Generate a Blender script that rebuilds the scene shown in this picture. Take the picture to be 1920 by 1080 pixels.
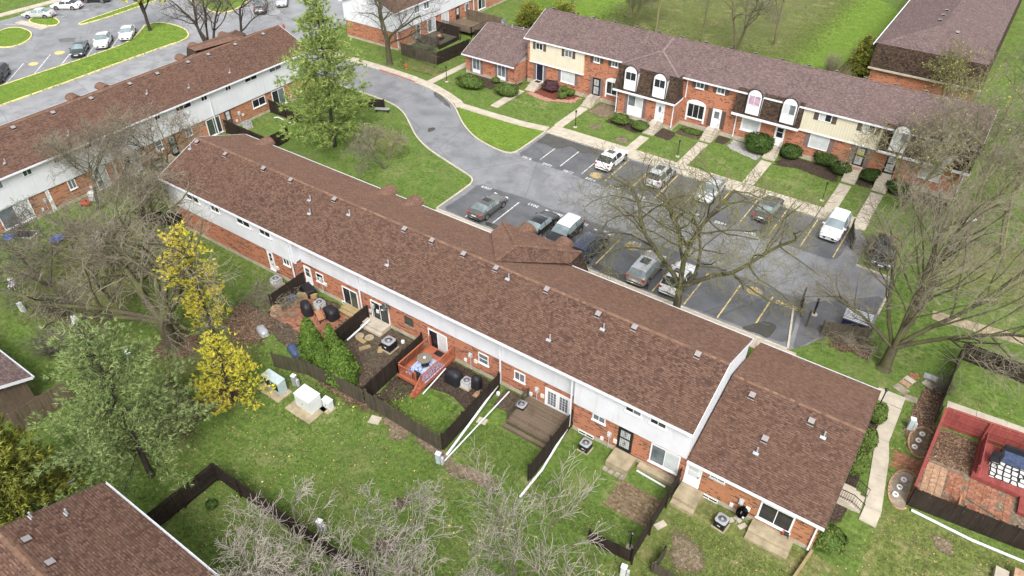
import bpy, math, random
import numpy as np
from mathutils import Vector, Matrix, Euler
# ---------------------------------------------------------------- camera, sky, sun, exposure
for o in list(bpy.data.objects): bpy.data.objects.remove(o)
S = bpy.context.scene
COL = S.collection
cam_d = bpy.data.cameras.new('camera'); cam = bpy.data.objects.new('camera', cam_d); COL.objects.link(cam)
cam_d.sensor_width = 36; cam_d.lens = 25.505; cam_d.clip_end = 2000; cam_d.clip_start = 0.5
cam.location = (0, 0, 40)
cam.rotation_euler = (math.radians(90-39.07), 0, math.radians(34.743))
S.camera = cam
W = bpy.data.worlds.new('World'); S.world = W; W.use_nodes = True
wn = W.node_tree; wn.nodes.clear()
sky = wn.nodes.new('ShaderNodeTexSky'); sky.sky_type = 'NISHITA'; sky.sun_disc = False
SUN_EL, SUN_AZ = 50, 142          # degrees; azimuth clockwise from +Y
sky.sun_elevation = math.radians(SUN_EL); sky.sun_rotation = math.radians(SUN_AZ)
sky.air_density = 1.0; sky.dust_density = 4.0; sky.ozone_density = 1.0
hs = wn.nodes.new('ShaderNodeHueSaturation'); hs.inputs['Saturation'].default_value = 0.22   # overcast: grey cloud light
bgn = wn.nodes.new('ShaderNodeBackground'); bgn.inputs[1].default_value = 0.15
wo = wn.nodes.new('ShaderNodeOutputWorld')
wn.links.new(sky.outputs[0], hs.inputs['Color']); wn.links.new(hs.outputs[0], bgn.inputs[0]); wn.links.new(bgn.outputs[0], wo.inputs[0])
sl = bpy.data.lights.new('sun', 'SUN'); sl.energy = 1.25; sl.angle = math.radians(20); sl.color = (1, .97, .93)
so = bpy.data.objects.new('sun', sl); COL.objects.link(so)
az = math.radians(SUN_AZ); el = math.radians(SUN_EL)
sd = Vector((math.sin(az)*math.cos(el), math.cos(az)*math.cos(el), math.sin(el)))
so.rotation_euler = sd.to_track_quat('Z', 'Y').to_euler()
S.view_settings.view_transform = 'Standard'; S.view_settings.look = 'None'
S.view_settings.gamma = 1; S.view_settings.use_curve_mapping = False; S.view_settings.exposure = 1.08
S.render.resolution_x = 1024; S.render.resolution_y = 576
rnd = random.Random(7)
# ---------------------------------------------------------------- material helpers
MATS = {}
class NT:
    def __init__(s, name):
        s.m = bpy.data.materials.new(name); s.m.use_nodes = True; s.t = s.m.node_tree
        s.t.nodes.clear(); s.out = s.t.nodes.new('ShaderNodeOutputMaterial')
        s.b = s.t.nodes.new('ShaderNodeBsdfPrincipled'); s.l(s.b.outputs[0], s.out.inputs[0])
        MATS[name] = s.m
    def l(s, a, b): s.t.links.new(a, b)
    def n(s, ty, **k):
        n = s.t.nodes.new('ShaderNode'+ty)
        for a, v in k.items(): setattr(n, a, v)
        return n
    def put(s, sock, v):
        if isinstance(v, bpy.types.NodeSocket): s.l(v, sock)
        elif isinstance(v, (tuple, list)): sock.default_value = tuple(v)+((1,) if len(v) == 3 and sock.type == 'RGBA' else ())
        else: sock.default_value = v
    def math(s, op, a, b=0.0, c=None):
        n = s.n('Math', operation=op); s.put(n.inputs[0], a); s.put(n.inputs[1], b)
        if c is not None: s.put(n.inputs[2], c)
        return n.outputs[0]
    def mix(s, f, a, b, mode='MIX'):
        n = s.n('MixRGB', blend_type=mode); s.put(n.inputs[0], f); s.put(n.inputs[1], a); s.put(n.inputs[2], b); return n.outputs[0]
    def pos(s): return s.n('NewGeometry').outputs['Position']
    def uv(s): return s.n('UVMap').outputs[0]
    def xyz(s, v):
        n = s.n('SeparateXYZ'); s.l(v, n.inputs[0]); return n.outputs
    def comb(s, x, y, z=0.0):
        n = s.n('CombineXYZ'); s.put(n.inputs[0], x); s.put(n.inputs[1], y); s.put(n.inputs[2], z); return n.outputs[0]
    def noise(s, v, scale, detail=3, rough=.55):
        n = s.n('TexNoise'); s.l(v, n.inputs['Vector']); n.inputs['Scale'].default_value = scale
        n.inputs['Detail'].default_value = detail; n.inputs['Roughness'].default_value = rough; return n.outputs[0]
    def white(s, v):
        n = s.n('TexWhiteNoise'); s.l(v, n.inputs['Vector']); return n.outputs[0]
    def ramp(s, f, stops, interp='LINEAR'):
        n = s.n('ValToRGB'); s.l(f, n.inputs[0]); r = n.color_ramp; r.interpolation = interp
        while len(r.elements) < len(stops): r.elements.new(.5)
        for e, (p, c) in zip(r.elements, stops): e.position = p; e.color = tuple(c)+(1,) if len(c) == 3 else c
        return n.outputs[0]
    def step(s, f, lo, hi):
        n = s.n('MapRange'); s.put(n.inputs[0], f); n.inputs[1].default_value = lo; n.inputs[2].default_value = hi; return n.outputs[0]
    def bump(s, h, strength=.5, dist=.02):
        n = s.n('Bump'); s.put(n.inputs['Height'], h); n.inputs['Strength'].default_value = strength; n.inputs['Distance'].default_value = dist
        s.l(n.outputs[0], s.b.inputs['Normal'])
    def fin(s, col, rough=.8, spec=.3, metal=0):
        s.put(s.b.inputs['Base Color'], col); s.put(s.b.inputs['Roughness'], rough)
        s.b.inputs['Specular IOR Level'].default_value = spec; s.b.inputs['Metallic'].default_value = metal
        return s.m
def sc(c, k): return tuple(min(1, x*k) for x in c)
def plain(name, col, rough=.7, spec=.3, metal=0, scale=3., amt=.25, bump=0):
    t = NT(name); p = t.pos(); n = t.noise(p, scale, 4)
    c = t.ramp(n, [(.25, sc(col, 1-amt)), (.75, sc(col, 1+amt))])
    if bump: t.bump(t.noise(p, scale*8, 3), bump, .01)
    return t.fin(c, rough, spec, metal)
def brick(name, a, b, dark):
    t = NT(name); x = t.xyz(t.uv()); u, v = x[0], x[1]
    row = t.math('FLOOR', t.math('DIVIDE', v, .076)); off = t.math('MULTIPLY', t.math('MODULO', row, 2.), .5)
    uu = t.math('ADD', t.math('DIVIDE', u, .225), off); cl = t.math('FLOOR', uu)
    w = t.white(t.comb(cl, row, 0.)); big = t.noise(t.comb(u, v, 0.), .35, 3)
    c = t.mix(w, a, b); c = t.mix(t.math('MULTIPLY', big, .55), c, sc(b, .8))
    # runs of dark flashed bricks, two or three stretchers long
    w2 = t.white(t.comb(t.math('FLOOR', t.math('DIVIDE', t.math('ADD', u, t.math('MULTIPLY', row, 1.37)), .62)), row, 3.))
    c = t.mix(t.math('GREATER_THAN', t.math('ADD', w2, t.math('MULTIPLY', big, .25)), 1.045), c, dark)
    c = t.mix(t.math('GREATER_THAN', w, .94), c, dark)
    fu = t.math('FRACT', uu); fv = t.math('FRACT', t.math('DIVIDE', v, .076))
    mort = t.math('MAXIMUM', t.math('LESS_THAN', fu, .045), t.math('LESS_THAN', fv, .14))
    c = t.mix(t.math('MULTIPLY', mort, .75), c, (.42, .35, .29))
    t.bump(t.math('SUBTRACT', 1., mort), .6, .01)
    return t.fin(c, .9, .2)
def shingle(name, cols, tab=.22, course=.165, weather=.5, dash=.6):
    t = NT(name); x = t.xyz(t.uv()); u, v = x[0], x[1]; p = t.pos()
    row = t.math('FLOOR', t.math('DIVIDE', v, course))
    uu = t.math('ADD', t.math('DIVIDE', u, tab), t.math('MULTIPLY', t.white(t.comb(row, 1., 1.)), 7.3)); cl = t.math('FLOOR', uu)
    w = t.white(t.comb(cl, row, 0.)); w2 = t.white(t.comb(cl, row, 5.))
    big = t.noise(p, .2, 5, .6); mid = t.noise(p, 1.1, 4, .6); streak = t.noise(t.comb(t.math('MULTIPLY', u, 1.1), t.math('MULTIPLY', v, .12), 0.), 1., 4, .6)
    f = t.math('ADD', t.math('MULTIPLY', w, .5), t.math('MULTIPLY', mid, .42))
    c = t.ramp(f, [(.2, cols[0]), (.42, cols[1]), (.6, cols[2]), (.85, cols[3])])
    c = t.mix(t.math('MULTIPLY', t.step(big, .40, .68), weather), c, cols[4])
    c = t.mix(t.math('MULTIPLY', t.step(streak, .5, .72), .3), c, sc(cols[0], 1.15)); c = t.mix(t.math('MULTIPLY', t.step(streak, .5, .28), .15), c, cols[3])
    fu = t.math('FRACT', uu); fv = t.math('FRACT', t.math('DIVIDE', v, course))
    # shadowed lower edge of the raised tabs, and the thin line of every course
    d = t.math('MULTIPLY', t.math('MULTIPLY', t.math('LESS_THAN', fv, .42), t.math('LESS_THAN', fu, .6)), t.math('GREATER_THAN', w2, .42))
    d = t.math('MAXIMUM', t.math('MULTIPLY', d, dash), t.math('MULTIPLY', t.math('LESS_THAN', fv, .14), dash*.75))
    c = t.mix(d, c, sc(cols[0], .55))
    c = t.mix(t.math('MULTIPLY', t.math('MULTIPLY', t.math('GREATER_THAN', w2, .86), t.math('GREATER_THAN', fv, .45)), .5), c, sc(cols[3], 1.25))
    g = t.white(t.comb(t.math('FLOOR', t.math('MULTIPLY', u, 45.)), t.math('FLOOR', t.math('MULTIPLY', v, 45.)), 0.)); c = t.mix(.14, c, t.comb(g, g, g), 'OVERLAY')
    t.bump(t.math('ADD', t.math('MULTIPLY', fv, -1.), t.math('MULTIPLY', w, .5)), .7, .012)
    return t.fin(c, .92, .15)
brick('brick', (.48, .19, .10), (.36, .125, .063), (.075, .038, .03))
brick('brick_orange', (.46, .195, .085), (.34, .13, .055), (.05, .03, .025))
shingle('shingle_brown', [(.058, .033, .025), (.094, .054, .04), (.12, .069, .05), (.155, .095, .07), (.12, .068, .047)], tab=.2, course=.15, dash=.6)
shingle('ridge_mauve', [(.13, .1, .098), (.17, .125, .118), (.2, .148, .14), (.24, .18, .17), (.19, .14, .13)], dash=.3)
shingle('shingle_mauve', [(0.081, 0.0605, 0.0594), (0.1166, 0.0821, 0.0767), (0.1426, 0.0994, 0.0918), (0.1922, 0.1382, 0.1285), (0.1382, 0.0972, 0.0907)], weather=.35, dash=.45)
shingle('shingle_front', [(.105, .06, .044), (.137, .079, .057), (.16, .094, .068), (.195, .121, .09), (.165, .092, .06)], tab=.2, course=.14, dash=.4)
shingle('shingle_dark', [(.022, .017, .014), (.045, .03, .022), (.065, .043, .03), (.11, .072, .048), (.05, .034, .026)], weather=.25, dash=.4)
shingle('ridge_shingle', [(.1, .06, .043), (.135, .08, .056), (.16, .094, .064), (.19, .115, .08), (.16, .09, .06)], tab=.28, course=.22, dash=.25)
def siding(name, col, pitch, vertical=False):
    t = NT(name); x = t.xyz(t.uv()); q = x[0] if vertical else x[1]
    f = t.math('FRACT', t.math('DIVIDE', q, pitch)); p = t.pos()
    c = t.ramp(t.noise(p, .8, 4), [(.3, sc(col, .9)), (.7, col)])
    c = t.mix(t.math('MULTIPLY', t.step(t.noise(p, .35, 5, .7), .5, .75), .3), c, sc(col, .74)); c = t.mix(t.math('MULTIPLY', t.step(t.noise(t.comb(t.math('MULTIPLY', x[0], 2.2), t.math('MULTIPLY', x[1], .22), 0.), 1., 5, .65), .52, .74), .38), c, (col[0]*.62, col[1]*.6, col[2]*.55))
    line = t.math('LESS_THAN', f, .1 if not vertical else .12)
    c = t.mix(t.math('MULTIPLY', line, .5), c, sc(col, .5))
    t.bump(t.math('SUBTRACT', f, line) if not vertical else t.math('SUBTRACT', 1., line), .35, .012)
    return t.fin(c, .55, .35)
siding('siding_white', (.66, .67, .70), .2); siding('siding_cream', (.62, .57, .44), .3, True); siding('siding_grey', (.62, .62, .64), .2)
plain('white_paint', (.70, .70, .70), .45, .4, 0, 2, .06); plain('white_metal', (.66, .67, .7), .35, .5, 0, 2, .08)
plain('brown_trim', (.075, .055, .045), .6); plain('shutter_brown', (.085, .06, .05), .6, .3, 0, 6, .15); plain('shutter_mauve', (.16, .115, .11), .6, .3, 0, 6, .15)
plain('concrete', (.40, .355, .285), .9, .2, 0, 1.2, .2, .2); plain('concrete_old', (.30, .25, .165), .9, .2, 0, 1.6, .35, .3)
plain('foundation', (.36, .32, .25), .9, .2, 0, 2, .3)
plain('galvanised', (.40, .41, .43), .45, .5, .4, 4, .15); plain('vent_cap', (.27, .245, .24), .5, .4, .2, 4, .12); plain('grey_plastic', (.42, .43, .43), .5, .4, 0, 4, .15)
plain('black_metal', (.012, .012, .014), .4, .5); plain('black_cover', (.012, .012, .015), .55, .4, 0, 5, .4, .4); plain('dark_void', (.01, .01, .012), .9)
plain('navy_paint', (.012, .016, .05), .4, .5)
def wood(name, a, b, rough=.85, scl=1.):
    t = NT(name); p = t.pos(); oi = t.n('ObjectInfo').outputs['Random']
    x = t.xyz(p); v = t.comb(t.math('MULTIPLY', x[0], 9.), t.math('MULTIPLY', x[1], 9.), t.math('ADD', t.math('MULTIPLY', x[2], 1.1), t.math('MULTIPLY', oi, 30.)))
    n = t.noise(v, scl, 4, .6); c = t.ramp(n, [(.25, a), (.75, b)])
    c = t.mix(t.math('MULTIPLY', oi, .5), c, sc(b, 1.25)); c = t.mix(t.math('MULTIPLY', t.step(t.noise(p, .9, 4), .5, .75), .5), c, sc(a, .6))
    t.bump(n, .4, .01); return t.fin(c, rough, .2)
wood('fence_dark', (.012, .009, .007), (.034, .025, .019)); wood('fence_grey', (.040, .036, .026), (.085, .072, .05)); wood('fence_green', (.035, .036, .020), (.075, .07, .042))
wood('deck_brown', (.075, .055, .038), (.15, .112, .08)); wood('cedar_red', (.24, .072, .037), (.36, .12, .065), .6); wood('barn_red', (.15, .032, .028), (.26, .068, .058), .7)
wood('timber', (.20, .15, .075), (.33, .25, .13)); wood('bench_wood', (.25, .12, .07), (.36, .18, .1), .6)
def glassy(name, col, rough=.06, amt=.3):
    t = NT(name); p = t.pos(); c = t.ramp(t.noise(p, 1.3, 2), [(.3, sc(col, 1-amt)), (.7, sc(col, 1+amt))]); return t.fin(c, rough, .6)
glassy('glass_dark', (.018, .020, .024)); glassy('glass_grey', (.12, .135, .15)); glassy('glass_curtain', (.48, .5, .5), .12, .12); glassy('glass_green', (.055, .07, .055)); glassy('glass_pink', (.42, .28, .36), .12)
glassy('glass_car', (.025, .032, .036), .04); glassy('glass_carlight', (.16, .2, .21), .04)
# ground covers
def grass(name, a, b, dry, soil, k=1.0, soft=False):
    t = NT(name); p = t.pos(); fine = t.noise(p, 3.2, 9, .8); mid = t.noise(p, .8, 6, .68); big = t.noise(p, .1, 4, .55); tiny = t.noise(p, 13., 4, .75)
    f = t.math('ADD', t.math('ADD', t.math('MULTIPLY', fine, .55), t.math('MULTIPLY', mid, .25)), t.math('MULTIPLY', tiny, .2))
    c = t.ramp(f, [(.34, sc(a, .38)), (.44, sc(a, .85)), (.52, b), (.60, sc(b, 1.45)), (.68, dry)])
    c = t.mix(t.math('MULTIPLY', t.step(big, .42, .66), .6), c, t.mix(f, sc(a, .7), sc(b, 1.15)))
    yel = t.step(t.noise(p, .33, 6, .7), .5, .72); c = t.mix(t.math('MULTIPLY', yel, .45*min(1, k)), c, t.mix(fine, sc(dry, .45), sc(dry, 1.0)))
    dm = t.math('MULTIPLY', t.step(t.math('ADD', t.math('MULTIPLY', mid, .6), t.math('MULTIPLY', t.noise(p, .27, 5, .65), .6)), .64, .8), min(1., k))
    c = t.mix(t.math('MULTIPLY', dm, t.step(fine, .35, .6)), c, dry)
    sm = t.math('MULTIPLY', t.step(t.noise(p, .42, 7, .75), .62, .70), min(1., k*.8)); c = t.mix(sm, c, t.mix(tiny, sc(soil, .6), sc(soil, 1.3)))
    t.bump(f, 1., .09); m = t.fin(c, .95, .1)
    if soft: soften(t, p)
    return m
def soften(t, p):
    """ragged, thinning edge where one ground cover gives way to the next"""
    at = t.n('Attribute', attribute_name='fade').outputs['Fac']; f = t.step(t.math('ADD', at, t.math('MULTIPLY', t.math('SUBTRACT', t.noise(p, 1.7, 7, .75), .5), 1.7)), .3, .62)
    tr = t.n('BsdfTransparent'); mx = t.n('MixShader'); t.l(f, mx.inputs[0]); t.l(tr.outputs[0], mx.inputs[1]); t.l(t.b.outputs[0], mx.inputs[2]); t.l(mx.outputs[0], t.out.inputs[0])
grass('lawn', (.07, .112, .025), (.105, .16, .034), (.24, .21, .11), (.13, .10, .068), .85)
grass('lawn_worn', (.085, .11, .032), (.125, .152, .04), (.27, .22, .125), (.14, .11, .075), 1.35)
grass('worn_patch', (.085, .105, .034), (.12, .14, .042), (.26, .205, .12), (.14, .105, .072), 1.3, True); grass('green_patch', (.07, .12, .022), (.105, .17, .03), (.2, .2, .08), (.1, .09, .05), .3, True)
grass('lawn_lush', (.09, .15, .022), (.128, .2, .03), (.22, .22, .08), (.12, .125, .05), .35)
def litter(name, cols, scale=9., soft=False):
    t = NT(name); p = t.pos(); n = t.n('TexVoronoi'); t.l(p, n.inputs['Vector']); n.inputs['Scale'].default_value = scale
    r = t.xyz(n.outputs['Color'])[0]; c = t.ramp(r, [(.1, cols[0]), (.4, cols[1]), (.7, cols[2]), (.95, cols[3])])
    c = t.mix(t.math('MULTIPLY', t.noise(p, .9, 4), .6), c, cols[0]); t.bump(t.math('ADD', r, n.outputs['Distance']), .8, .04); m = t.fin(c, .95, .1)
    if soft: soften(t, p)
    return m
litter('mulch', [(.035, .025, .02), (.06, .042, .032), (.09, .062, .046), (.13, .1, .08)], 18, True)
litter('leaf_litter', [(.06, .04, .028), (.12, .075, .05), (.19, .115, .075), (.30, .21, .14)], 11, True)
litter('red_mulch', [(.10, .03, .02), (.15, .045, .03), (.2, .065, .045), (.26, .1, .07)], 17, True); litter('red_gravel', [(.3, .14, .1), (.38, .2, .15), (.46, .28, .21), (.55, .38, .3)], 15, True)
litter('white_gravel', [(.2, .19, .17), (.33, .32, .3), (.46, .45, .43), (.6, .59, .57)], 15, True); litter('soil', [(.06, .045, .033), (.085, .064, .046), (.11, .085, .06), (.15, .12, .085)], 8, True)
litter('dirt', [(.13, .1, .07), (.17, .13, .09), (.21, .16, .11), (.27, .21, .15)], 6, True)
def asphalt(name, col, wet=.5):
    t = NT(name); p = t.pos(); fine = t.noise(p, 14, 4, .7); big = t.noise(p, .12, 5, .6); st = t.noise(p, .45, 5, .65)
    c = t.ramp(fine, [(.3, sc(col, .8)), (.7, sc(col, 1.2))]); c = t.mix(t.step(st, .46, .68), c, sc(col, .62))
    c = t.mix(t.math('MULTIPLY', t.step(big, .5, .68), .6), c, sc(col, 1.4)); c = t.mix(t.math('MULTIPLY', t.step(t.noise(p, 1.6, 6, .72), .52, .66), .25), c, sc(col, 1.4))
    vr = t.n('TexVoronoi', feature='DISTANCE_TO_EDGE'); t.l(p, vr.inputs['Vector']); vr.inputs['Scale'].default_value = .13
    c = t.mix(t.math('MULTIPLY', t.math('LESS_THAN', t.math('ADD', vr.outputs['Distance'], t.math('MULTIPLY', fine, .012)), .012), .6), c, sc(col, .35))
    v2 = t.n('TexVoronoi', feature='DISTANCE_TO_EDGE'); dp = t.n('MixRGB'); dp.inputs[0].default_value = .12; t.l(p, dp.inputs[1]); nz = t.n('TexNoise'); nz.inputs['Scale'].default_value = .8; t.l(p, nz.inputs['Vector']); t.l(nz.outputs['Color'], dp.inputs[2]); t.l(dp.outputs[0], v2.inputs['Vector']); v2.inputs['Scale'].default_value = .42
    c = t.mix(t.math('MULTIPLY', t.math('MULTIPLY', t.math('LESS_THAN', v2.outputs['Distance'], .014), t.step(t.noise(p, .25, 3), .48, .6)), .55), c, sc(col, .4))
    sp = t.n('TexVoronoi'); t.l(p, sp.inputs['Vector']); sp.inputs['Scale'].default_value = .55; c = t.mix(t.math('MULTIPLY', t.math('MULTIPLY', t.step(t.math('ADD', sp.outputs['Distance'], t.math('MULTIPLY', fine, .2)), .42, .22), t.math('GREATER_THAN', t.xyz(sp.outputs['Color'])[0], .6)), .5), c, sc(col, .38))
    c = t.mix(.22, c, t.ramp(t.noise(p, 30, 2, .8), [(.35, sc(col, .3)), (.65, sc(col, 2.))]))
    wetm = t.step(t.math('ADD', t.math('MULTIPLY', big, .5), t.math('MULTIPLY', st, .5)), .40, .58)
    c = t.mix(t.math('MULTIPLY', wetm, .45), c, sc(col, .42))
    rr = t.n('MapRange'); t.l(wetm, rr.inputs[0]); rr.inputs[3].default_value = .62; rr.inputs[4].default_value = .62-.5*wet
    t.bump(fine, .15, .01); return t.fin(c, rr.outputs[0], .5)
asphalt('asphalt', (.205, .208, .216), .5); asphalt('asphalt_road', (.25, .252, .258), .4); asphalt('asphalt_dark', (.112, .114, .12), .66)
plain('puddle', (.05, .046, .036), .04, .6, 0, 1, .3)
def paint(name, col, wear=False):
    t = NT(name); p = t.pos(); c = t.mix(t.step(t.noise(p, 2.6, 6, .8), .42 if wear else .5, .6), col, (.16, .16, .165)); return t.fin(c, .6, .3)
paint('paint_white', (.62, .62, .6)); paint('paint_yellow', (.62, .47, .16)); paint('paint_gold', (.46, .33, .1), True); paint('kerb_yellow', (.72, .6, .25)); paint('kerb_red', (.4, .15, .11))
litter('kerb', [(.42, .38, .3), (.46, .42, .33), (.5, .45, .36), (.54, .5, .41)], 3)
litter('paver', [(.13, .09, .055), (.17, .12, .075), (.2, .15, .095), (.25, .2, .13)], 6); litter('paver_red', [(.22, .095, .055), (.27, .12, .075), (.32, .15, .1), (.36, .2, .14)], 6)
litter('paver_tan', [(.3, .19, .12), (.35, .22, .14), (.4, .26, .17), (.44, .3, .2)], 5); litter('flagstone', [(.2, .17, .13), (.25, .21, .16), (.3, .26, .2), (.36, .3, .24)], 4)
# plants
def foliage(name, cols, rough=.75, trans=.0):
    t = NT(name); r = t.n('NewGeometry').outputs['Random Per Island']; p = t.pos()
    f = t.math('ADD', t.math('MULTIPLY', r, .6), t.math('MULTIPLY', t.noise(p, .55, 3), .4)); k = len(cols)
    c = t.ramp(f, [(.15+.7*i/(k-1), cc) for i, cc in enumerate(cols)]); return t.fin(c, rough, .2)
foliage('needles_pine', [(.09, .15, .04), (.16, .23, .055), (.26, .33, .085), (.37, .42, .14)])
foliage('needles_blue', [(.08, .12, .04), (.14, .195, .065), (.21, .27, .095), (.3, .34, .14)])
foliage('needles_gold', [(.2, .25, .03), (.42, .4, .04), (.6, .52, .06), (.68, .54, .11)])
foliage('needles_orange', [(.22, .27, .035), (.45, .42, .045), (.6, .5, .065), (.66, .5, .11)])
foliage('needles_olive', [(.06, .08, .02), (.125, .145, .026), (.22, .23, .035), (.33, .32, .06)])
foliage('arbor', [(.03, .06, .01), (.055, .1, .014), (.085, .14, .02), (.12, .175, .03)])
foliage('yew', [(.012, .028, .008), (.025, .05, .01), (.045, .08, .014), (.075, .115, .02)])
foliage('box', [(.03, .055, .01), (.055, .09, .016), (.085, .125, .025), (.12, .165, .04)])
foliage('purple_leaf', [(.03, .014, .016), (.05, .022, .026), (.075, .035, .04), (.1, .055, .055)])
foliage('spring_leaf', [(.17, .2, .035), (.26, .28, .05), (.36, .36, .08), (.42, .38, .12)])
foliage('dead_leaf', [(.16, .085, .05), (.24, .14, .08), (.33, .21, .12), (.42, .33, .16)]); foliage('yellow_leaf', [(.5, .4, .06), (.6, .48, .08), (.55, .5, .15), (.62, .55, .2)])
foliage('weed_leaf', [(.09, .2, .02), (.13, .28, .03), (.2, .36, .06), (.25, .42, .1)])
def bark(name, a, b, moss=None):
    t = NT(name); p = t.pos(); x = t.xyz(p); v = t.comb(t.math('MULTIPLY', x[0], 4.), t.math('MULTIPLY', x[1], 4.), x[2])
    c = t.ramp(t.noise(v, 1.6, 5, .65), [(.3, a), (.7, b)])
    if moss: c = t.mix(t.step(t.noise(p, .8, 4), .42, .62), c, moss)
    t.bump(t.noise(v, 5, 4), .6, .03); return t.fin(c, .9, .15)
bark('bark_oak', (.045, .038, .027), (.10, .085, .056), (.085, .09, .036)); bark('bark_grey', (.075, .066, .053), (.15, .132, .108)); bark('bark_dark', (.028, .023, .019), (.065, .054, .043))
bark('bark_pale', (.19, .165, .14), (.32, .285, .25)); bark('bark_tan', (.135, .118, .085), (.24, .21, .155)); bark('bark_olive', (.095, .085, .05), (.19, .17, .095), (.15, .15, .062))
def carpaint(name, col, rough=.22, metal=.0):
    t = NT(name); p = t.pos(); c = t.ramp(t.noise(p, 2, 3), [(.3, sc(col, .92)), (.7, sc(col, 1.05))]); m = t.fin(c, rough, .5, metal)
    t.b.inputs['Coat Weight'].default_value = .6; t.b.inputs['Coat Roughness'].default_value = .05; return m
carpaint('car_white', (.68, .68, .69)); carpaint('car_silver', (.5, .51, .52), .3, .3); carpaint('car_black', (.012, .012, .014)); carpaint('car_blue', (.025, .032, .06)); carpaint('car_green', (.02, .035, .03))
carpaint('car_grey', (.11, .105, .1), .25, .3); carpaint('car_bronze', (.27, .245, .215), .28, .3); carpaint('car_charcoal', (.06, .062, .068), .28, .2)
plain('tyre', (.018, .018, .018), .85); plain('rim', (.5, .5, .52), .3, .5, .7); plain('taillight', (.35, .012, .015), .15, .6); plain('headlight', (.6, .62, .64), .1, .6); plain('plate', (.6, .6, .58), .5)
plain('red_plastic', (.5, .03, .02), .5, .4); plain('blue_plastic', (.05, .13, .42), .5, .4); plain('hydrant_red', (.4, .08, .03), .5); plain('copper', (.35, .14, .08), .4, .5, .3); plain('terracotta', (.4, .14, .07), .8)
t = NT('rug_blue'); n_ = t.noise(t.pos(), 5, 3); t.fin(t.ramp(n_, [(.42, (.07, .12, .3)), (.5, (.55, .62, .75)), (.58, (.1, .16, .38)), (.66, (.6, .66, .78))]), .9)
t = NT('rug_bw'); v_ = t.n('TexVoronoi', feature='DISTANCE_TO_EDGE'); t.l(t.pos(), v_.inputs['Vector']); v_.inputs['Scale'].default_value = 2.4; v_.inputs['Randomness'].default_value = .35
t.fin(t.ramp(v_.outputs['Distance'], [(.09, (.02, .02, .025)), (.12, (.5, .49, .46))], 'CONSTANT'), .9)
plain('wicker', (.16, .14, .11), .8, .3, 0, 12, .4); plain('transformer', (.55, .57, .55), .45, .4, 0, 2, .08); plain('pedestal_green', (.36, .43, .43), .5, .4, 0, 3, .12)
plain('utility_beige', (.62, .6, .53), .5); plain('tarp_blue', (.05, .07, .13), .5, .4, 0, 6, .5, .5); plain('ac_beige', (.5, .5, .49), .5, .4)
# ---------------------------------------------------------------- mesh helpers
WL = {}
def mk(name, V, F, mat=None, parent=None, smooth=False, uv=True):
    """V (n,3) world or local coordinates, F list of index tuples or (m,k) array"""
    V = np.asarray(V, dtype=np.float64).reshape(-1, 3)
    if parent is not None: V = V-np.array(WL.get(parent.name, (0, 0, 0)))
    me = bpy.data.meshes.new(name)
    if isinstance(F, np.ndarray): m, k = F.shape; loops = F.ravel(); tot = np.full(m, k, dtype=np.int32)
    else: tot = np.array([len(f) for f in F], dtype=np.int32); loops = np.array([i for f in F for i in f], dtype=np.int32); m = len(F)
    st = np.concatenate(([0], np.cumsum(tot)[:-1])).astype(np.int32)
    me.vertices.add(len(V)); me.vertices.foreach_set('co', V.astype(np.float32).ravel())
    me.loops.add(len(loops)); me.loops.foreach_set('vertex_index', loops.astype(np.int32))
    me.polygons.add(m); me.polygons.foreach_set('loop_start', st); me.polygons.foreach_set('loop_total', tot)
    me.polygons.foreach_set('use_smooth', np.full(m, bool(smooth)))
    me.update(calc_edges=True)
    if uv and m < 60000:
        nrm = np.zeros(m*3, dtype=np.float32); me.polygons.foreach_get('normal', nrm); nrm = nrm.reshape(-1, 3)
        U = np.stack([-nrm[:, 1], nrm[:, 0], np.zeros(m)], 1); ln = np.linalg.norm(U, axis=1); flat = ln < .02
        U[flat] = (1, 0, 0); ln[flat] = 1; U = U/ln[:, None]; Vv = np.cross(nrm, U)
        Vv[flat] = (0, 1, 0)
        fi = np.repeat(np.arange(m), tot); P = V[loops]
        if parent is not None: P = P+np.array(WL.get(parent.name, (0, 0, 0)))
        uvl = me.uv_layers.new(name='UVMap')
        uvl.data.foreach_set('uv', np.stack([(P*U[fi]).sum(1), (P*Vv[fi]).sum(1)], 1).astype(np.float32).ravel())
    if mat: me.materials.append(MATS[mat])
    o = bpy.data.objects.new(name, me); COL.objects.link(o)
    if parent is not None: o.parent = parent; WL[o.name] = WL.get(parent.name, (0, 0, 0))
    return o
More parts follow.
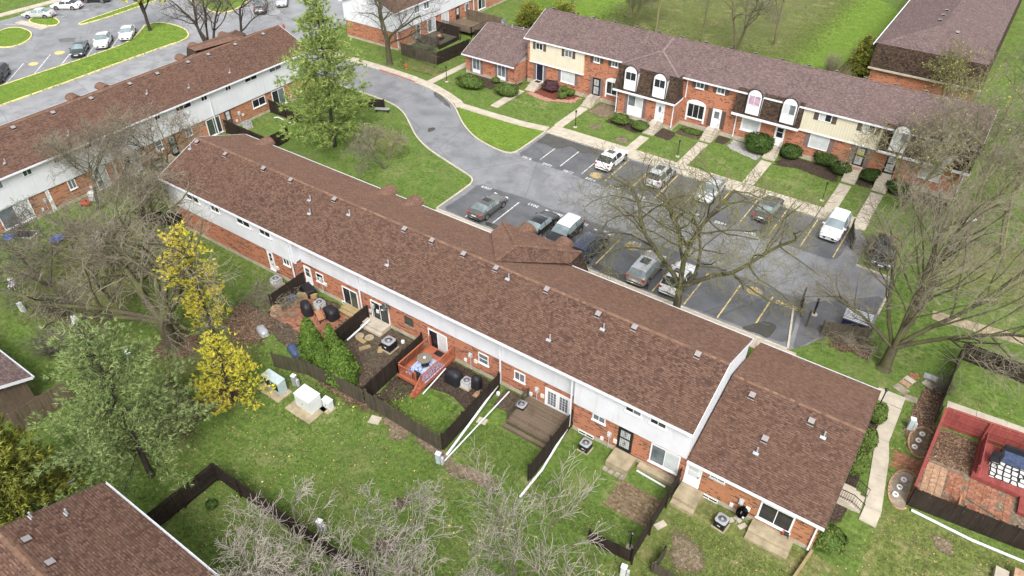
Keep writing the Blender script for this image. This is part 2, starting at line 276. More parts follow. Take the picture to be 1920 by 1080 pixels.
class MB:
    def __init__(s): s.v = []; s.f = []
    def add(s, V, F):
        b = len(s.v); s.v.extend([tuple(p) for p in V]); s.f.extend([tuple(i+b for i in f) for f in F]); return s
    def box(s, x0, y0, z0, x1, y1, z1):
        x0, x1 = min(x0, x1), max(x0, x1); y0, y1 = min(y0, y1), max(y0, y1); z0, z1 = min(z0, z1), max(z0, z1)
        return s.add([(x0, y0, z0), (x1, y0, z0), (x1, y1, z0), (x0, y1, z0), (x0, y0, z1), (x1, y0, z1), (x1, y1, z1), (x0, y1, z1)],
                     [(0, 3, 2, 1), (4, 5, 6, 7), (0, 1, 5, 4), (1, 2, 6, 5), (2, 3, 7, 6), (3, 0, 4, 7)])
    def obox(s, c, size, rz=0, rx=0, ry=0):
        R = Euler((rx, ry, rz)).to_matrix(); h = [q/2 for q in size]
        P = [Vector(c)+R@Vector((sx*h[0], sy*h[1], sz*h[2])) for sz in (-1, 1) for sx, sy in ((-1, -1), (1, -1), (1, 1), (-1, 1))]
        return s.add(P, [(0, 3, 2, 1), (4, 5, 6, 7), (0, 1, 5, 4), (1, 2, 6, 5), (2, 3, 7, 6), (3, 0, 4, 7)])
    def beam(s, p0, p1, w, h):
        p0, p1 = Vector(p0), Vector(p1); d = (p1-p0); L = d.length; d.normalize()
        sd = d.cross(Vector((0, 0, 1)));  sd = Vector((1, 0, 0)) if sd.length < 1e-4 else sd.normalized(); up = sd.cross(d)
        P = [q+sd*a*w/2+up*b*h/2 for q in (p0, p1) for a, b in ((-1, -1), (1, -1), (1, 1), (-1, 1))]
        return s.add(P, [(0, 1, 2, 3), (7, 6, 5, 4), (0, 4, 5, 1), (1, 5, 6, 2), (2, 6, 7, 3), (3, 7, 4, 0)])
    def tube(s, pts, r, n=8, caps=True):
        pts = [Vector(p) for p in pts]; rs = r if isinstance(r, (list, tuple)) else [r]*len(pts); b = len(s.v)
        for i, p in enumerate(pts):
            d = (pts[min(i+1, len(pts)-1)]-pts[max(i-1, 0)]).normalized(); a = d.orthogonal().normalized() if abs(d.z) > .95 else d.cross(Vector((0, 0, 1))).normalized(); c = d.cross(a)
            for k in range(n):
                t = 2*math.pi*k/n; s.v.append(tuple(p+a*math.cos(t)*rs[i]+c*math.sin(t)*rs[i]))
        for i in range(len(pts)-1):
            for k in range(n): s.f.append((b+i*n+k, b+i*n+(k+1) % n, b+(i+1)*n+(k+1) % n, b+(i+1)*n+k))
        if caps: s.f.append(tuple(b+k for k in range(n-1, -1, -1))); s.f.append(tuple(b+(len(pts)-1)*n+k for k in range(n)))
        return s
    def lathe(s, prof, c=(0, 0, 0), n=16, sx=1, sy=1, caps=True):
        b = len(s.v); c = Vector(c)
        for r, z in prof:
            for k in range(n): t = 2*math.pi*k/n; s.v.append((c.x+r*sx*math.cos(t), c.y+r*sy*math.sin(t), c.z+z))
        for i in range(len(prof)-1):
            for k in range(n): s.f.append((b+i*n+k, b+i*n+(k+1) % n, b+(i+1)*n+(k+1) % n, b+(i+1)*n+k))
        if caps: s.f.append(tuple(b+k for k in range(n-1, -1, -1))); s.f.append(tuple(b+(len(prof)-1)*n+k for k in range(n)))
        return s
    def prism(s, poly, z0, z1):
        n = len(poly); a = sum(poly[i][0]*poly[(i+1) % n][1]-poly[(i+1) % n][0]*poly[i][1] for i in range(n))
        if a < 0: poly = poly[::-1]
        return s.add([(x, y, z0) for x, y in poly]+[(x, y, z1) for x, y in poly], [tuple(range(n-1, -1, -1)), tuple(range(n, 2*n))]+[(i, (i+1) % n, n+(i+1) % n, n+i) for i in range(n)])
    def extr(s, poly3, d):
        """closed planar polygon (3D) extruded by vector d"""
        n = len(poly3); d = Vector(d); return s.add([Vector(p) for p in poly3]+[Vector(p)+d for p in poly3], [tuple(range(n-1, -1, -1)), tuple(range(n, 2*n))]+[(i, (i+1) % n, n+(i+1) % n, n+i) for i in range(n)])
    def build(s, name, mat, parent=None, smooth=False): return mk(name, s.v, s.f, mat, parent, smooth)
def tag(o, label, cat, group=None):
    o['label'] = label; o['category'] = cat
    if group: o['group'] = group
    return o
def thing(name, label, cat, loc=(0, 0, 0), rz=None, group=None):
    """Empty at a thing's base; without rz its parts are given in world coordinates, with rz in its own"""
    o = bpy.data.objects.new(name, None); COL.objects.link(o); o.empty_display_size = .3
    o.location = loc; o.rotation_euler = (0, 0, rz or 0); WL[o.name] = tuple(loc) if rz is None else (0, 0, 0)
    return tag(o, label, cat, group)
def struct(o): o['kind'] = 'structure'; return o
def clone(o, parent=None):
    c = o.copy(); COL.objects.link(c); c.parent = parent
    for ch in o.children: clone(ch, c)
    return c
def place(proto, loc, rz=0, label=None, first=False, scale=None):
    o = proto if first else clone(proto)
    o.location = loc; o.rotation_euler = (0, 0, rz)
    if scale: o.scale = scale
    if label: o['label'] = label
    return o
def piece(src, name, loc, rz=0, parent=None, scale=None):
    """one more piece sharing the mesh of src"""
    o = bpy.data.objects.new(name, src.data); COL.objects.link(o)
    off = WL.get(parent.name, (0, 0, 0)) if parent is not None else (0, 0, 0)
    o.parent = parent; o.location = (loc[0]-off[0], loc[1]-off[1], loc[2]-off[2]); o.rotation_euler = (0, 0, rz)
    if scale: o.scale = scale
    return o
def densify(poly, step=.6, jit=0., seed=0, closed=True):
    r = random.Random(seed); out = []; n = len(poly)
    for i in range(n if closed else n-1):
        a, b = poly[i], poly[(i+1) % n]; L = math.hypot(b[0]-a[0], b[1]-a[1]); k = max(1, int(L/step))
        for j in range(k):
            t = j/k; out.append((a[0]+(b[0]-a[0])*t+r.uniform(-jit, jit), a[1]+(b[1]-a[1])*t+r.uniform(-jit, jit)))
    if not closed: out.append(poly[-1])
    return out
def smooth_poly(p, it=2, closed=True):
    for _ in range(it):
        q = []; n = len(p)
        for i in range(n if closed else n-1):
            a, b = p[i], p[(i+1) % n]; q += [(a[0]*.75+b[0]*.25, a[1]*.75+b[1]*.25), (a[0]*.25+b[0]*.75, a[1]*.25+b[1]*.75)]
        p = q if closed else [p[0]]+q+[p[-1]]
    return p
def sheet(name, poly, z, mat, parent=None):
    from mathutils.geometry import tessellate_polygon
    n = len(poly); a = sum(poly[i][0]*poly[(i+1) % n][1]-poly[(i+1) % n][0]*poly[i][1] for i in range(n))
    if a < 0: poly = poly[::-1]
    tr = tessellate_polygon([[Vector((x, y, 0)) for x, y in poly]]); F = []
    for i, j, k in tr:
        (ax, ay), (bx, by), (cx, cy) = poly[i], poly[j], poly[k]
        F.append((i, j, k) if (bx-ax)*(cy-ay)-(cx-ax)*(by-ay) > 0 else (i, k, j))
    return mk(name, [(x, y, z) for x, y in poly], F, mat, parent)
def kerb_line(name, pts, mat='kerb', w=.16, h=.13, parent=None, side=1, z=0., closed=False):
    """kerb along a polyline, its width laid on the given side"""
    n = len(pts); V = []; F = []
    for i, p in enumerate(pts):
        if closed: a, b = pts[i-1], pts[(i+1) % n]
        else: a, b = pts[max(i-1, 0)], pts[min(i+1, n-1)]
        dx, dy = b[0]-a[0], b[1]-a[1]; L = math.hypot(dx, dy) or 1; nx, ny = -dy/L*side, dx/L*side
        V += [(p[0], p[1], z-.05), (p[0], p[1], z+h), (p[0]+nx*w, p[1]+ny*w, z+h), (p[0]+nx*w, p[1]+ny*w, z-.05)]
    for i in range(n if closed else n-1):
        a, b = i*4, ((i+1) % n)*4
        for k in range(3): F.append((a+k, b+k, b+k+1, a+k+1) if side < 0 else (a+k+1, b+k+1, b+k, a+k))
    if not closed: F += [(0, 1, 2, 3), (n*4-1, n*4-2, n*4-3, n*4-4)]
    return mk(name, V, F, mat, parent)
# ---------------------------------------------------------------- setting: ground, roads, kerbs, paths
struct(mk('ground', [(-420, -120, 0), (240, -120, 0), (240, 420, 0), (-420, 420, 0)], [(0, 1, 2, 3)], 'lawn'))
drive_up = [(-84, 69.4), (-74.4, 69.4), (-68.6, 69.4), (-65, 69.2), (-60.7, 68.6), (-58.1, 67.8), (-55.5, 66.7), (-53.3, 64.9), (-51, 62.9), (-47.9, 61), (-45.3, 60.25), (-43.2, 59.95), (-42.1, 60.1), (-41.6, 60.7), (-41.5, 61.6), (-41.5, 66.9)]
isl = [(-41.5, 46.6), (-41.5, 51.6), (-41.6, 52.7), (-42.2, 53.5), (-43.8, 54.0), (-47.6, 55), (-50.6, 55.9), (-53.6, 57.4), (-57.1, 60.1), (-59, 61.4), (-61.5, 62.4), (-65.3, 62.7), (-84, 62.7)]
right_edge = [(-5.3, 66.9), (-4.4, 65.5), (-4.2, 61.1), (-1.2, 60.9), (-.9, 59), (-.9, 51), (-3.6, 50), (-4.6, 48), (-5.6, 46.6)]
lot_poly = isl[::-1]+right_edge[::-1]+drive_up[::-1]
lot = struct(sheet('parking_lot', lot_poly, .012, 'asphalt'))
struct(sheet('road', [(-134, -20), (-87.5, -20), (-87.5, 62.7), (-84, 62.7), (-84, 69.4), (-87.5, 69.4), (-87.5, 150), (-134, 150)], .008, 'asphalt_road'))
struct(sheet('parking_bays', densify([(-133.5, -20), (-108.2, -20), (-108.2, 55.5), (-113, 61), (-118, 68), (-133.5, 68)], 3, .05), .016, 'asphalt'))
kerb = struct(kerb_line('kerb', smooth_poly(drive_up, 2, False), side=1))
for nm, pts, sd_, m in (('kerb', smooth_poly(isl, 2, False), 1, 'kerb'), ('kerb', [(-41.5, 66.9), (-24, 66.9), (-5.6, 66.9)], 1, 'kerb'),
                        ('kerb', [(-41.5, 46.6), (-24, 46.6), (-5.8, 46.6)], -1, 'kerb'), ('kerb', [(-5.7, 46.7), (-6.9, 51.8)], 1, 'kerb'), ('kerb', [(-4.2, 60.9), (-1.3, 60.7)], 1, 'kerb'), ('kerb', [(-.9, 58.8), (-1, 55)], 1, 'kerb')):
    struct(kerb_line(nm, pts, m, side=sd_))
struct(kerb_line('painted_kerb', [(-70.5, 69.37), (-66.5, 69.27), (-63.5, 69.0)], 'kerb_red', .17, .135, side=1))
# grass islands of the west parking lot, each with its kerb
wi = [(-102.0, -20), (-102.0, 40), (-102.4, 50), (-102.6, 58), (-102.3, 60.5), (-103.2, 62.6), (-106, 64.0), (-109.5, 64.3), (-112.6, 63.6), (-113.2, 61.6), (-111.3, 59.4), (-108.6, 56), (-108.2, 50), (-108.3, 36), (-108.4, -20)]
for q in (smooth_poly(wi, 1), smooth_poly([(-129.5, 47), (-127.5, 44.2), (-123, 43.2), (-120.8, 44.6), (-121.2, 47.2), (-123.6, 49.4), (-127.0, 50.0), (-129.5, 49.2)], 2), smooth_poly([(-131, 52.5), (-129, 51.6), (-125.2, 52.4), (-124.4, 53.8), (-126, 55), (-131, 55.6)], 2),
          smooth_poly([(-121.4, 55.6), (-122.7, 55.9), (-123.2, 62), (-124.5, 72), (-122.5, 72), (-121.2, 62)], 2), smooth_poly([(-131, 70), (-121, 72.5), (-115.5, 73.5), (-109.8, 71.2), (-107.2, 72.6), (-107.5, 75.5), (-112, 84), (-131, 88)], 2)):
    struct(sheet('grass_island', q, .11, 'lawn_lush')); struct(kerb_line('kerb', q, 'kerb_yellow', .17, .14, side=-1 if sum(q[i][0]*q[(i+1) % len(q)][1]-q[(i+1) % len(q)][0]*q[i][1] for i in range(len(q))) < 0 else 1, closed=True))
struct(sheet('lawn', smooth_poly(densify([(-84, 62.5), (-65.3, 62.5), (-61.5, 62.2), (-59, 61.2), (-57.1, 59.9), (-53.6, 57.2), (-50.6, 55.6), (-47.6, 54.8), (-43.8, 53.8), (-41.9, 52.5), (-41.7, 46.9), (-41.7, 42), (-71, 42), (-71, 61), (-84, 61)], 2.5), 1), .006, 'lawn'))
struct(sheet('lawn', [(-41.7, 67.6), (-45, 67.6), (-50, 67.4), (-55, 67.2), (-53.2, 65.3), (-51, 63.2), (-47.9, 61.3), (-43.5, 60.4), (-41.9, 61.5)], .006, 'lawn_lush'))
struct(sheet('lawn', smooth_poly([(-70, 92), (-68, 150), (-16, 150), (-16, 92)], 1), .004, 'lawn_lush'))
struct(sheet('lawn', smooth_poly(densify([(-8.5, 10), (4.2, 10), (4.2, 29.8), (-7.2, 29.8)], 2, .25, 4), 1), .006, 'lawn_worn'))
struct(sheet('lawn', smooth_poly(densify([(3.6, 10), (14, 10), (14, 36.6), (4.2, 36.6), (4.1, 30)], 2, .25, 5), 1), .005, 'lawn_worn'))
# concrete pavements, slab by slab
def slabs(name, pts, w, step, mat='concrete', z=.1, side=1, gap=.02, seed=0, z0=-.03):
    """pavement of separate slabs along a polyline of its kerb-side edge"""
    r = random.Random(seed); d = densify(pts, step, 0, closed=False); t = None; n = len(d); nor = []
    for i in range(n):
        a, b = d[max(i-1, 0)], d[min(i+1, n-1)]; dx, dy = b[0]-a[0], b[1]-a[1]; L = math.hypot(dx, dy); nor.append((-dy/L*side, dx/L*side))
    root = bpy.data.objects.new(name, None); COL.objects.link(root); root.location = (d[0][0], d[0][1], 0); WL[root.name] = (d[0][0], d[0][1], 0); struct(root)
    for i in range(n-1):
        a, b = d[i], d[i+1]; ex, ey = b[0]-a[0], b[1]-a[1]; L = math.hypot(ex, ey); gx, gy = ex/L*gap/2, ey/L*gap/2
        dz = r.uniform(-.008, .008)
        q = [(a[0]+gx, a[1]+gy), (b[0]-gx, b[1]-gy), (b[0]+nor[i+1][0]*w-gx, b[1]+nor[i+1][1]*w-gy), (a[0]+nor[i][0]*w+gx, a[1]+nor[i][1]*w+gy)]
        MB().prism(q, z0, z+dz).build('slab', mat, root)
    return root
slabs('sidewalk', [(-84, 69.56), (-74.4, 69.56), (-68.6, 69.56), (-65, 69.36), (-60.7, 68.76), (-58.1, 67.96), (-55.4, 66.9), (-54.4, 66.1)], 1.15, 1.5, seed=1)
slabs('sidewalk', [(-54.6, 66.3), (-50, 66.35), (-45, 66.5), (-41.6, 67.07)], 1.15, 1.5, seed=2)
slabs('sidewalk', [(-41.5, 67.07), (-5.0, 67.07)], 1.9, 1.5, seed=3)
slabs('sidewalk', [(-41.5, 46.42), (-5.0, 46.42)], 1.3, 1.5, side=-1, seed=4)
slabs('garden_path', [(1.2, 46.4), (3.1, 46.4)], 1.3, 1.0, side=-1, seed=5, z=.06)
slabs('garden_path', [(3.1, 45.0), (3.05, 41.4), (3.4, 39.9), (3.85, 36.4), (4.0, 35.2), (3.95, 33.9)], 1.0, 1.25, side=-1, seed=6, z=.07)
slabs('footpath', [(2.9, 57.0), (9.6, 57.75), (30, 60)], 1.2, 1.6, 'concrete_old', seed=7, z=.04)
slabs('footpath', [(5.75, 46.9), (9.6, 47.15), (16, 47.6)], 1.0, 1.5, seed=8, z=.05)
slabs('footpath', [(11.5, 63.5), (8, 110)], 1.6, 2.0, seed=9, z=.04)
slabs('footpath', [(-135.8, 20), (-135.8, 49), (-135.2, 70)], 1.6, 2.0, seed=10, z=.1); slabs('footpath', [(-131, 50.3), (-124.5, 51.2)], 1.3, 1.6, seed=11, z=.1); slabs('footpath', [(-152, 62), (-136, 60)], 1.4, 1.6, seed=12, z=.05)
# walks from the pavement up to the front doors of the far row
for i, (x, yt, w) in enumerate([(-50.6, 75.0, 1.15), (-41.1, 75.2, 1.15), (-31.3, 72.5, 1.15), (-25.0, 74.9, 1.15), (-17.5, 74.9, 1.2), (-8.9, 74.8, 1.2), (-5.7, 74.8, 1.2)]):
    slabs('front_walk', [(x-w/2, 68.99), (x-w/2, yt)], w, 1.5, side=-1, seed=20+i, z=.09)
slabs('front_walk', [(-61.6, 69.9), (-61.2, 80)], 1.1, 1.5, side=1, seed=31, z=.07)
# planting beds and bare patches
def bed(poly, mat, z=.008, seed=1, jit=.12, name='planting_bed', inner=.72):
    """bare ground whose edge thins out into the grass"""
    q = smooth_poly(densify(poly, .7, jit, seed), 1); n = len(q); cx, cy = sum(a for a, b in q)/n, sum(b for a, b in q)/n; V = []
    rj = random.Random(seed+99)
    for k in (1.08, inner): V += [(cx+(x-cx)*k, cy+(y-cy)*k, z+rj.uniform(0, .0012)) for x, y in q]
    a = sum(q[i][0]*q[(i+1) % n][1]-q[(i+1) % n][0]*q[i][1] for i in range(n)); V.append((cx, cy, z)); F = []
    for i in range(n):
        j = (i+1) % n; F += [(i, j, n+j, n+i), (n+i, n+j, 2*n)]
    if a < 0: F = [tuple(reversed(f)) for f in F]
    o = mk(name, V, F, mat); at = o.data.attributes.new('fade', 'FLOAT', 'POINT'); at.data.foreach_set('value', np.array([0.]*n+[1.]*(n+1), dtype=np.float32)); return struct(o)
bed([(-60.2, 75.9), (-60.2, 73.6), (-56, 72.9), (-51.6, 73.2), (-51.4, 77.6), (-52.1, 75.9)], 'mulch', .012)
bed([(-49.6, 77.7), (-49.9, 74.6), (-46.5, 73.9), (-42.6, 75.6), (-42.4, 77.8)], 'red_gravel', .012); bed([(-49.4, 77.8), (-49.6, 75.6), (-46, 74.9), (-43.4, 76.4), (-43, 77.9)], 'red_mulch', .018)
bed([(-51.3, 77.7), (-51.5, 74.7), (-51.2, 74.0), (-51.2, 77.8)], 'red_mulch', .016)
bed([(-40.2, 77.8), (-40.3, 74.5), (-37.2, 74), (-37.0, 77.9)], 'dirt', .012); bed([(-36.9, 75.8), (-37.4, 73.4), (-33, 72.6), (-32, 73), (-31.9, 75.8)], 'mulch', .014)
bed([(-30.7, 75.8), (-30.7, 73.4), (-28.5, 73.3), (-28.4, 75.2), (-29.2, 75.9)], 'mulch', .014); bed([(-28.9, 77.8), (-29, 75.4), (-25.7, 75.4), (-25.6, 77.8)], 'soil', .012)
bed([(-24.3, 77.9), (-24.2, 75.9), (-22.8, 76), (-22.8, 77.9)], 'mulch', .012); bed([(-22.8, 77.9), (-22.6, 75.6), (-18.3, 74.3), (-18.2, 77.8)], 'white_gravel', .011)
bed([(-16.8, 77.8), (-16.8, 74.6), (-14.5, 75.3), (-9.7, 74.6), (-9.7, 77.8)], 'mulch', .012); bed([(-8.2, 77.8), (-8.2, 75.6), (-6.5, 75.6), (-6.4, 77.8)], 'mulch', .012); bed([(-5, 77.8), (-5, 75.5), (1, 75.5), (1, 77.8)], 'mulch', .012)
bed([(-34.3, 70.3), (-33.6, 69.6), (-32.1, 69.9), (-32.4, 71.1), (-33.6, 71.2)], 'dirt', .010, 3); bed([(-38.3, 71.5), (-37.5, 70.7), (-36.6, 71.5), (-37, 72.4)], 'dirt', .010, 4)
# trampled and leaf-covered ground at the back of the near row
for pts, m, sdv in ([(-36.5, 24), (-34, 22.5), (-30, 22.2), (-25.8, 23.3), (-26, 24.6), (-31, 24.4), (-35.8, 26.6)], 'leaf_litter', 1), ([(-28, 23.4), (-25.6, 21.6), (-24.3, 22.4), (-25, 24.4)], 'dirt', 2), \
        ([(-25.2, 23.0), (-20, 21.8), (-16.4, 22.6), (-16.4, 23.5), (-20, 23.0), (-25, 24)], 'dirt', 3), ([(-47, 26.3), (-45.5, 23), (-42, 21), (-40, 23), (-41.5, 27)], 'leaf_litter', 4), ([(-41, 19.0), (-39.2, 15.7), (-36.8, 16.6), (-37.4, 19.4)], 'leaf_litter', 5), \
        ([(-22.3, 18.3), (-21.4, 17.6), (-20.5, 18.4), (-21.2, 19.2)], 'soil', 6), ([(-21.2, 15.6), (-20, 14.8), (-18.9, 15.7), (-20, 16.9)], 'soil', 7), ([(-6.4, 26.5), (-5.6, 24.3), (-4, 24.2), (-3, 25.4), (-4.6, 26.9)], 'dirt', 8), \
        ([(7.8, 32.4), (9.3, 30.2), (10.8, 31.6), (9.4, 33.4)], 'soil', 9), ([(6.6, 35.5), (7.2, 34.5), (8.4, 34.2), (8.2, 35.6)], 'dirt', 10), ([(-.4, 51.8), (-3.4, 50.2), (-3.4, 48.5), (.5, 49)], 'leaf_litter', 11):
    bed(pts, m, .010+sdv*.0016, sdv, .25, 'bare_patch', .4)
bed([(-43, 29.9), (-43.0, 25.0), (-35.6, 23.6), (-35.5, 30.5)], 'soil', .012, 12, .05, inner=.9); bed([(-35.3, 30.5), (-35.2, 23.4), (-29.6, 23.5), (-29.6, 30.5)], 'soil', .014, 13, .05, inner=.92); bed([(-29.3, 30.5), (-29.2, 24), (-27.6, 24.6), (-26.6, 27.2), (-24.4, 27.6), (-22.6, 27.0), (-22.2, 30.5)], 'mulch', .012, 14, .08, inner=.85)
bed([(-21.7, 30.5), (-21.6, 28.4), (-19.9, 28.6), (-19.8, 30.5)], 'soil', .012, 18, .08, inner=.7)
for pts, m, sdv in (([(-50.5, 24), (-49, 17), (-44, 15), (-39, 17.5), (-38.4, 22), (-42, 26.5)], 'worn_patch', 21), ([(-70, 26), (-69, 16), (-58, 12), (-50, 17), (-52, 23), (-60, 24.5)], 'worn_patch', 22), ([(-48.2, 20.6), (-47.5, 17.6), (-44.6, 17.4), (-43.6, 19.4), (-45, 21.6)], 'leaf_litter', 23), ([(-44, 17), (-42, 12), (-37, 13), (-37, 17)], 'soil', 24), ([(-53, 34), (-60, 34), (-60, 42), (-53, 42)], 'worn_patch', 25), ([(-60.5, 56), (-57, 51), (-51, 51), (-51, 54), (-57, 58.5)], 'worn_patch', 26),
                    ([(-28.5, 27), (-27.5, 24), (-23, 24), (-22.5, 26.6), (-25, 27.5)], 'green_patch', 29), ([(0, 60), (12, 62), (14, 75), (2, 72)], 'worn_patch', 30), ([(-72, 76), (-70, 71.5), (-60, 71.5), (-62, 75)], 'worn_patch', 31), ([(-60, 150), (-60, 95), (-30, 93), (-20, 100), (-20, 150)], 'worn_patch', 32)):
    bed(pts, m, .0072+(sdv-20)*.0003 if m != 'leaf_litter' else .03, sdv, .5, 'ground_patch', .35)
bed([(3.6, 45.5), (3.4, 43), (4.2, 41.2), (5.5, 41.2), (5.5, 49.5), (4.2, 50)], 'leaf_litter', .012, 15, .15); bed([(5.7, 44.8), (5.7, 41.6), (8.2, 41.6), (8.2, 44.9)], 'leaf_litter', .013, 16, .03, inner=.95); bed([(5.5, 41.6), (5.4, 37.2), (13.4, 37.7), (13.4, 41.5)], 'dirt', .0135, 33, .03, inner=.95)
bed([(1.4, 44.8), (1.4, 31.5), (2.2, 33), (2.2, 41), (2.1, 44.8)], 'mulch', .012, 17, .1)
# ---------------------------------------------------------------- parking lot: bay lines and numbers
CL = (-38.48, -35.86, -33.08, -30.26, -27.3, -24.35, -21.4, -18.45, -15.5, -12.4, -9.33, -6.3)
for x in CL:
    q = MB().prism([(x-.05, 61.0), (x+.05, 61.0), (x+.05, 66.6), (x-.05, 66.6)], .016, .019).build('bay_line', 'paint_white' if x < -32 else 'paint_yellow', lot)
AL = (-38.3, -35.4, -32.5, -29.6, -26.7, -23.8, -20.8, -17.8, -14.8, -11.8, -8.9)
for x in AL:
    MB().prism([(x-.06, 47.0), (x+.06, 47.0), (x+.06, 52.3), (x-.06, 52.3)], .016, .019).build('bay_line', 'paint_white' if x < -34 else 'paint_yellow', lot)
def slant(x, y, a, L, w=.12):
    c, q = math.cos(a), math.sin(a); MB().prism([(x, y), (x+c*L, y+q*L), (x+c*L-q*w, y+q*L+c*w), (x-q*w, y+c*w)], .020, .023).build('bay_line', 'paint_white', lot)
for k in range(-6, 6): slant(-108.6, 37.7+3.82*k, math.radians(135), 7)
for k in range(-2, 5): slant(-131.8, 53.2+4.2*k, math.radians(36), 5.5)
def stencil(txt, x, y, rz, mat, size=.55):
    c = bpy.data.curves.new('bay_number', 'FONT'); c.body = txt; c.size = size; c.align_x = 'CENTER'; c.align_y = 'CENTER'; c.space_character = 1.15; c.offset = .012
    tmp = bpy.data.objects.new('tmp', c); COL.objects.link(tmp); dg = bpy.context.evaluated_depsgraph_get(); me = bpy.data.meshes.new_from_object(tmp.evaluated_get(dg)); bpy.data.objects.remove(tmp)
    me.materials.clear(); me.materials.append(MATS[mat]); o = bpy.data.objects.new('bay_number', me); COL.objects.link(o); o.parent = lot; o.location = (x, y, .019); o.rotation_euler = (0, 0, rz); return o
for i, (tx, x) in enumerate([('2076', -39.9), ('2075', -37.2), ('2077', -34.5), ('2074', -31.7), ('2074', -28.8), ('2078', -25.8), ('2079', -22.9), ('2080', -19.9), ('2081', -17), ('2082', -14)]):
    stencil(tx, x, 60.45, 0, 'paint_white' if x > -36 or x < -39 else 'paint_white')
for tx, x in (('2068', -39.8), ('2063', -33.9), ('2064', -31), ('2065', -28.1), ('2066', -25.2), ('2067', -22.3)): stencil(tx, x, 52.7, math.pi, 'paint_white')
stencil('20040', -7.55, 51.9, math.pi, 'paint_yellow', .7)
for (x, y), r in (((-31.56,61.54), .75), ((-10.47,52.14), .7), ((-22.29,52.05), .75), ((-112.2, 43.2), .7), ((-113.2, 47.6), .8)):
    MB().lathe([(r, 0), (r, .003)], (x, y, .02), 28, 1, .85).build('painted_spot', 'paint_gold' if y < 100 and x > -60 else 'paint_yellow', lot)
MB().prism([(-94.5, 47.8), (-93.4, 51.5), (-92.6, 51.3), (-93.7, 47.6)], .012, .016).build('painted_bar', 'paint_gold', lot)
for pts, sdv in (([(-41.2, 66.7), (-41.2, 64.0), (-39.8, 64.6), (-38.6, 64.0), (-37.2, 65.6), (-35.6, 64.9), (-33.8, 65.7), (-32.5, 66.7)], 1), ([(-36, 46.9), (-36, 47.7), (-33, 47.6), (-31, 48.1), (-31, 46.9)], 2), ([(-18, 46.9), (-18.5, 47.8), (-24, 47.9), (-24, 46.9)], 3), ([(-7.4, 46.9), (-7.2, 49), (-8.6, 48.8), (-9.8, 47)], 4)):
    struct(sheet('puddle', smooth_poly(densify(pts, .8, .15, sdv), 2), .0215, 'puddle'))
for pts, sdv in (([(-60, 68.2), (-57, 67.2), (-54.5, 65.4), (-56, 66), (-59, 67.4)], 5), ([(-53.8, 59.5), (-52.9, 58.9), (-52.5, 60), (-53.3, 60.3)], 6), ([(-118.6, 50.5), (-117, 50), (-115.4, 51.3), (-116.8, 52.3), (-118, 51.6)], 7)):
    struct(sheet('puddle', smooth_poly(densify(pts, .8, .2, sdv), 2), .0275, 'puddle'))
struct(sheet('asphalt_patch', smooth_poly(densify([(-41.2, 60.4), (-30, 60.1), (-6, 60.4), (-5.6, 66.7), (-41.2, 66.7)], 2, .2, 3), 1), .0145, 'asphalt_dark'))
struct(sheet('asphalt_patch', smooth_poly(densify([(-41, 46.9), (-6, 46.9), (-6.5, 53.4), (-24, 53.6), (-41, 53)], 2, .2, 3), 1), .0145, 'asphalt_dark')); struct(sheet('asphalt_patch', smooth_poly(densify([(-5.4, 46.8), (-6.4, 53), (-1.1, 58), (-1.1, 51.2), (-4, 50), (-5, 47.5)], 2, .1, 3), 1), .0145, 'asphalt_dark'))
# ---------------------------------------------------------------- buildings
class FB(MB):
    """mesh in a facade frame: x along the wall, y into the building, z up; rot turns it a quarter so that the facade looks along +X"""
    def __init__(s, rot=False): super().__init__(); s.rot = rot
    def build(s, name, mat, parent=None, smooth=False):
        V = [(-y, x, z) for x, y, z in s.v] if s.rot else s.v
        return mk(name, V, s.f, mat, parent, smooth)
def window(b, s0, z1, s1, z0, t, rot=False, n=2, pane='glass_dark', frame='white_paint', fw=.07, sill='white_paint', horiz=False, name='window', sash=True):
    if s0 > s1: s0, s1 = s1, s0
    f = FB(rot)
    f.box(s0, t-.06, z0, s0+fw, t+.02, z1); f.box(s1-fw, t-.06, z0, s1, t+.02, z1); f.box(s0+fw, t-.06, z1-fw, s1-fw, t+.02, z1); f.box(s0+fw, t-.06, z0, s1-fw, t+.02, z0+fw)
    cuts = [s0+fw+(s1-s0-2*fw)*i/n for i in range(n+1)] if not horiz else [z0+fw+(z1-z0-2*fw)*i/n for i in range(n+1)]
    for c in cuts[1:-1]:
        if horiz: f.box(s0+fw, t-.05, c-.025, s1-fw, t+.02, c+.025)
        else: f.box(c-.025, t-.05, z0+fw, c+.025, t+.02, z1-fw)
    w = f.build(name, frame, b)
    ps = pane if isinstance(pane, (list, tuple)) else [pane]*n
    for i in range(n):
        a = (s0+fw, cuts[i]+.025*(i > 0), s1-fw, cuts[i+1]-.025*(i < n-1)) if horiz else (cuts[i]+.025*(i > 0), z0+fw, cuts[i+1]-.025*(i < n-1), z1-fw)
        FB(rot).box(a[0], t-.022-.012*(i % 2), a[1], a[2], t+.01, a[3]).build('pane', ps[i % len(ps)], w)
    if sill: FB(rot).box(s0-.06, t-.11, z0-.08, s1+.06, t+.01, z0-.004).build('sill', sill, w)
    return w
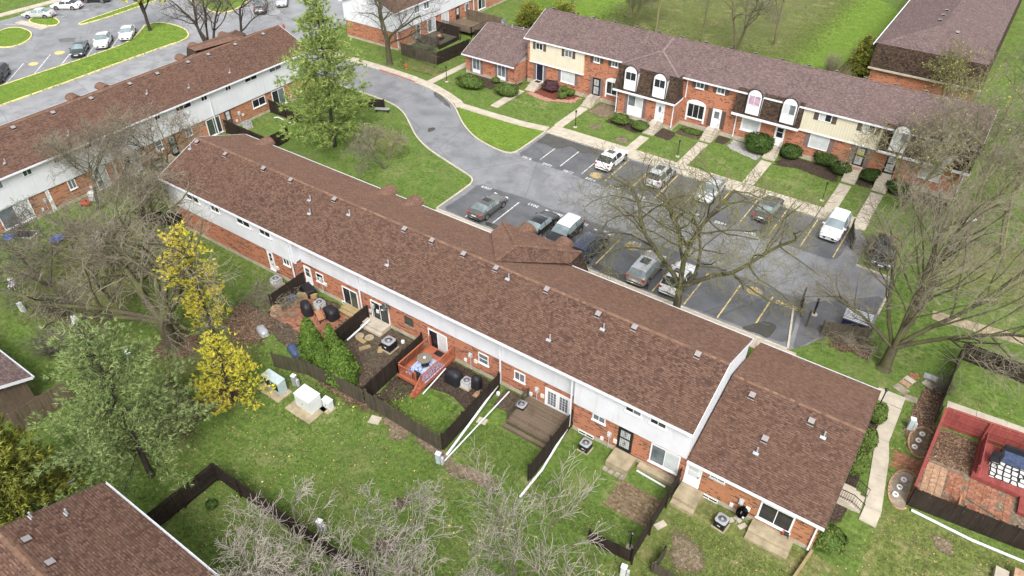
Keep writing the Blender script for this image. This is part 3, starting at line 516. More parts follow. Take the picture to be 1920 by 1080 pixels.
def door(b, s0, z1, s1, z0, t, rot=False, style='storm', leaf='white_paint', frame='white_paint', glass='glass_curtain'):
    if s0 > s1: s0, s1 = s1, s0
    f = FB(rot); f.box(s0, t-.06, z0, s0+.08, t+.02, z1); f.box(s1-.08, t-.06, z0, s1, t+.02, z1); f.box(s0+.08, t-.06, z1-.08, s1-.08, t+.02, z1); f.box(s0, t-.14, z0-.06, s1, t+.02, z0-.004)
    d = FB(rot).box(s0+.08, t-.035, z0, s1-.08, t+.01, z1-.08).build('door', leaf, b); f.build('door_frame', frame, d)
    a, c = s0+.08, s1-.08; w = c-a; h = z1-z0
    if style == 'storm':
        FB(rot).box(a+.13, t-.05, z0+h*.42, c-.13, t-.03, z1-.22).build('pane', glass, d); FB(rot).box(a+.13, t-.056, z0+h*.68, c-.13, t-.03, z0+h*.7).build('glazing_bar', frame, d)
        FB(rot).box(a+.17, t-.045, z0+.14, c-.17, t-.03, z0+h*.34).build('panel', frame, d)
    elif style == 'security':
        FB(rot).box(a+.09, t-.043, z0+.12, c-.09, t-.02, z1-.18).build('pane', glass, d)
        g = FB(rot)
        for k in range(7): x = a+.1+(w-.2)*k/6; g.box(x-.009, t-.065, z0+.1, x+.009, t-.05, z1-.16)
        g.box(a+.04, t-.07, z0+h*.5, c-.04, t-.045, z0+h*.56); g.box(a, t-.07, z0, a+.09, t-.035, z1-.08); g.box(c-.09, t-.07, z0, c, t-.035, z1-.08); g.box(a+.09, t-.07, z0, c-.09, t-.035, z0+.12); g.box(a+.09, t-.07, z1-.2, c-.09, t-.035, z1-.08)
        for zz in (z0+h*.28, z0+h*.75):
            for k in range(4): g.obox(((a+c)/2, t-.06, zz+(k-1.5)*.1), (.22, .015, .022), 0, 0, .7 if k % 2 else -.7)
        g.build('grille', 'black_metal', d)
    elif style == 'oval':
        o = FB(rot); o.add([((a+c)/2+.17*math.cos(q), t-.045, z0+h*.62+.4*math.sin(q)) for q in [2*math.pi*k/20 for k in range(20)]], [tuple(range(20))]); o.build('pane', 'glass_grey', d)
    elif style == 'half':
        FB(rot).box(a+.16, t-.05, z0+h*.5, c-.16, t-.03, z1-.3).build('pane', glass, d)
    FB(rot).box(c-.1, t-.1, z0+h*.45, c-.06, t-.03, z0+h*.52).build('handle', 'black_metal', d)
    return d
def slider(b, s0, z1, s1, z0, t, rot=False, pane=('glass_dark', 'glass_grey'), frame='white_paint'): return window(b, s0, z1, s1, z0, t, rot, 2, pane, frame, .09, 'white_paint', name='sliding_door')
def meters(b, s, t, z, rot=False, k=2):
    m = FB(rot); m.box(s-.14, t-.16, z-.2, s+.14, t+.01, z+.22); q = m.build('meter_box', 'grey_plastic', b)
    FB(rot).tube([(s, t-.06, z-.2), (s, t-.06, z-1.5)], .03, 6).build('conduit', 'grey_plastic', q)
    FB(rot).tube([(s, t-.16, z+.08), (s, t-.24, z+.08)], .09, 10).build('meter_dial', 'glass_curtain', q)
    if k > 1: FB(rot).box(s+.35, t-.12, z-.5, s+.62, t+.01, z-.2).build('junction_box', 'utility_beige', b)
    if k > 2: FB(rot).box(s-.62, t-.1, z-.9, s-.4, t+.01, z-.62).build('junction_box', 'white_metal', b)
def downspout(b, s, t, ztop, zbot, rot=False, out=None, turn=None, zj=None, tj=0):
    p = [(s, t-.09, ztop), (s, t-.09, zbot+.25), (s, t-.16, zbot+.12)]
    if turn: p += turn
    m = FB(rot)
    for a, c in zip(p[:-1], p[1:]): m.beam(a, c, .1, .09)
    return m.build('downspout', 'white_metal', b)
def gable_roof(b, s0, s1, e0, ze0, tr, zr, e1, ze1, rot=False, mats=('shingle_brown', 'shingle_front'), th=.14, gutter=True, rake='white_metal', cap='ridge_shingle', rake_ends=(1, 1)):
    for (t, z), m in (((e0, ze0), mats[0]), ((e1, ze1), mats[1])):
        f = FB(rot); f.extr([(s0, t, z), (s1, t, z), (s1, tr, zr), (s0, tr, zr)] if t < tr else [(s0, tr, zr), (s1, tr, zr), (s1, t, z), (s0, t, z)], (0, 0, -th)); V = f.v
        f.v = [V[4], V[5], V[6], V[7], V[0], V[1], V[2], V[3]]; f.build('roof_slope', m, b)
    k0 = (zr-ze0)/(tr-e0); k1 = (zr-ze1)/(tr-e1)
    f = FB(rot); f.add([(s0, tr-.19, zr-.19*k0+.02), (s1, tr-.19, zr-.19*k0+.02), (s1, tr, zr+.035), (s0, tr, zr+.035), (s1, tr+.19, zr+.19*k1+.02), (s0, tr+.19, zr+.19*k1+.02)], [(0, 1, 2, 3), (3, 2, 4, 5)]); f.build('ridge_cap', cap, b)
    for i, (s, d) in enumerate(((s0, -.03), (s1, .03))):
        if not rake_ends[i]: continue
        f = FB(rot)
        for (t, z) in ((e0, ze0), (e1, ze1)): f.extr([(s, t, z+.012), (s, t, z-.24), (s, tr, zr-.24), (s, tr, zr+.012)], (d, 0, 0))
        f.build('rake_board', rake, b)
    if gutter:
        for t, z, d in ((e0, ze0, -1), (e1, ze1, 1)):
            f = FB(rot); a, c = (t-.12, t) if d < 0 else (t, t+.12)
            f.box(s0, a, z-.17, s1, c, z-.15); f.box(s0, a if d < 0 else c-.012, z-.15, s1, a+.012 if d < 0 else c, z-.03); f.box(s0, t-.004 if d < 0 else t-.016, z-.15, s1, t+.016 if d < 0 else t+.004, z-.02)
            f.build('gutter', 'white_metal', b)
def vent(b, p, slope, rot=False):
    """square ridge vent at world point p on a slope rising away from the facade"""
    a = math.atan(slope); m = MB(); R = Euler((a, 0, math.pi/2 if rot else 0)).to_matrix(); P = Vector(p)
    def put(sx, sy, sz, z, dy=0):
        h = [(x*sx/2, y*sy/2+dy, q*sz/2+z) for q in (-1, 1) for x, y in ((-1, -1), (1, -1), (1, 1), (-1, 1))]
        m.add([P+R@Vector(q) for q in h], [(0, 3, 2, 1), (4, 5, 6, 7), (0, 1, 5, 4), (1, 2, 6, 5), (2, 3, 7, 6), (3, 0, 4, 7)])
    put(.32, .32, .14, .09); o = m.build('roof_vent', 'dark_void', b); m = MB(); put(.38, .38, .045, .175, .02); put(.44, .05, .02, .02, -.26); m.build('vent_hood', 'vent_cap', o)
def stack(b, p):
    P = Vector(p); o = MB().tube([P+Vector((0, 0, -.05)), P+Vector((0, 0, .42))], .055, 8).build('plumbing_vent', 'galvanised', b); MB().obox(P+Vector((-.02, -.16, .02)), (.36, .2, .03), 0, .36).build('flashing', 'galvanised', o)
def dormer(b, s, w, z0, zt, t0, t1, rot=False, pane=('glass_dark', 'glass_dark'), zp=None, face='white_paint', side='siding_white', back=2.2, roof='shingle_mauve', wz=(.55, .78)):
    """arch-topped dormer: white front with a window, cheeks, barrel roof running back into the slope; t0 front plane at the foot, t1 at the top"""
    h = w/2; N = 12; za = zt-h; pts = [(s-h, z0)]+[(s+h*math.cos(math.pi-math.pi*k/N), za+h*math.sin(math.pi*k/N)) for k in range(N+1)]+[(s+h, z0)]
    tt = lambda z: t0
    f = FB(rot); f.add([(x, tt(z), z) for x, z in pts], [tuple(range(len(pts)))]); f.f = [tuple(reversed(f.f[0]))]; d = f.build('dormer', face, b)
    f = FB(rot); n = len(pts)
    q = pts[1:-1]; k = len(q); f.v = [(x, t0-.05, z) for x, z in q]+[(x, t0+back, z) for x, z in q]
    f.f = [(i, i+1, k+i+1, k+i) for i in range(k-1)]; f.build('dormer_roof', roof, d)
    f = FB(rot); f.v = [(x, t0-.02, z) for x, z in pts]+[(x, t0+back, z) for x, z in pts]; f.f = [(0, 1, n+1, n), (n-2, n-1, 2*n-1, 2*n-2)]; f.build('dormer_cheek', side, d)
    f = FB(rot)
    for i in range(n-1):
        (x0, q0), (x1, q1) = pts[i], pts[i+1]; cx, cz = s, za
        def inn(x, z): return (x+(.09 if x < s else -.09), z) if z < za else (cx+(x-cx)*(1-.09/h), cz+(z-cz)*(1-.09/h))
        a0, a1 = inn(x0, q0), inn(x1, q1); f.add([(x0, t0-.05, q0), (x1, t0-.05, q1), (a1[0], t0-.05, a1[1]), (a0[0], t0-.05, a0[1])], [(0, 1, 2, 3), (3, 2, 1, 0)])
    f.build('dormer_trim', 'white_paint', d)
    H = za-z0; ww = w*.78; wz0, wz1 = z0+H*wz[0], za+h*.12
    fr = FB(rot); a, c = s-ww/2, s+ww/2
    for q in ((a, wz0, a+.05, wz1), (c-.05, wz0, c, wz1), (s-.02, wz0, s+.02, wz1), (a+.05, wz1-.05, c-.05, wz1), (a+.05, wz0, c-.05, wz0+.05)): fr.box(q[0], t0-.06, q[1], q[2], t0+.0, q[3])
    fr.build('window_frame', 'white_paint', d)
    for i in (0, 1): FB(rot).box([a+.05, s+.02][i], t0-.03, wz0+.05, [s-.02, c-.05][i], t0, wz1-.05).build('pane', pane[i], d)
    return d
def shutters(b, s0, s1, z0, z1, t, rot=False, mat='shutter_brown', w=.42):
    for a in (s0-w-.02, s1+.02):
        f = FB(rot); f.box(a, t-.04, z0, a+w, t+.01, z1); q = f.build('shutter', mat, b)
# ---- near row
A = thing('townhouse_row', 'long two-storey townhouse row with brown shingle roof and low end wing, nearest the camera', 'townhouse', (-30, 30, 0))
E0, ZE0, TR, ZR, E1, ZE1 = 29.55, 5.55, 34.5, 7.56, 39.6, 5.73
AX0, AX1, BX1 = -60.5, -7.2, 1.3
gable_roof(A, AX0, AX1, E0, ZE0, TR, ZR, E1, ZE1)
gable_roof(A, AX1+.02, BX1, 29.6, 3.1, 36.1, 5.24, 42.6, 3.1, rake_ends=(0, 1), rake='brown_trim')
m = FB(); m.box(AX0+.25, 30.0, .35, -43.05, 39.2, 2.9); m.box(-43.05, 30.6, .35, -15.6, 39.2, 2.9); m.box(-15.6, 30.0, .35, AX1-.15, 39.2, 2.9); m.build('brick_wall', 'brick', A)
m = FB(); m.box(AX1-.15, 30.0, .35, BX1-.2, 42.2, 3.05); m.build('brick_wall', 'brick_orange', A)
m = FB(); m.extr([(BX1-.2, 30, 3.05), (BX1-.2, 42.2, 3.05), (BX1-.2, 36.1, 5.08)], (-8, 0, 0)); m.build('gable_wall', 'siding_white', A)
m = FB(); m.box(AX0+.24, 29.98, -.1, -43.04, 39.3, .36); m.box(-43.05, 30.58, -.1, -15.6, 39.3, .36); m.box(-15.61, 29.98, -.1, BX1-.19, 39.3, .36); m.build('foundation', 'foundation', A)
m = FB(); m.box(AX0+.2, 29.85, 2.78, -43.05, 39.3, 5.5); m.box(-15.6, 29.85, 2.78, AX1-.1, 39.3, 5.5); m.box(-43.05, 30.45, 2.7, -15.6, 39.3, 5.5); m.build('siding_wall', 'siding_white', A)
m = FB(); m.extr([(AX1-.1, 29.9, 5.49), (AX1-.1, 39.3, 5.49), (AX1-.1, TR, ZR-.16)], (-1.2, 0, 0)); m.build('gable_wall', 'siding_white', A); m = FB(); m.extr([(AX0+.2, 29.9, 5.49), (AX0+.2, 39.3, 5.49), (AX0+.2, TR, ZR-.16)], (1.2, 0, 0)); m.build('gable_wall', 'siding_white', A)
m = FB(); m.box(AX0, E0-.0, ZE0-.165, AX1, 30.5, ZE0-.145); m.build('soffit', 'white_paint', A)
# second floor windows under the deep eave
for a, c in ((-42.35, -41.55), (-40.1, -38.4), (-38.3, -36.75), (-34.5, -33.5), (-32.2, -30.4), (-28.7, -26.7), (-24.8, -22.8), (-21.2, -19.2), (-18.0, -17.05)): window(A, a, 5.35, c, 4.44, 30.45)
window(A, -11.85, 5.25, -10.7, 4.55, 29.85, pane=('glass_dark', 'glass_grey')); window(A, -10.1, 5.25, -8.97, 4.53, 29.85, pane=('glass_dark', 'glass_green'))
for a, c in ((-47.0, -45.6), (-50, -48.2), (-53.5, -52.3), (-57, -55.2)): window(A, a, 5.3, c, 4.4, 29.85)
# ground floor, left to right
door(A, *(-46.93,2.60), *(-46.21,0.60), 30.0, glass='glass_dark'); window(A, *(-44.84,2.70), *(-44.04,1.99), 30.0, pane=('glass_dark', 'glass_green'))
door(A, *(-43.08,2.23), *(-42.21,0.47), 30.6, glass='glass_green'); window(A, *(-41.57,2.17), *(-40.67,1.22), 30.6, horiz=True)
slider(A, *(-38.48,2.08), *(-36.72,0.06), 30.6, pane=('glass_dark', 'glass_green')); slider(A, *(-35.25,2.12), *(-33.26,0.18), 30.6, pane=('glass_dark', 'glass_dark'))
window(A, *(-31.56,2.23), *(-30.69,1.36), 30.6, pane='glass_green', horiz=True, frame='brown_trim', sill='concrete_old'); slider(A, *(-29.15,2.15), *(-27.27,0.17), 30.6, pane=('glass_dark', 'glass_curtain'))
window(A, *(-24.25,2.27), *(-23.33,1.26), 30.6, horiz=True, pane='glass_grey'); window(A, *(-20.99,2.24), *(-20.05,1.36), 30.6, pane='glass_grey')
# french doors with small panes
def french(b, s0, z1, s1, z0, t):
    m = FB(); m.box(s0, t-.06, z0, s0+.1, t+.02, z1); m.box(s1-.1, t-.06, z0, s1, t+.02, z1); m.box(s0+.1, t-.06, z1-.1, s1-.1, t+.02, z1); fr = m.build('french_doors', 'white_paint', b); mid = (s0+s1)/2
    for a, c in ((s0+.1, mid-.01), (mid+.01, s1-.1)):
        FB().box(a, t-.03, z0, c, t+.01, z1-.1).build('door_leaf', 'white_paint', fr)
        for i in range(3):
            for j in range(5):
                w = (c-a-.26)/3; h = (z1-z0-.5)/5; x = a+.13+w*i; z = z0+.26+h*j; FB().box(x+.02, t-.045, z+.02, x+w-.02, t-.02, z+h-.02).build('pane', 'glass_grey', fr)
french(A, *(-18.31,2.09), *(-16.18,0.26), 30.6)
window(A, *(-14.14,2.67), *(-13.16,2.05), 30.0, pane='glass_grey'); door(A, *(-12.14,2.61), *(-11.06,0.65), 30.0, style='security', leaf='black_metal', frame='black_metal', glass='glass_curtain')
slider(A, *(-9.76,2.58), *(-7.71,0.79), 30.0, pane=('glass_grey', 'glass_curtain')); door(A, *(-7.26,2.46), *(-6.19,0.62), 30.0, glass='glass_curtain')
window(A, *(-5.70,2.42), *(-4.71,2.14), 30.0, sill='concrete'); window(A, *(-2.38,2.34), *(-0.29,0.69), 30.0, fw=.11, name='sliding_door')
for s, t, z, k in ((-41.0, 30.6, 1.6, 2), (-35.0, 30.6, 1.55, 3), (-25.0, 30.6, 1.5, 3), (-19.0, 30.6, 1.4, 3), (-12.75, 30.0, 1.35, 3), (-3.45, 30.0, 1.35, 3), (-46.4, 30, 1.4, 2)): meters(A, s, t, z, k=k)
for s0, s1, t in ((-15.1, -13.9, 29.98), (-6.0, -4.8, 29.98), (-38.8, -37.6, 30.58)): window(A, s0, .3, s1, .02, t, n=2, fw=.04, sill=None, name='basement_window')
downspout(A, -43.45, 29.85, 5.3, .25); downspout(A, -15.75, 29.85, 5.3, .3); downspout(A, .95, 30.0, 2.95, .1); downspout(A, -36.15, 30.45, 5.3, .35); downspout(A, -22.1, 30.45, 5.3, .35)
for p in ((-59.88,34.02,7.36), (-55.69,34.00,7.36), (-50.63,34.18,7.43), (-47.11,34.19,7.43), (-41.73,34.15,7.42), (-33.99,34.16,7.42), (-31.19,34.17,7.43), (-28.12,34.18,7.43), (-25.08,34.16,7.42), (-20.67,34.18,7.43), (-16.41,34.02,7.36), (-13.73,34.16,7.42), (-9.22,34.15,7.42)): vent(A, p, .406)
for p in ((-5.50,35.21,4.95), (-3.66,32.91,4.19), (-1.69,35.21,4.95)): vent(A, p, .329)
for p in ((-43.87,33.32,7.08), (-42.88,32.29,6.66), (-39.45,33.53,7.17), (-33.19,31.15,6.20), (-23.77,33.87,7.30), (-15.57,33.29,7.07), (-18.46,31.14,6.20), (-59.93,33.24,7.05)): stack(A, p)
for p in ((-3.76,31.96,3.88), (-0.70,34.69,4.77)): stack(A, p)
# front bay with hipped roof and mansard, and the barrel dormers of the far eave
def hip_bay(b, s0, s1, tw, tf, zt, zb, tb, tjoin, zjoin, apex_t, apex_z, rot=False, mats=('shingle_front', 'shingle_brown', 'shingle_front'), flip=1, dor=()):
    """bay in front of a facade at tw; top edge at tf/zt, mansard foot at tb/zb; ridge runs from the main ridge to the hip apex"""
    sm = (s0+s1)/2; J = (sm, tjoin, zjoin); P = (sm, apex_t, apex_z); a = (s0, tf, zt); c = (s1, tf, zt)
    va, vc = (s0, tw, zt-.05), (s1, tw, zt-.05)
    def face(pts, m, nm='bay_roof'):
        f = FB(rot); f.add(pts, [tuple(range(len(pts)))]); n = (Vector(pts[1])-Vector(pts[0])).cross(Vector(pts[2])-Vector(pts[0]))
        if n.z < 0: f.f = [tuple(reversed(f.f[0]))]
        return f.build(nm, m, b)
    face([a, c, P], mats[0]); face([c, P, J, vc], mats[1]); face([a, P, J, va], mats[2])
    for q0, q1 in ((a, P), (c, P), (P, J)):
        f = FB(rot); f.beam((q0[0], q0[1], q0[2]+.02), (q1[0], q1[1], q1[2]+.02), .3, .03); f.build('hip_cap', 'ridge_mauve' if mats[0] == 'shingle_mauve' else 'ridge_shingle', b)
    d = .32; ab, cb = (s0-d, tb, zb), (s1+d, tb, zb); vab, vcb = (s0-d, tw, zb), (s1+d, tw, zb)
    for q in ([ab, cb, c, a], [cb, vcb, vc, c], [vab, ab, a, va]):
        f = FB(rot); f.add(q, [(0, 1, 2, 3)]); ctr = sum((Vector(k) for k in q), Vector())/4; n = (Vector(q[1])-Vector(q[0])).cross(Vector(q[2])-Vector(q[0]))
        if n.dot(ctr-Vector((sm, (tf+tw)/2, zb))) < 0: f.f = [(3, 2, 1, 0)]
        f.build('mansard', 'shingle_dark', b)
    return sm
hip_bay(A, -29.4, -21.85, 39.4, 41.15, 6.1, 3.4, 42.2, 34.8, 7.5, 37.6, 7.3)
m = FB(); m.box(-29.2, 39.2, 0, -22.05, 41.9, 3.3); m.build('brick_wall', 'brick', A)
def barrel(b, s, t0, t1, z, r, rot=False, mat='shingle_front'):
    f = FB(rot); N = 10; pr = [(s+r*math.cos(math.pi-math.pi*k/N), z+r*math.sin(math.pi*k/N)*.8) for k in range(N+1)]; n = len(pr)
    f.v = [(x, t0, q) for x, q in pr]+[(x, t1, q) for x, q in pr]; f.f = [(i, n+i, n+i+1, i+1) for i in range(n-1)]+[tuple(range(n)), tuple(range(2*n-1, n-1, -1))]
    q = f.build('dormer_roof', mat, b); return q
for s, t1 in ((-57.1, 40.0), (-40.9, 40.0), (-37.85, 40.0), (-27.4, 42.0), (-23.8, 42.0)): barrel(A, s, t1-2.0, t1, 5.7, .75)
for a, c in ((-60.2, -53.5), (-43.5, -35.0), (-17.5, -8.2)):
    m = FB(); m.extr([(a, 39.3, 5.6), (a, 39.62, 5.6), (a, 40.4, 3.2), (a, 39.3, 3.2)], (c-a, 0, 0)); m.build('mansard', 'shingle_dark', A)
for s in (-52, -46.5, -33, -19.5, -12): window(A, s, 5.2, s+1.3, 4.2, 39.24)
# ---- far row
C = thing('townhouse_row', 'townhouse row across the parking lot with mauve roof, cream siding and arched white dormers', 'townhouse', (-28, 78, 0))
CE, CZ, CR, CRZ = 77.6, 6.03, 82.75, 8.38
CX0, CX1 = -51.9, 1.45
gable_roof(C, CX0, CX1, CE, CZ, CR, CRZ, 87.9, 6.03, mats=('shingle_mauve', 'shingle_mauve'), cap='shingle_mauve')
gable_roof(C, -60.6, CX0-.02, 75.35, 2.72, 81.6, 5.2, 88.2, 2.7, mats=('shingle_mauve', 'shingle_mauve'), cap='shingle_mauve', rake_ends=(1, 0))
m = FB(); m.box(CX0+.3, 78.0, .5, CX1-.3, 87.6, 5.95); m.build('brick_wall', 'brick', C)
m = FB(); m.box(-60.3, 75.8, .4, -52.0, 87.9, 2.65); m.build('brick_wall', 'brick', C)
m = FB(); m.box(-60.28, 75.78, -.1, -52.13, 88, .41); m.box(-51.6, 77.98, -.1, CX1-.28, 87.7, .51); m.build('foundation', 'foundation', C)
m = FB(); m.extr([(CX0+.3, 78.05, 5.9), (CX0+.3, 87.5, 5.9), (CX0+.3, CR, CRZ-.16)], (1, 0, 0)); m.build('gable_wall', 'siding_white', C); m = FB(); m.extr([(CX1-.3, 78.05, 5.9), (CX1-.3, 87.5, 5.9), (CX1-.3, CR, CRZ-.16)], (-1, 0, 0)); m.build('gable_wall', 'siding_white', C); m = FB(); m.extr([(-60.3, 75.9, 2.6), (-60.3, 87.8, 2.6), (-60.3, 81.6, 5.05)], (8, 0, 0)); m.build('gable_wall', 'siding_white', C)
m = FB(); m.box(CX0, CE, CZ-.165, CX1, 78.05, CZ-.145); m.build('soffit', 'white_paint', C)
m = FB(); m.box(-51.1, 77.75, 3.12, -42.98, 78.02, 5.88); m.build('siding_wall', 'siding_cream', C); m = FB(); m.box(-15.6, 77.75, 3.45, -7.45, 78.02, 5.88); m.build('siding_wall', 'siding_cream', C)
m = FB(); m.box(-51.12, 77.72, 2.95, -42.96, 78.02, 3.12); m.build('band_board', 'white_paint', C); m = FB(); m.box(-15.62, 77.72, 3.27, -7.43, 78.02, 3.45); m.build('band_board', 'white_paint', C)
# wing: floor-length windows with mauve shutters
for a in (-59.1, -54.9):
    window(C, a, 2.35, a+1.3, .75, 75.8, pane='glass_grey', sill=None); FB().box(a, 75.76, -.02+.35, a+1.3, 75.82, .74).build('window_panel', 'white_paint', C); shutters(C, a, a+1.3, .3, 2.35, 75.8, mat='shutter_mauve', w=.4)
door(C, -50.15, 2.95, -49.05, .65, 78, style='security', leaf='navy_paint', frame='white_paint', glass='navy_paint'); shutters(C, -50.15, -49.05, .6, 2.95, 78, mat='shutter_mauve', w=.45)
window(C, -46.35, 2.9, -44.3, 1.33, 78, n=1, pane='glass_curtain'); shutters(C, -46.35, -44.3, 1.3, 2.9, 78, mat='shutter_mauve', w=.45)
for a, c in ((-50.15, -49.05), (-45.8, -44.68)): window(C, a, 5.72, c, 4.82, 77.75, pane='glass_dark' if a < -48 else 'glass_grey', frame='white_paint', sill=None); shutters(C, a, c, 4.78, 5.74, 77.75)
for a, c in ((-41.7, -40.85), (-39.2, -38.3), (-28.1, -27.1), (-25.56, -24.6)): window(C, a, 5.72, c, 4.98, 78, pane=('glass_grey', 'glass_green')); shutters(C, a, c, 4.95, 5.72, 78, w=.45)
door(C, -41.6, 3.0, -40.55, .76, 78, style='security', leaf='black_metal', frame='black_metal'); shutters(C, -41.6, -40.55, .8, 3.0, 78, mat='shutter_mauve', w=.4)
def arch_window(b, s0, s1, z0, z1, t, n=3):
    sm = (s0+s1)/2; h = (s1-s0)/2; N = 10; zt = z1-.1; pts = [(s0-.12, z0-.45)]+[(sm+(h+.12)*math.cos(math.pi-math.pi*k/N), zt+.55*math.sin(math.pi*k/N)) for k in range(N+1)]+[(s1+.12, z0-.45)]
    ins = [(s0+.1, z0-.45)]+[(s0+.1, zt), (s0+.1, zt)]+[(s0+.1+(s1-s0-.2)*k/(N-2), zt) for k in range(N-2)]+[(s1-.1, zt), (s1-.1, z0-.45)]
    f = FB(); m_ = min(len(pts), len(ins))
    for i in range(m_-1): f.add([(pts[i][0], t-.09, pts[i][1]), (pts[i+1][0], t-.09, pts[i+1][1]), (ins[i+1][0], t-.09, ins[i+1][1]), (ins[i][0], t-.09, ins[i][1])], [(3, 2, 1, 0)])
    w = window(b, s0, zt, s1, z0, t, n=n, pane='glass_dark'); f.build('arch_surround', 'white_paint', w); return w
arch_window(C, -39.65, -37.4, 1.35, 3.1, 78); arch_window(C, -28.7, -26.55, 1.25, 3.1, 78)
door(C, -25.58, 3.07, -24.5, .82, 78, style='half', glass='glass_grey'); shutters(C, -25.58, -24.5, .8, 3.0, 78, w=.5)
# projecting bay with two dormers
hip_bay(C, -37.15, -29.7, 77.7, 76.35, 6.32, 3.42, 75.55, 82.4, 8.32, 79.6, 7.6, mats=('shingle_mauve', 'shingle_mauve', 'shingle_mauve'))
m = FB(); m.box(-36.9, 75.95, .4, -29.45, 78.1, 3.3); m.build('brick_wall', 'brick', C); m = FB(); m.box(-36.92, 75.93, -.1, -29.43, 78.1, .41); m.build('foundation', 'foundation', C)
m = FB(); m.box(-37.5, 75.42, 3.24, -29.35, 75.56, 3.44); m.box(-37.5, 75.56, 3.24, -37.36, 77.9, 3.44); m.box(-29.49, 75.56, 3.24, -29.35, 77.9, 3.44); m.box(-37.35, 75.57, 3.22, -29.5, 78, 3.25); m.build('eave_band', 'white_metal', C)
for s in (-35.35, -31.6): dormer(C, s, 1.76, 3.45, 6.7, 75.62, 75.7, back=1.5, wz=(.62, .9))
window(C, -35.55, 2.98, -33.55, 1.6, 75.95, pane=('glass_grey', 'glass_curtain'), sill=None); FB().box(-35.55, 75.9, .42, -33.55, 75.97, 1.59).build('window_panel', 'white_paint', C); shutters(C, -35.55, -33.55, .5, 2.98, 75.95, mat='shutter_mauve', w=.4)
door(C, -31.85, 3.05, -30.7, .8, 75.95, style='oval', leaf='siding_white')
for s, t in ((-37.05, 75.95), (-29.6, 75.95)): downspout(C, s, t, 3.2, .25)
downspout(C, -29.15, 78, 5.85, 3.4); downspout(C, -22.7, 78, 3.3, .25); downspout(C, -7.0, 77.75, 5.8, 3.55); downspout(C, 1.0, 78, 3.3, .25)
# flush mansards with dormers
def flush_mansard(b, a, c, zb, zt, dors, pane):
    m = FB(); m.extr([(a, 78.05, zb), (a, 77.25, zb), (a, 77.62, zt-.25), (a, 78.05, zt)], (c-a, 0, 0)); m.build('mansard', 'shingle_dark', b)
    m = FB(); m.box(a-.05, 77.08, zb-.2, c+.05, 77.26, zb+.02); m.box(a-.05, 77.26, zb-.2, c+.05, 78.02, zb-.17); m.build('eave_band', 'white_metal', b)
    for i, s in enumerate(dors): dormer(b, s, 1.72, zb+.3, 6.85, 77.22, 77.6, pane=pane[i], back=1.2, wz=(.5, .9))
flush_mansard(C, -23.1, -15.63, 3.55, 6.3, (-20.9, -17.0), (('glass_pink', 'glass_pink'), ('glass_curtain', 'glass_grey'))); flush_mansard(C, -7.3, 1.4, 3.6, 6.3, (-5.6, -1.25), (('glass_curtain', 'glass_grey'), ('glass_grey', 'glass_dark')))
window(C, -22.05, 3.05, -19.8, 1.45, 78, n=1, pane='glass_curtain', fw=.2); door(C, -18.1, 3.05, -17.0, .75, 78, style='storm', glass='glass_dark')
window(C, -14.28, 3.12, -12.22, 1.55, 78, n=1, pane='glass_curtain', sill=None); shutters(C, -14.28, -12.22, 1.5, 3.1, 78, mat='shutter_mauve', w=.5)
door(C, -9.4, 3.15, -8.3, .96, 78, style='security', leaf='black_metal', frame='black_metal'); shutters(C, -9.4, -8.3, .95, 3.15, 78, mat='shutter_mauve', w=.5)
for a, c in ((-13.95, -12.6), (-9.45, -8.18)): window(C, a, 5.82, c, 4.95, 77.75, pane=('glass_curtain', 'glass_dark'), sill=None); shutters(C, a, c, 4.9, 5.82, 77.75, w=.5)
door(C, -6.25, 3.1, -5.15, 1.05, 78, style='security', leaf='black_metal', frame='black_metal'); window(C, -2.9, 2.9, -.9, 1.55, 78, n=2, pane='glass_curtain')
wr = MB().lathe([(.22, 0), (.26, .03), (.2, .06)], (0, 0, 0), 12); wr.v = [(x-8.85, 77.88-z, y+2.45) for x, y, z in wr.v]; wr.build('door_wreath', 'needles_gold', C)
for s in [(-51+3.05*k) for k in range(17)]: vent(C, (s, CR+.3, CRZ-.08), -.456)
for p in ((-58.47,81.65,5.22), (-56.74,81.62,5.20), (-54.91,81.63,5.21)): stack(C, (p[0], 81.9, 5.1))
# ---- left row (looks along +X)
D = thing('townhouse_row', 'left two-storey townhouse row with white siding above orange brick, seen from behind', 'townhouse', (-73, 40, 0))
gable_roof(D, -25, 59.7, 72.4, 5.5, 77.8, 7.6, 83.3, 5.5, True)
m = FB(True); m.box(-24.8, 72.85, .3, 59.4, 83.0, 2.75); m.build('brick_wall', 'brick_orange', D); m = FB(True); m.box(-24.8, 72.7, 2.5, 59.45, 83.0, 5.45); m.build('siding_wall', 'siding_white', D); m = FB(True); m.box(-24.8, 72.83, -.1, 59.42, 83.05, .31); m.build('foundation', 'foundation', D)
m = FB(True); m.extr([(59.44, 72.75, 5.44), (59.44, 82.9, 5.44), (59.44, 77.8, 7.44)], (-1, 0, 0)); m.build('gable_wall', 'siding_white', D); m = FB(True); m.box(-25, 72.4, 5.335, 59.7, 72.72, 5.355); m.build('soffit', 'white_paint', D)
U = dict(t=72.7, rot=True, sill=None)
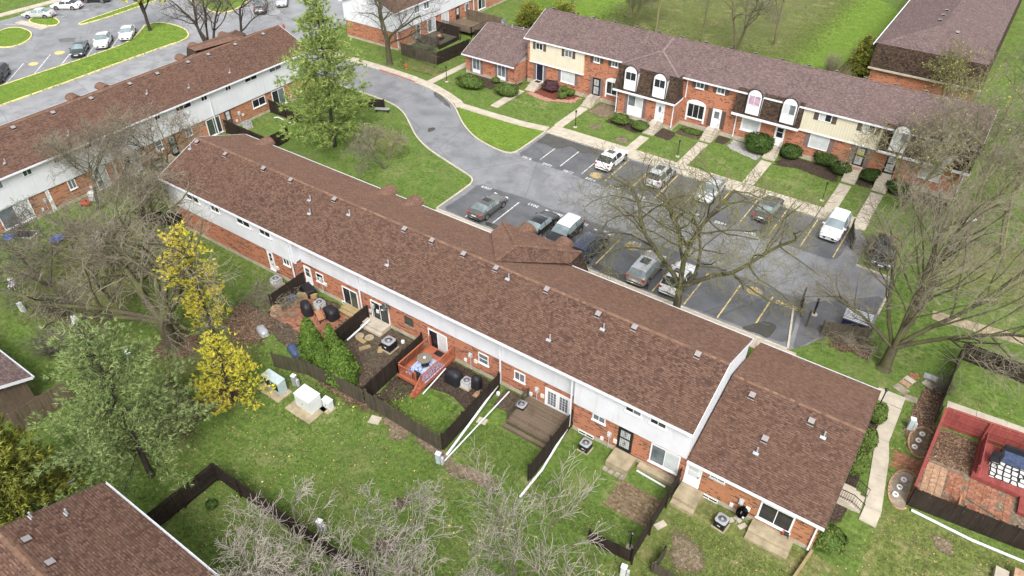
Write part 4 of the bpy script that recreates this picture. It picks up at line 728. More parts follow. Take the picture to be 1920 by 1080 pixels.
for a, c, pn in (((49.34,5.21), (51.16,4.68), 'glass_dark'), ((53.02,5.21), (54.92,4.63), 'glass_grey'), ((46.54,5.27), (47.34,4.66), 'glass_dark'), ((43.20,5.24), (44.05,4.63), 'glass_dark'),
                ((39.93,5.24), (41.91,4.63), 'glass_dark'), ((37.29,5.23), (38.02,4.68), 'glass_dark'), ((32.94,5.27), (34.67,4.70), 'glass_green'),
                ((29.30,5.17), (30.22,4.72), 'glass_dark'), ((26.10,5.18), (28.02,4.65), 'glass_green'), ((23.09,5.22), (23.96,4.56), 'glass_green'), ((19.5, 5.3), (21.2, 4.4), 'glass_grey')):
    window(D, a[0], min(a[1], 5.3), c[0], c[1], pane=pn, **U)
for a, c, pn in (((52.74,2.32), (54.71,0.23), ('glass_dark', 'glass_grey')), ((43.07,2.34), (44.98,0.26), ('glass_green', 'glass_green')), ((32.30,2.36), (34.35,0.17), ('glass_dark', 'glass_curtain')),
                ((29.17,2.39), (30.59,0.00), ('glass_grey', 'glass_curtain')), ((19.6, 2.45), (22.6, .35), ('glass_grey', 'glass_curtain'))): slider(D, *a, *c, 72.85, True, pn)
for a, c, pn in (((49.75,2.28), (51.69,1.26), 'glass_dark'), ((40.32,2.48), (41.16,1.46), 'glass_grey'), ((26.52,2.43), (27.28,1.38), 'glass_grey')): window(D, *a, *c, 72.85, True, pane=pn)
window(D, *(36.41,2.45), *(37.30,1.35), 72.85, True, horiz=True, pane='glass_grey')
door(D, *(45.66,2.49), (46.55,1.63)[0], .45, 72.85, True, style='storm', leaf='brown_trim', frame='brown_trim'); door(D, *(38.04,2.51), *(38.95,0.12), 72.85, True, style='security', leaf='black_metal', frame='black_metal'); door(D, *(24.25,2.53), *(24.62,-0.10), 72.85, True)
for s in (56.1, 47.6, 36.4, 29.0, 23.9): meters(D, s, 72.85, 1.5, True, 3)
downspout(D, 44.2, 72.7, 5.3, .4, True); downspout(D, 31.4, 72.7, 5.3, .4, True); downspout(D, 57.9, 72.7, 5.3, 2.5, True)
for y in (56.6, 52.3, 48.4, 45.6, 41.6, 38.2, 33.7, 29.6, 25.6): vent(D, (-77.15, y, 7.36), .389, True)
for p in ((-73.96,43.03,6.11), (-75.23,38.79,6.61), (-73.79,48.50,6.05), (-74.02,29.01,6.14), (-73.75,22.56,6.03)): stack(D, p)
hip_bay(D, 50.6, 58.2, 83.1, 84.9, 5.95, 3.4, 85.7, 78.0, 7.5, 81, 7.2, True)
for s in (34.6, 38.1, 52.0, 48.6, 56.6): barrel(D, s, 82.5, 84.0 if s < 50 else 86.0, 5.5, .62, True)
m = FB(True); m.extr([(30, 83.0, 5.4), (30, 83.35, 5.4), (30, 84.1, 3.2), (30, 83.0, 3.2)], (12, 0, 0)); m.build('mansard', 'shingle_dark', D)
# ---- row beyond the drive
E = thing('townhouse_row', 'townhouse row behind the drive with plain brick end and white gable', 'townhouse', (-73, 76, 0))
gable_roof(E, 75.9, 130, 73.0, 5.5, 78.4, 7.6, 83.8, 5.5, True)
m = FB(True); m.box(76.3, 73.35, .3, 129, 83.4, 2.7); m.build('brick_wall', 'brick', E); m = FB(True); m.box(76.2, 73.2, 2.6, 129, 83.5, 5.45); m.extr([(76.2, 73.2, 5.44), (76.2, 83.5, 5.44), (76.2, 78.4, 7.44)], (1, 0, 0)); m.build('siding_wall', 'siding_white', E); m = FB(True); m.box(76.28, 73.33, -.1, 129, 83.4, .31); m.build('foundation', 'foundation', E)
for a, c in ((80.5, 81.6), (82.6, 83.8), (87.6, 88.6), (90.5, 91.6)): window(E, a, 5.25, c, 4.2, 73.2, True, pane='glass_grey')
slider(E, 83.3, 2.45, 85.2, .5, 73.35, True, ('glass_grey', 'glass_curtain')); slider(E, 86.7, 2.45, 88.4, .5, 73.35, True, ('glass_curtain', 'glass_curtain')); door(E, 80.7, 2.45, 81.6, .5, 73.35, True, style='storm', leaf='brown_trim', frame='white_paint', glass='glass_dark'); door(E, 90.2, 2.45, 91.1, .5, 73.35, True, style='storm', leaf='brown_trim', frame='black_metal'); window(E, 92.6, 2.4, 93.6, 1.4, 73.35, True, pane='glass_dark'); slider(E, 96, 2.4, 98, .5, 73.35, True)
downspout(E, 76.5, 73.35, 2.6, .3, True); downspout(E, 94.6, 73.2, 5.3, .3, True)
# ---- row at the upper right
Fb = thing('townhouse_row', 'townhouse row at upper right with hipped mauve roof over dark mansard and brick end', 'townhouse', (-7.5, 102, 0))
m = MB(); m.box(-13.7, 102.3, .3, -1.3, 150, 2.75); m.build('brick_wall', 'brick', Fb)
def rface(b, pts, mat, nm):
    f = MB(); f.add(pts, [tuple(range(len(pts)))]); n = (Vector(pts[1])-Vector(pts[0])).cross(Vector(pts[2])-Vector(pts[0]))
    if n.z < 0: f.f = [tuple(reversed(f.f[0]))]
    return f.build(nm, mat, b)
z1, z0 = 5.7, 2.75; a, c, p, q = (-14.0, 102.6, z1), (-1.1, 102.6, z1), (-7.6, 108.6, 7.7), (-7.6, 150, 7.7)
rface(Fb, [a, c, p], 'shingle_mauve', 'roof_slope'); rface(Fb, [(-14.3, 102.4, z1-.1), a, p, q, (-14.3, 150, z1-.1)], 'shingle_mauve', 'roof_slope'); rface(Fb, [c, (-1.1, 150, z1), q, p], 'shingle_mauve', 'roof_slope')
rface(Fb, [(-14.0, 102.0, z0), (-1.1, 102.0, z0), c, a], 'shingle_dark', 'mansard'); rface(Fb, [(-.8, 102.0, z0), (-.8, 150, z0), (-1.1, 150, z1), c], 'shingle_dark', 'mansard'); m = MB(); m.box(-13.9, 102.65, z0, -1.2, 150, z1-.05); m.build('siding_wall', 'siding_white', Fb)
m = MB(); m.box(-14.1, 101.85, z0-.2, -.8, 102.02, z0+.02); m.box(-14.1, 102.02, z0-.2, -.8, 102.4, z0-.17); m.build('eave_band', 'concrete', Fb); m = MB(); m.box(-14.42, 102.4, z1-.25, -14.3, 150, z1-.1); m.build('gutter', 'white_metal', Fb)
for y in (110.3, 112.6, 115): vent(Fb, (-8.5, y, 7.42), -.3, True)
vent(Fb, (-5.9, 107.3, 7.2), .33)
# ---- roof corner at the lower left
Gb = thing('townhouse_row', 'townhouse roof cutting into the lower left corner with white gutter', 'townhouse', (-28, 3, 0))
gable_roof(Gb, -33.3, -6, -3.0, 5.5, 2.2, 7.4, 7.35, 5.5, mats=('shingle_brown', 'shingle_brown'), rake='brown_trim')
m = MB(); m.box(-33.0, -2.6, .3, -6, 6.95, 2.8); m.build('brick_wall', 'brick', Gb); m = MB(); m.box(-33.1, -2.7, 2.7, -6, 7.05, 5.45); m.extr([(-33.1, -2.7, 5.44), (-33.1, 7.05, 5.44), (-33.1, 2.2, 7.24)], (1, 0, 0)); m.build('siding_wall', 'siding_white', Gb)
for p in ((-31.6, 2.75, 7.16), (-29.4, 2.75, 7.16)): vent(Gb, p, -.37)
for p in ((-33.05,3.68,6.85), (-32.13,4.92,6.40)): stack(Gb, p)
# ---- roof at the left edge
Hb = thing('townhouse_row', 'weathered roof slope showing at the left edge behind the pine', 'townhouse', (-54, 10, 0))
gable_roof(Hb, -66, -48.6, -1.0, 2.6, 4.6, 4.6, 10.2, 2.6, mats=('shingle_mauve', 'shingle_mauve'), cap='shingle_mauve'); m = MB(); m.box(-65.5, -.6, 0, -49.1, 9.8, 2.55); m.build('board_wall', 'deck_brown', Hb)
# ---------------------------------------------------------------- fences, board by board
BOARD = {}
def board_mesh(h, w, mat, ear=True):
    k = (round(h, 2), round(w, 3), mat)
    if k not in BOARD:
        e = .035 if ear else .001; m = MB(); m.extr([(-w/2, -.011, 0), (w/2, -.011, 0), (w/2, -.011, h-e), (w/2-e, -.011, h), (-w/2+e, -.011, h), (-w/2, -.011, h-e)], (0, .022, 0)); o = m.build('board', mat); BOARD[k] = o.data; bpy.data.objects.remove(o)
    return BOARD[k]
def fence(label, p0, p1, h=1.7, mat='fence_dark', rail_side=1, post_mat=None, w=.14, pitch=.148, group=None, seed=0, sag=.015, lean=0., z0=.03, cap=False, posts=2.4, name='wood_fence', ear=True):
    r = random.Random(seed+int(abs(p0[0]*10))); L = math.hypot(p1[0]-p0[0], p1[1]-p0[1]); ux, uy = (p1[0]-p0[0])/L, (p1[1]-p0[1])/L; rz = math.atan2(uy, ux); nx, ny = -uy*rail_side, ux*rail_side
    t = thing(name, label, 'fence', (p0[0], p0[1], 0), rz, group); me = board_mesh(h, w, mat, ear); n = int(L/pitch)
    for i in range(n):
        o = bpy.data.objects.new('board', me); COL.objects.link(o); o.parent = t; o.location = (pitch*(i+.5), 0, z0+r.uniform(-sag, sag)); o.rotation_euler = (lean+r.uniform(-.012, .012), r.uniform(-.006, .006), 0)
    for z in (.3, h*.53, h-.22)[:3 if h > 1.5 else 2]:
        MB().box(0, .012*rail_side, z, L, .052*rail_side, z+.085).build('rail', post_mat or mat, t)
    k = max(1, round(L/posts))
    for i in range(k+1): x = L*i/k; MB().box(x-.05, .054*rail_side, 0, x+.05, .154*rail_side, h+.04).build('post', post_mat or mat, t)
    if cap: MB().box(-.02, -.06, h+.035, L+.02, .12, h+.065).build('cap_board', mat, t)
    return t
GY = 'fences dividing the back yards'
fence('short dark fence at the wall between the brush pile and the grill patio', (-43.0, 30.4), (-42.9, 26.6), 1.65, rail_side=-1, group=GY)
fence('dark wood fence right of the brick-red patio with black grills', (-35.43,30.20), (-35.26,25.64), 1.65, rail_side=1, group=GY)
fence('dark wood fence along the left of the red cedar deck', (-29.46,30.18), (-29.26,23.34), 1.7, rail_side=-1, group=GY)
fence('dark wood fence with the white downspout pipe lying along it', (-22.01,30.16), (-21.85,23.33), 1.7, rail_side=-1, group=GY)
fence('black-brown fence between the weathered deck and the security-door yard', (-15.74,30.08), (-15.62,24.56), 1.7, rail_side=-1, group=GY)
fence('dark fence between the paver patio and the low end wing yard', (-7.49,30.19), (-7.46,23.09), 1.7, rail_side=1, group=GY)
fence('greenish back fence behind the brick-red patio', (-37.63,22.10), (-34.75,22.99), 1.5, 'fence_green', rail_side=1)
fence('weathered back fence in front of the four arborvitae', (-34.70,22.96), (-29.12,23.29), 1.55, 'fence_grey', rail_side=1)
fence('narrow gate panel of the back fence, left of the deck yard corner', (-28.95,23.23), (-28.03,23.18), 1.65, 'fence_grey', rail_side=1)
fence('back fence closing the small lawn of the red deck yard', (-27.91,23.26), (-22.05,23.12), 1.6, 'fence_grey', rail_side=1)
fence('short ragged dark fence closing the paver patio lawn', (-10.23,22.90), (-7.55,23.15), 1.2, 'fence_dark', rail_side=1)
fence('leaning grey fence stub at the bottom of the end wing yard', (-5.96,24.80), (-6.07,23.31), 1.0, 'fence_grey', rail_side=-1); fence('low grey fence along the bottom edge right of the stub', (-6.07,23.31), (-4.03,23.37), 1.0, 'fence_grey', rail_side=1)
fence('dark fence running from the lower left roof to its corner', (-32.55,12.99), (-32.64,7.84), 1.75, rail_side=1); fence('dark fence running from its corner to the lower pale tree', (-32.55,12.99), (-18.68,13.23), 1.75, rail_side=-1)
fence('dark fence beside the pine, end board facing the lawn', (-64.92,45.03), (-64.87,48.12), 1.7, rail_side=1); fence('dark fence behind the gutter pipe at the left row', (-72.44,45.23), (-64.92,45.03), 1.7, rail_side=-1); fence('dark fence below the sliding door near the pine', (-72.40,51.91), (-66.68,51.80), 1.7, rail_side=-1)
fence('fence of the deck yard behind the hydrant, side toward the drive', (-71.76,75.35), (-65.09,75.38), 1.8, 'fence_grey', rail_side=1); fence('fence of the deck yard beside the small brick wing', (-65.09,75.38), (-64.55,82.25), 1.8, 'fence_dark', rail_side=-1)
fence('far dark yard fence behind the small brick wing', (-66, 85.5), (-58, 95.5), 1.8, 'fence_dark'); fence('tall privacy panel beside the deck with the grill', (-73.0, 84.9), (-68.3, 84.7), 2.0, 'fence_dark'); fence('brown fence beyond the far deck', (-73, 92.4), (-66, 92.2), 1.8, 'deck_brown')
fence('mossy fence of the right-hand yard running away from the camera', (5.22,45.18), (5.50,53.17), 1.7, 'fence_green', rail_side=-1); fence('dark fence across the right-hand yard below the footpath', (5.50,53.17), (13.5, 52.9), 1.7, 'fence_dark', rail_side=-1, post_mat='fence_grey')
fence('red fence beside the white ring planters', (5.15, 36.9), (5.55, 45.0), 1.75, 'barn_red', rail_side=-1, cap=True); fence('red fence at the back of the red deck', (5.6, 45.05), (13.5, 45.7), 1.75, 'barn_red', rail_side=-1, cap=True)
fence('nearly black fence with white pipe along its foot', (5.2, 36.75), (13.5, 37.55), 1.75, 'fence_dark', rail_side=1); fence('short red fence standing on the red deck', (8.3, 44.8), (8.3, 41.6), 1.0, 'barn_red', rail_side=1, cap=True, z0=.38)
fence('brush-covered fence in front of the ribbed dumpster', (-4.1, 49.7), (-.8, 50.9), 1.5, 'fence_grey', rail_side=1); fence('short grey fence with steel post in the parking lot corner', (-6.2, 51.0), (-6.75, 53.2), 1.5, 'fence_grey', rail_side=-1); fence('dark fence behind the white car nose at the parking lot end', (-5.3, 63.2), (-6.2, 66.4), 1.4, 'fence_grey', rail_side=-1)
fence('dark fence panel at the far left edge', (-133.5, 41.2), (-128.9, 46.6), 1.6, 'fence_dark'); fence('low black screen panel on the grass by the drive', (-64.6, 59.2), (-61.8, 60.9), 1.1, 'fence_dark'); fence('dark fence of the left yards running toward the yellow pine', (-64, 28), (-56.5, 31.3), 1.6, 'fence_dark'); fence('fence line behind the pale shrubs at the upper right', (-18.5, 92), (-16, 118), 1.6, 'fence_dark'); fence('brown stained fence behind the blue-green pine', (-47.26,7.55), (-47.17,11.50), 1.9, 'deck_brown')
# ---------------------------------------------------------------- decks
def planks(t, x0, y0, x1, y1, z, mat, along='x', w=.14, gap=.008, th=.035):
    base = MB(); L = (x1-x0) if along == 'x' else (y1-y0); base.box(0, 0, -th, L, w-gap, 0); src = base.build('plank', mat, t); n = int(((y1-y0) if along == 'x' else (x1-x0))/w); off = WL.get(t.name, (0, 0, 0))
    for i in range(n):
        o = src if i == 0 else bpy.data.objects.new('plank', src.data)
        if i: COL.objects.link(o); o.parent = t
        # the source was shifted by the thing's origin; undo that through the location
        if along == 'x': o.location = (x0, y0+w*i, z); o.rotation_euler = (0, 0, 0)
        else: o.location = (x0+w*(i+1)-gap, y0, z); o.rotation_euler = (0, 0, math.pi/2)
    return n
def railing(t, p0, p1, z, h, mat, pitch=.14, bw=.035, post=True):
    L = math.hypot(p1[0]-p0[0], p1[1]-p0[1]); rz = math.atan2(p1[1]-p0[1], p1[0]-p0[0]); dz = 0
    MB().obox(((p0[0]+p1[0])/2, (p0[1]+p1[1])/2, z+h), (L+.08, .11, .045), rz).build('handrail', mat, t); MB().obox(((p0[0]+p1[0])/2, (p0[1]+p1[1])/2, z+.1), (L, .045, .06), rz).build('bottom_rail', mat, t)
    n = int(L/pitch); src = None
    for i in range(n):
        f = (i+.5)/n; p = (p0[0]+(p1[0]-p0[0])*f, p0[1]+(p1[1]-p0[1])*f, z+.08)
        if src is None: src = MB().obox((0, 0, (h-.08)/2), (bw, bw, h-.08)).build('baluster', mat); me = src.data; bpy.data.objects.remove(src); src = True
        o = bpy.data.objects.new('baluster', me); COL.objects.link(o); off = WL.get(t.name, (0, 0, 0)); o.parent = t; o.location = (p[0]-off[0], p[1]-off[1], p[2]-off[2]); o.rotation_euler = (0, 0, rz)
    if post:
        for p in (p0, p1): MB().box(p[0]-.055, p[1]-.055, 0, p[0]+.055, p[1]+.055, z+h+.06).build('post', mat, t)
def ZT(name, label, cat, group=None): return thing(name, label, cat, (0, 0, 0), 0, group)
dk = ZT('wood_deck', 'raised red-stained cedar deck with railing, round table and blue rug', 'deck'); DX0, DX1, DY0, DY1, DZ = -26.35, -22.9, 27.05, 30.5, .6
DX0, DY0 = (-28.93,26.62); DX1 = (-26.56,29.97)[0]; DY1 = 30.52
planks(dk, DX0, DY0, DX1, DY1, DZ, 'cedar_red', 'x'); MB().box(DX0, DY0-.04, .3, DX1, DY0-.002, DZ-.005).build('rim_joist', 'cedar_red', dk); MB().box(DX1+.002, DY0-.04, .3, DX1+.04, DY1, DZ-.005).build('rim_joist', 'cedar_red', dk); MB().box(DX0-.04, DY0-.04, .3, DX0-.002, DY1, DZ-.005).build('rim_joist', 'cedar_red', dk)
railing(dk, (DX0+.06, DY1-.1), (DX0+.06, DY0+.06), DZ, .95, 'cedar_red'); railing(dk, (DX0+.06, DY0+.06), (DX0+1.75, DY0+.06), DZ, .95, 'cedar_red'); railing(dk, (DX1-.06, DY1-.1), (DX1-.06, DY0+.06), DZ, .95, 'cedar_red')
for k in range(3): MB().box(DX0+1.85, DY0-.3*(k+1), 0, DX1-.02, DY0-.3*k-.045*(k == 0), .45-.15*k).build('step', 'cedar_red', dk)
MB().beam((DX1-.06, DY0-.02, DZ+.95), (DX1-.06, DY0-.85, .75), .06, .09).build('handrail', 'cedar_red', dk); MB().box(DX1-.11, DY0-.9, 0, DX1-.01, DY0-.8, .85).build('post', 'cedar_red', dk)
rx, ry = (DX0+DX1)/2+.25, (DY0+DY1)/2-.25
tag(MB().box(rx-1.05, ry-1.3, DZ+.004, rx+.95, ry+1.0, DZ+.018).build('rug', 'rug_blue'), 'blue and white patterned rug on the red cedar deck', 'rug'); tag(MB().box(DX1-1.5, DY1-.75, DZ+.004, DX1-.6, DY1-.25, DZ+.02).build('doormat', 'black_cover'), 'dark doormat at the sliding door of the cedar deck', 'doormat')
tb = ZT('patio_table', 'round stone-topped patio table on the blue rug', 'table'); MB().lathe([(.55, 0), (.58, .02), (.58, .06), (.54, .07)], (rx-.3, ry+.15, DZ+.7), 24).build('table_top', 'wicker', tb); MB().lathe([(.32, 0), (.26, .1), (.13, .4), (.2, .68)], (rx-.3, ry+.15, DZ+.02), 14).build('pedestal', 'black_metal', tb); MB().lathe([(.1, 0), (.1, .05), (.04, .055)], (rx-.3, ry+.15, DZ+.77), 12).build('umbrella_ring', 'white_paint', tb)
tag(MB().box(DX0+1.25, DY0+.2, DZ, DX0+1.75, DY0+.65, DZ+.5).build('storage_box', 'black_cover'), 'small dark box on the corner of the cedar deck', 'box')
d2 = ZT('wood_deck', 'low weathered brown deck in front of the white french doors', 'deck'); X0, Y0 = (-18.38,27.32); X1 = -16.05; X0 = -19.7; Y1 = 30.5
Y0 = (-18.38,27.32)[1]
planks(d2, X0, Y0+.35, X1, Y1, .42, 'deck_brown', 'x'); planks(d2, X0, Y0-.08, X1, Y0+.34, .25, 'deck_brown', 'x'); MB().box(X0, Y0-.09, 0, X1, Y0-.082, .2).build('riser', 'deck_brown', d2); MB().box(X0, Y0+.342, .2, X1, Y0+.349, .38).build('riser', 'deck_brown', d2); MB().box(X0+.01, Y0-.05, 0, X0+.05, Y1, .21).build('rim_joist', 'deck_brown', d2); railing(d2, (X0+.05, Y1-.1), (X0+.05, Y0+.5), .42, .85, 'fence_grey', .17, .03)
d3 = ZT('wood_deck', 'bright red deck in the right-hand yard with patterned rug', 'deck'); planks(d3, 8.2, 41.4, 13.5, 44.9, .36, 'barn_red', 'y', .16); MB().box(8.15, 41.35, 0, 13.5, 41.395, .33).build('rim_joist', 'barn_red', d3); MB().box(8.15, 41.396, 0, 8.195, 44.9, .33).build('rim_joist', 'barn_red', d3); MB().box(11.0, 40.0, 0, 13, 41.345, .3).build('lower_platform', 'barn_red', d3)
tag(MB().obox((10.6, 42.85, .375), (3.2, 1.7, .02), .08).build('rug', 'rug_bw'), 'black and white patterned rug on the bright red deck', 'rug')
gz = ZT('patio_sofa', 'dark cushioned sofa on the bright red deck', 'sofa'); MB().obox((10.5, 44.0, .62), (2.0, .75, .45), .08).build('seat', 'tarp_blue', gz); MB().obox((10.45, 44.45, .95), (2.0, .2, .6), .08).build('backrest', 'black_cover', gz); MB().obox((9.45, 43.9, .8), (.15, .8, .5), .08).build('armrest', 'black_metal', gz)
ch = ZT('patio_chair', 'black metal chair at the edge of the patterned rug', 'chair'); MB().obox((9.1, 43.1, .82), (.5, .5, .06), .1).build('seat', 'black_metal', ch); MB().obox((9.1, 43.36, 1.1), (.5, .05, .5), .1).build('backrest', 'black_metal', ch)
for q in ((8.88, 42.9), (9.3, 42.92), (8.88, 43.32), (9.3, 43.34)): MB().box(q[0]-.02, q[1]-.02, .385, q[0]+.02, q[1]+.02, .8).build('leg', 'black_metal', ch)
d4 = ZT('wood_deck', 'grey deck with a grill behind the far brick end', 'deck'); planks(d4, -73.0, 80.2, -68.6, 84.5, .55, 'fence_grey', 'y', .16); MB().box(-68.59, 80.2, 0, -68.55, 84.5, .5).build('rim_joist', 'fence_dark', d4); railing(d4, (-72.9, 80.2), (-68.7, 80.2), .55, .9, 'fence_dark', .16, .06)
d5 = ZT('wood_deck', 'brown railed deck farther along the far row', 'deck'); planks(d5, -73.0, 86.5, -67.5, 91, .7, 'deck_brown', 'y', .16); railing(d5, (-67.5, 86.5), (-67.5, 91), .7, .95, 'deck_brown', .16, .06); railing(d5, (-73, 86.5), (-67.5, 86.5), .7, .95, 'deck_brown', .16, .06)
# ---------------------------------------------------------------- stoops and steps
def stoop(label, x0, y0, x1, y1, z, steps=0, mat='concrete_old', name='concrete_stoop', dy=.32):
    t = ZT(name, label, 'steps'); MB().box(x0, y0, -.05, x1, y1, z).build('landing', mat, t)
    for k in range(steps): MB().box(x0-.02*(k % 2), y0-dy*(k+1), -.05, x1+.02*(k % 2), y0-dy*k-.003, z*(steps-k)/(steps+1)).build('step', mat, t)
    return t
a, c = (-12.18,28.56), (-10.86,29.92); stoop('square concrete stoop at the barred black security door', a[0], a[1], a[0]+1.6, 29.93, .45)
for i in range(4): x = -12.95+.42*i; tag(MB().obox((a[0]+.2+.42*i, a[1]-.28, .03), (.38, .4, .07), .04*(i-1)).build('stepping_stone', 'flagstone'), 'grey stone edging the security door stoop, %s from the left' % ('first', 'second', 'third', 'last')[i], 'stone')
a = (-7.14,28.53); stoop('stained concrete stoop with one step at the white storm door', -7.3, a[1], -5.75, 29.93, .5, 1, dy=.35)
a = (-2.46,29.48); stoop('long concrete step below the large sliding door of the end wing', -2.5, 29.0, .1, 29.93, .38, 1, dy=.45)
stoop('narrow concrete ledge below the curtained sliding door', -10.3, 29.45, -7.55, 29.93, .3); stoop('timber and concrete step at the sliding door behind the dark air conditioner', -35.8, 29.5, -33.2, 30.52, .4, 1, 'concrete', dy=.3); stoop('small timber step at the sliding door by the grills', -38.3, 29.9, -36.3, 30.52, .35, 1, 'timber', dy=.3)
stoop('concrete stoop at the left row security door', -72.75, 36.1, -71.3, 37.8, .45); stoop('concrete slab at the left row sliding door', -72.75, 40.6, -71.6, 43.4, .3)
for i, (x, z, yl, lb) in enumerate([(-49.6, .62, 76.9, 'front steps at the navy door beside the brick wing'), (-41.1, .75, 76.9, 'railed front steps at the black and white security door, third bay from left'), (-31.3, .78, 74.7, 'front steps at the oval-glass door of the projecting bay'), (-25.05, .8, 76.9, 'railed front steps at the white half-glass door'), (-17.55, .75, 76.9, 'front steps between the big round yew and a small one'), (-8.85, .95, 76.8, 'front steps with doormat below the wreath door'), (-5.7, 1.0, 76.8, 'rightmost front steps of the far row')]):
    yb = 77.93 if x != -31.3 else 75.88; stp = stoop(lb, x-.68, yl-.1, x+.68, yb, z, 4, 'concrete', 'front_steps', .33)
    if i in (1, 2, 3, 4, 6):
        for s in ((-1, 1) if i in (1, 2) else (1,)):
            xx = x+.62*s; m = MB(); m.beam((xx, yl+.5, z+.85), (xx, yl-.1, z+.85), .03, .03); m.beam((xx, yl-.1, z+.85), (xx, yl-1.35, .95), .03, .03)
            for k in range(7): f = k/6; m.tube([(xx, yl+.45-1.75*f, z*(1-max(0, f-.3)/.7)), (xx, yl+.45-1.75*f, (z+.83)*(1-max(0, f-.3)*1.0)+.35*max(0, f-.3))], .012, 5)
            m.build('iron_railing', 'black_metal', stp)
tag(MB().box(-9.4, 76.85, .952, -8.3, 77.5, .97).build('doormat', 'paver_tan'), 'tan doormat below the wreath door', 'doormat'); tag(MB().box(-49.95, 77.2, .622, -49.2, 77.8, .64).build('doormat', 'black_cover'), 'black doormat at the navy door', 'doormat')
# side entrance steps of the end wing with iron railings
se = stoop('side entrance landing with iron railings at the right end of the near row', 1.15, 34.35, 2.2, 35.75, .55, 0, 'concrete', 'side_steps')
for k in range(2): MB().box(2.203+.33*k, 34.35+.05*k, -.05, 2.53+.33*k, 35.75-.05*k, .37-.18*k).build('step', 'concrete', se)
for y in (34.4, 35.72):
    m = MB(); m.beam((1.2, y, 1.4), (2.2, y, 1.4), .04, .04); m.beam((2.2, y, 1.4), (2.95, y, 1.0), .04, .04); m.beam((1.2, y, .75), (2.2, y, .75), .03, .03); m.beam((2.2, y, .75), (2.95, y, .35), .03, .03)
    for k in range(8): x = 1.25+.135*k; m.tube([(x, y, .55), (x, y, 1.4)], .012, 5)
    for k in range(6): x = 2.25+.135*k; m.tube([(x, y, .6-.5*(k/5)), (x, y, 1.38-.4*(k/5))], .012, 5)
    m.build('iron_railing', 'black_metal', se)
# ---------------------------------------------------------------- pavers and stones, piece by piece
def paver_field(name, label, x0, y0, x1, y1, px, py, mat, z=.03, gap=.025, seed=0, skip=0., stagger=True, struct_=True):
    r = random.Random(seed); root = bpy.data.objects.new(name, None); COL.objects.link(root); root.location = (x0, y0, 0); WL[root.name] = (x0, y0, 0); struct(root)
    src = MB().obox((0, 0, 0), (px-gap, py-gap, .06)).build('paver', mat); me = src.data; bpy.data.objects.remove(src); ny = int((y1-y0)/py); nx = int((x1-x0)/px)
    for j in range(ny):
        for i in range(nx):
            if r.random() < skip: continue
            o = bpy.data.objects.new('paver', me); COL.objects.link(o); o.parent = root; o.location = (px*(i+.5+(.5 if stagger and j % 2 else 0)), py*(j+.5), z-.02+r.uniform(-.006, .006)); o.rotation_euler = (r.uniform(-.01, .01), r.uniform(-.01, .01), r.uniform(-.015, .015))
    return root
paver_field('paver_patio', '', -10.9, 25.75, -7.75, 28.35, .45, .3, 'paver', seed=1, gap=.03); paver_field('brick_patio', '', -42.3, 25.9, -36.7, 29.6, .4, .2, 'paver_red', seed=2, skip=.04, gap=.018)
paver_field('paver_patio', '', 5.6, 38.3, 6.9, 41.5, .42, .42, 'paver_tan', seed=3, stagger=False); paver_field('paver_patio', '', 6.95, 37.9, 11.0, 41.4, .42, .42, 'paver_red', seed=4, skip=.12, stagger=False); paver_field('brick_path', '', 3.5, 39.4, 5.3, 41.0, .3, .14, 'paver_red', seed=5, skip=.1)
paver_field('brick_path', '', -23.3, 28.4, -21.9, 29.3, .4, .4, 'paver_tan', seed=6, stagger=False)
SP = 'scattered stepping stones'
for i, (p, sx, sy, rz, m) in enumerate([((-34.22,28.10), .9, .38, -.1, 'timber'), ((-33.38,27.63), .9, .38, 1.0, 'timber'), ((-32.26,28.27), .95, .4, -1.0, 'timber'), ((-32.82,27.95), 1.7, .3, 1.2, 'fence_grey'), ((-32.32,26.96), 1.6, .35, 1.1, 'fence_grey')]):
    tag(MB().obox((p[0], p[1], .035), (sx, sy, .05), rz).build('plank', m), ['tan board lying nearest the round stepping stones', 'tan board lying crosswise in the dirt yard, middle one', 'tan board lying beside the dark air conditioner', 'grey weathered board in the middle of the dirt yard', 'grey weathered board nearest the arborvitae'][i], 'board')
for i, p in enumerate(((-34.71,28.40), (-33.91,28.70))): tag(MB().lathe([(.36, 0), (.37, .03), (.35, .045)], (p[0], p[1], 0), 16).build('stepping_stone', 'concrete_old'), 'round mossy stepping stone, '+('left' if i == 0 else 'right')+' of the pair in the dirt yard', 'stone')
for i, (p, sx, sy, rz, m) in enumerate([((3.13,49.18), .7, .55, .5, 'paver_red'), ((2.92,48.52), .75, .6, -.4, 'concrete'), ((2.77,48.03), .75, .6, -.4, 'paver_tan'), ((2.60,47.19), 1.0, .7, -.4, 'flagstone'), ((3.42,46.57), .9, .6, .1, 'flagstone'), ((4.23,48.87), .85, .6, -.4, 'concrete'), ((4.97,48.51), .4, .35, .3, 'concrete'), ((4.19,49.74), .95, .6, 0, 'galvanised')]):
    tag(MB().obox((p[0], p[1], .02), (sx, sy, .05), rz).build('stepping_stone', m), ['reddish square stone at the top of the stone row', 'pale square stone next below the reddish one', 'tan stone below the pale square one', 'large grey flagstone at the head of the end wing path', 'flat flagstone right of the path corner', 'greenish square stone by the leaf litter', 'smallest pale stone near the mossy fence', 'dark metal lid beside the stones'][i], 'stone')
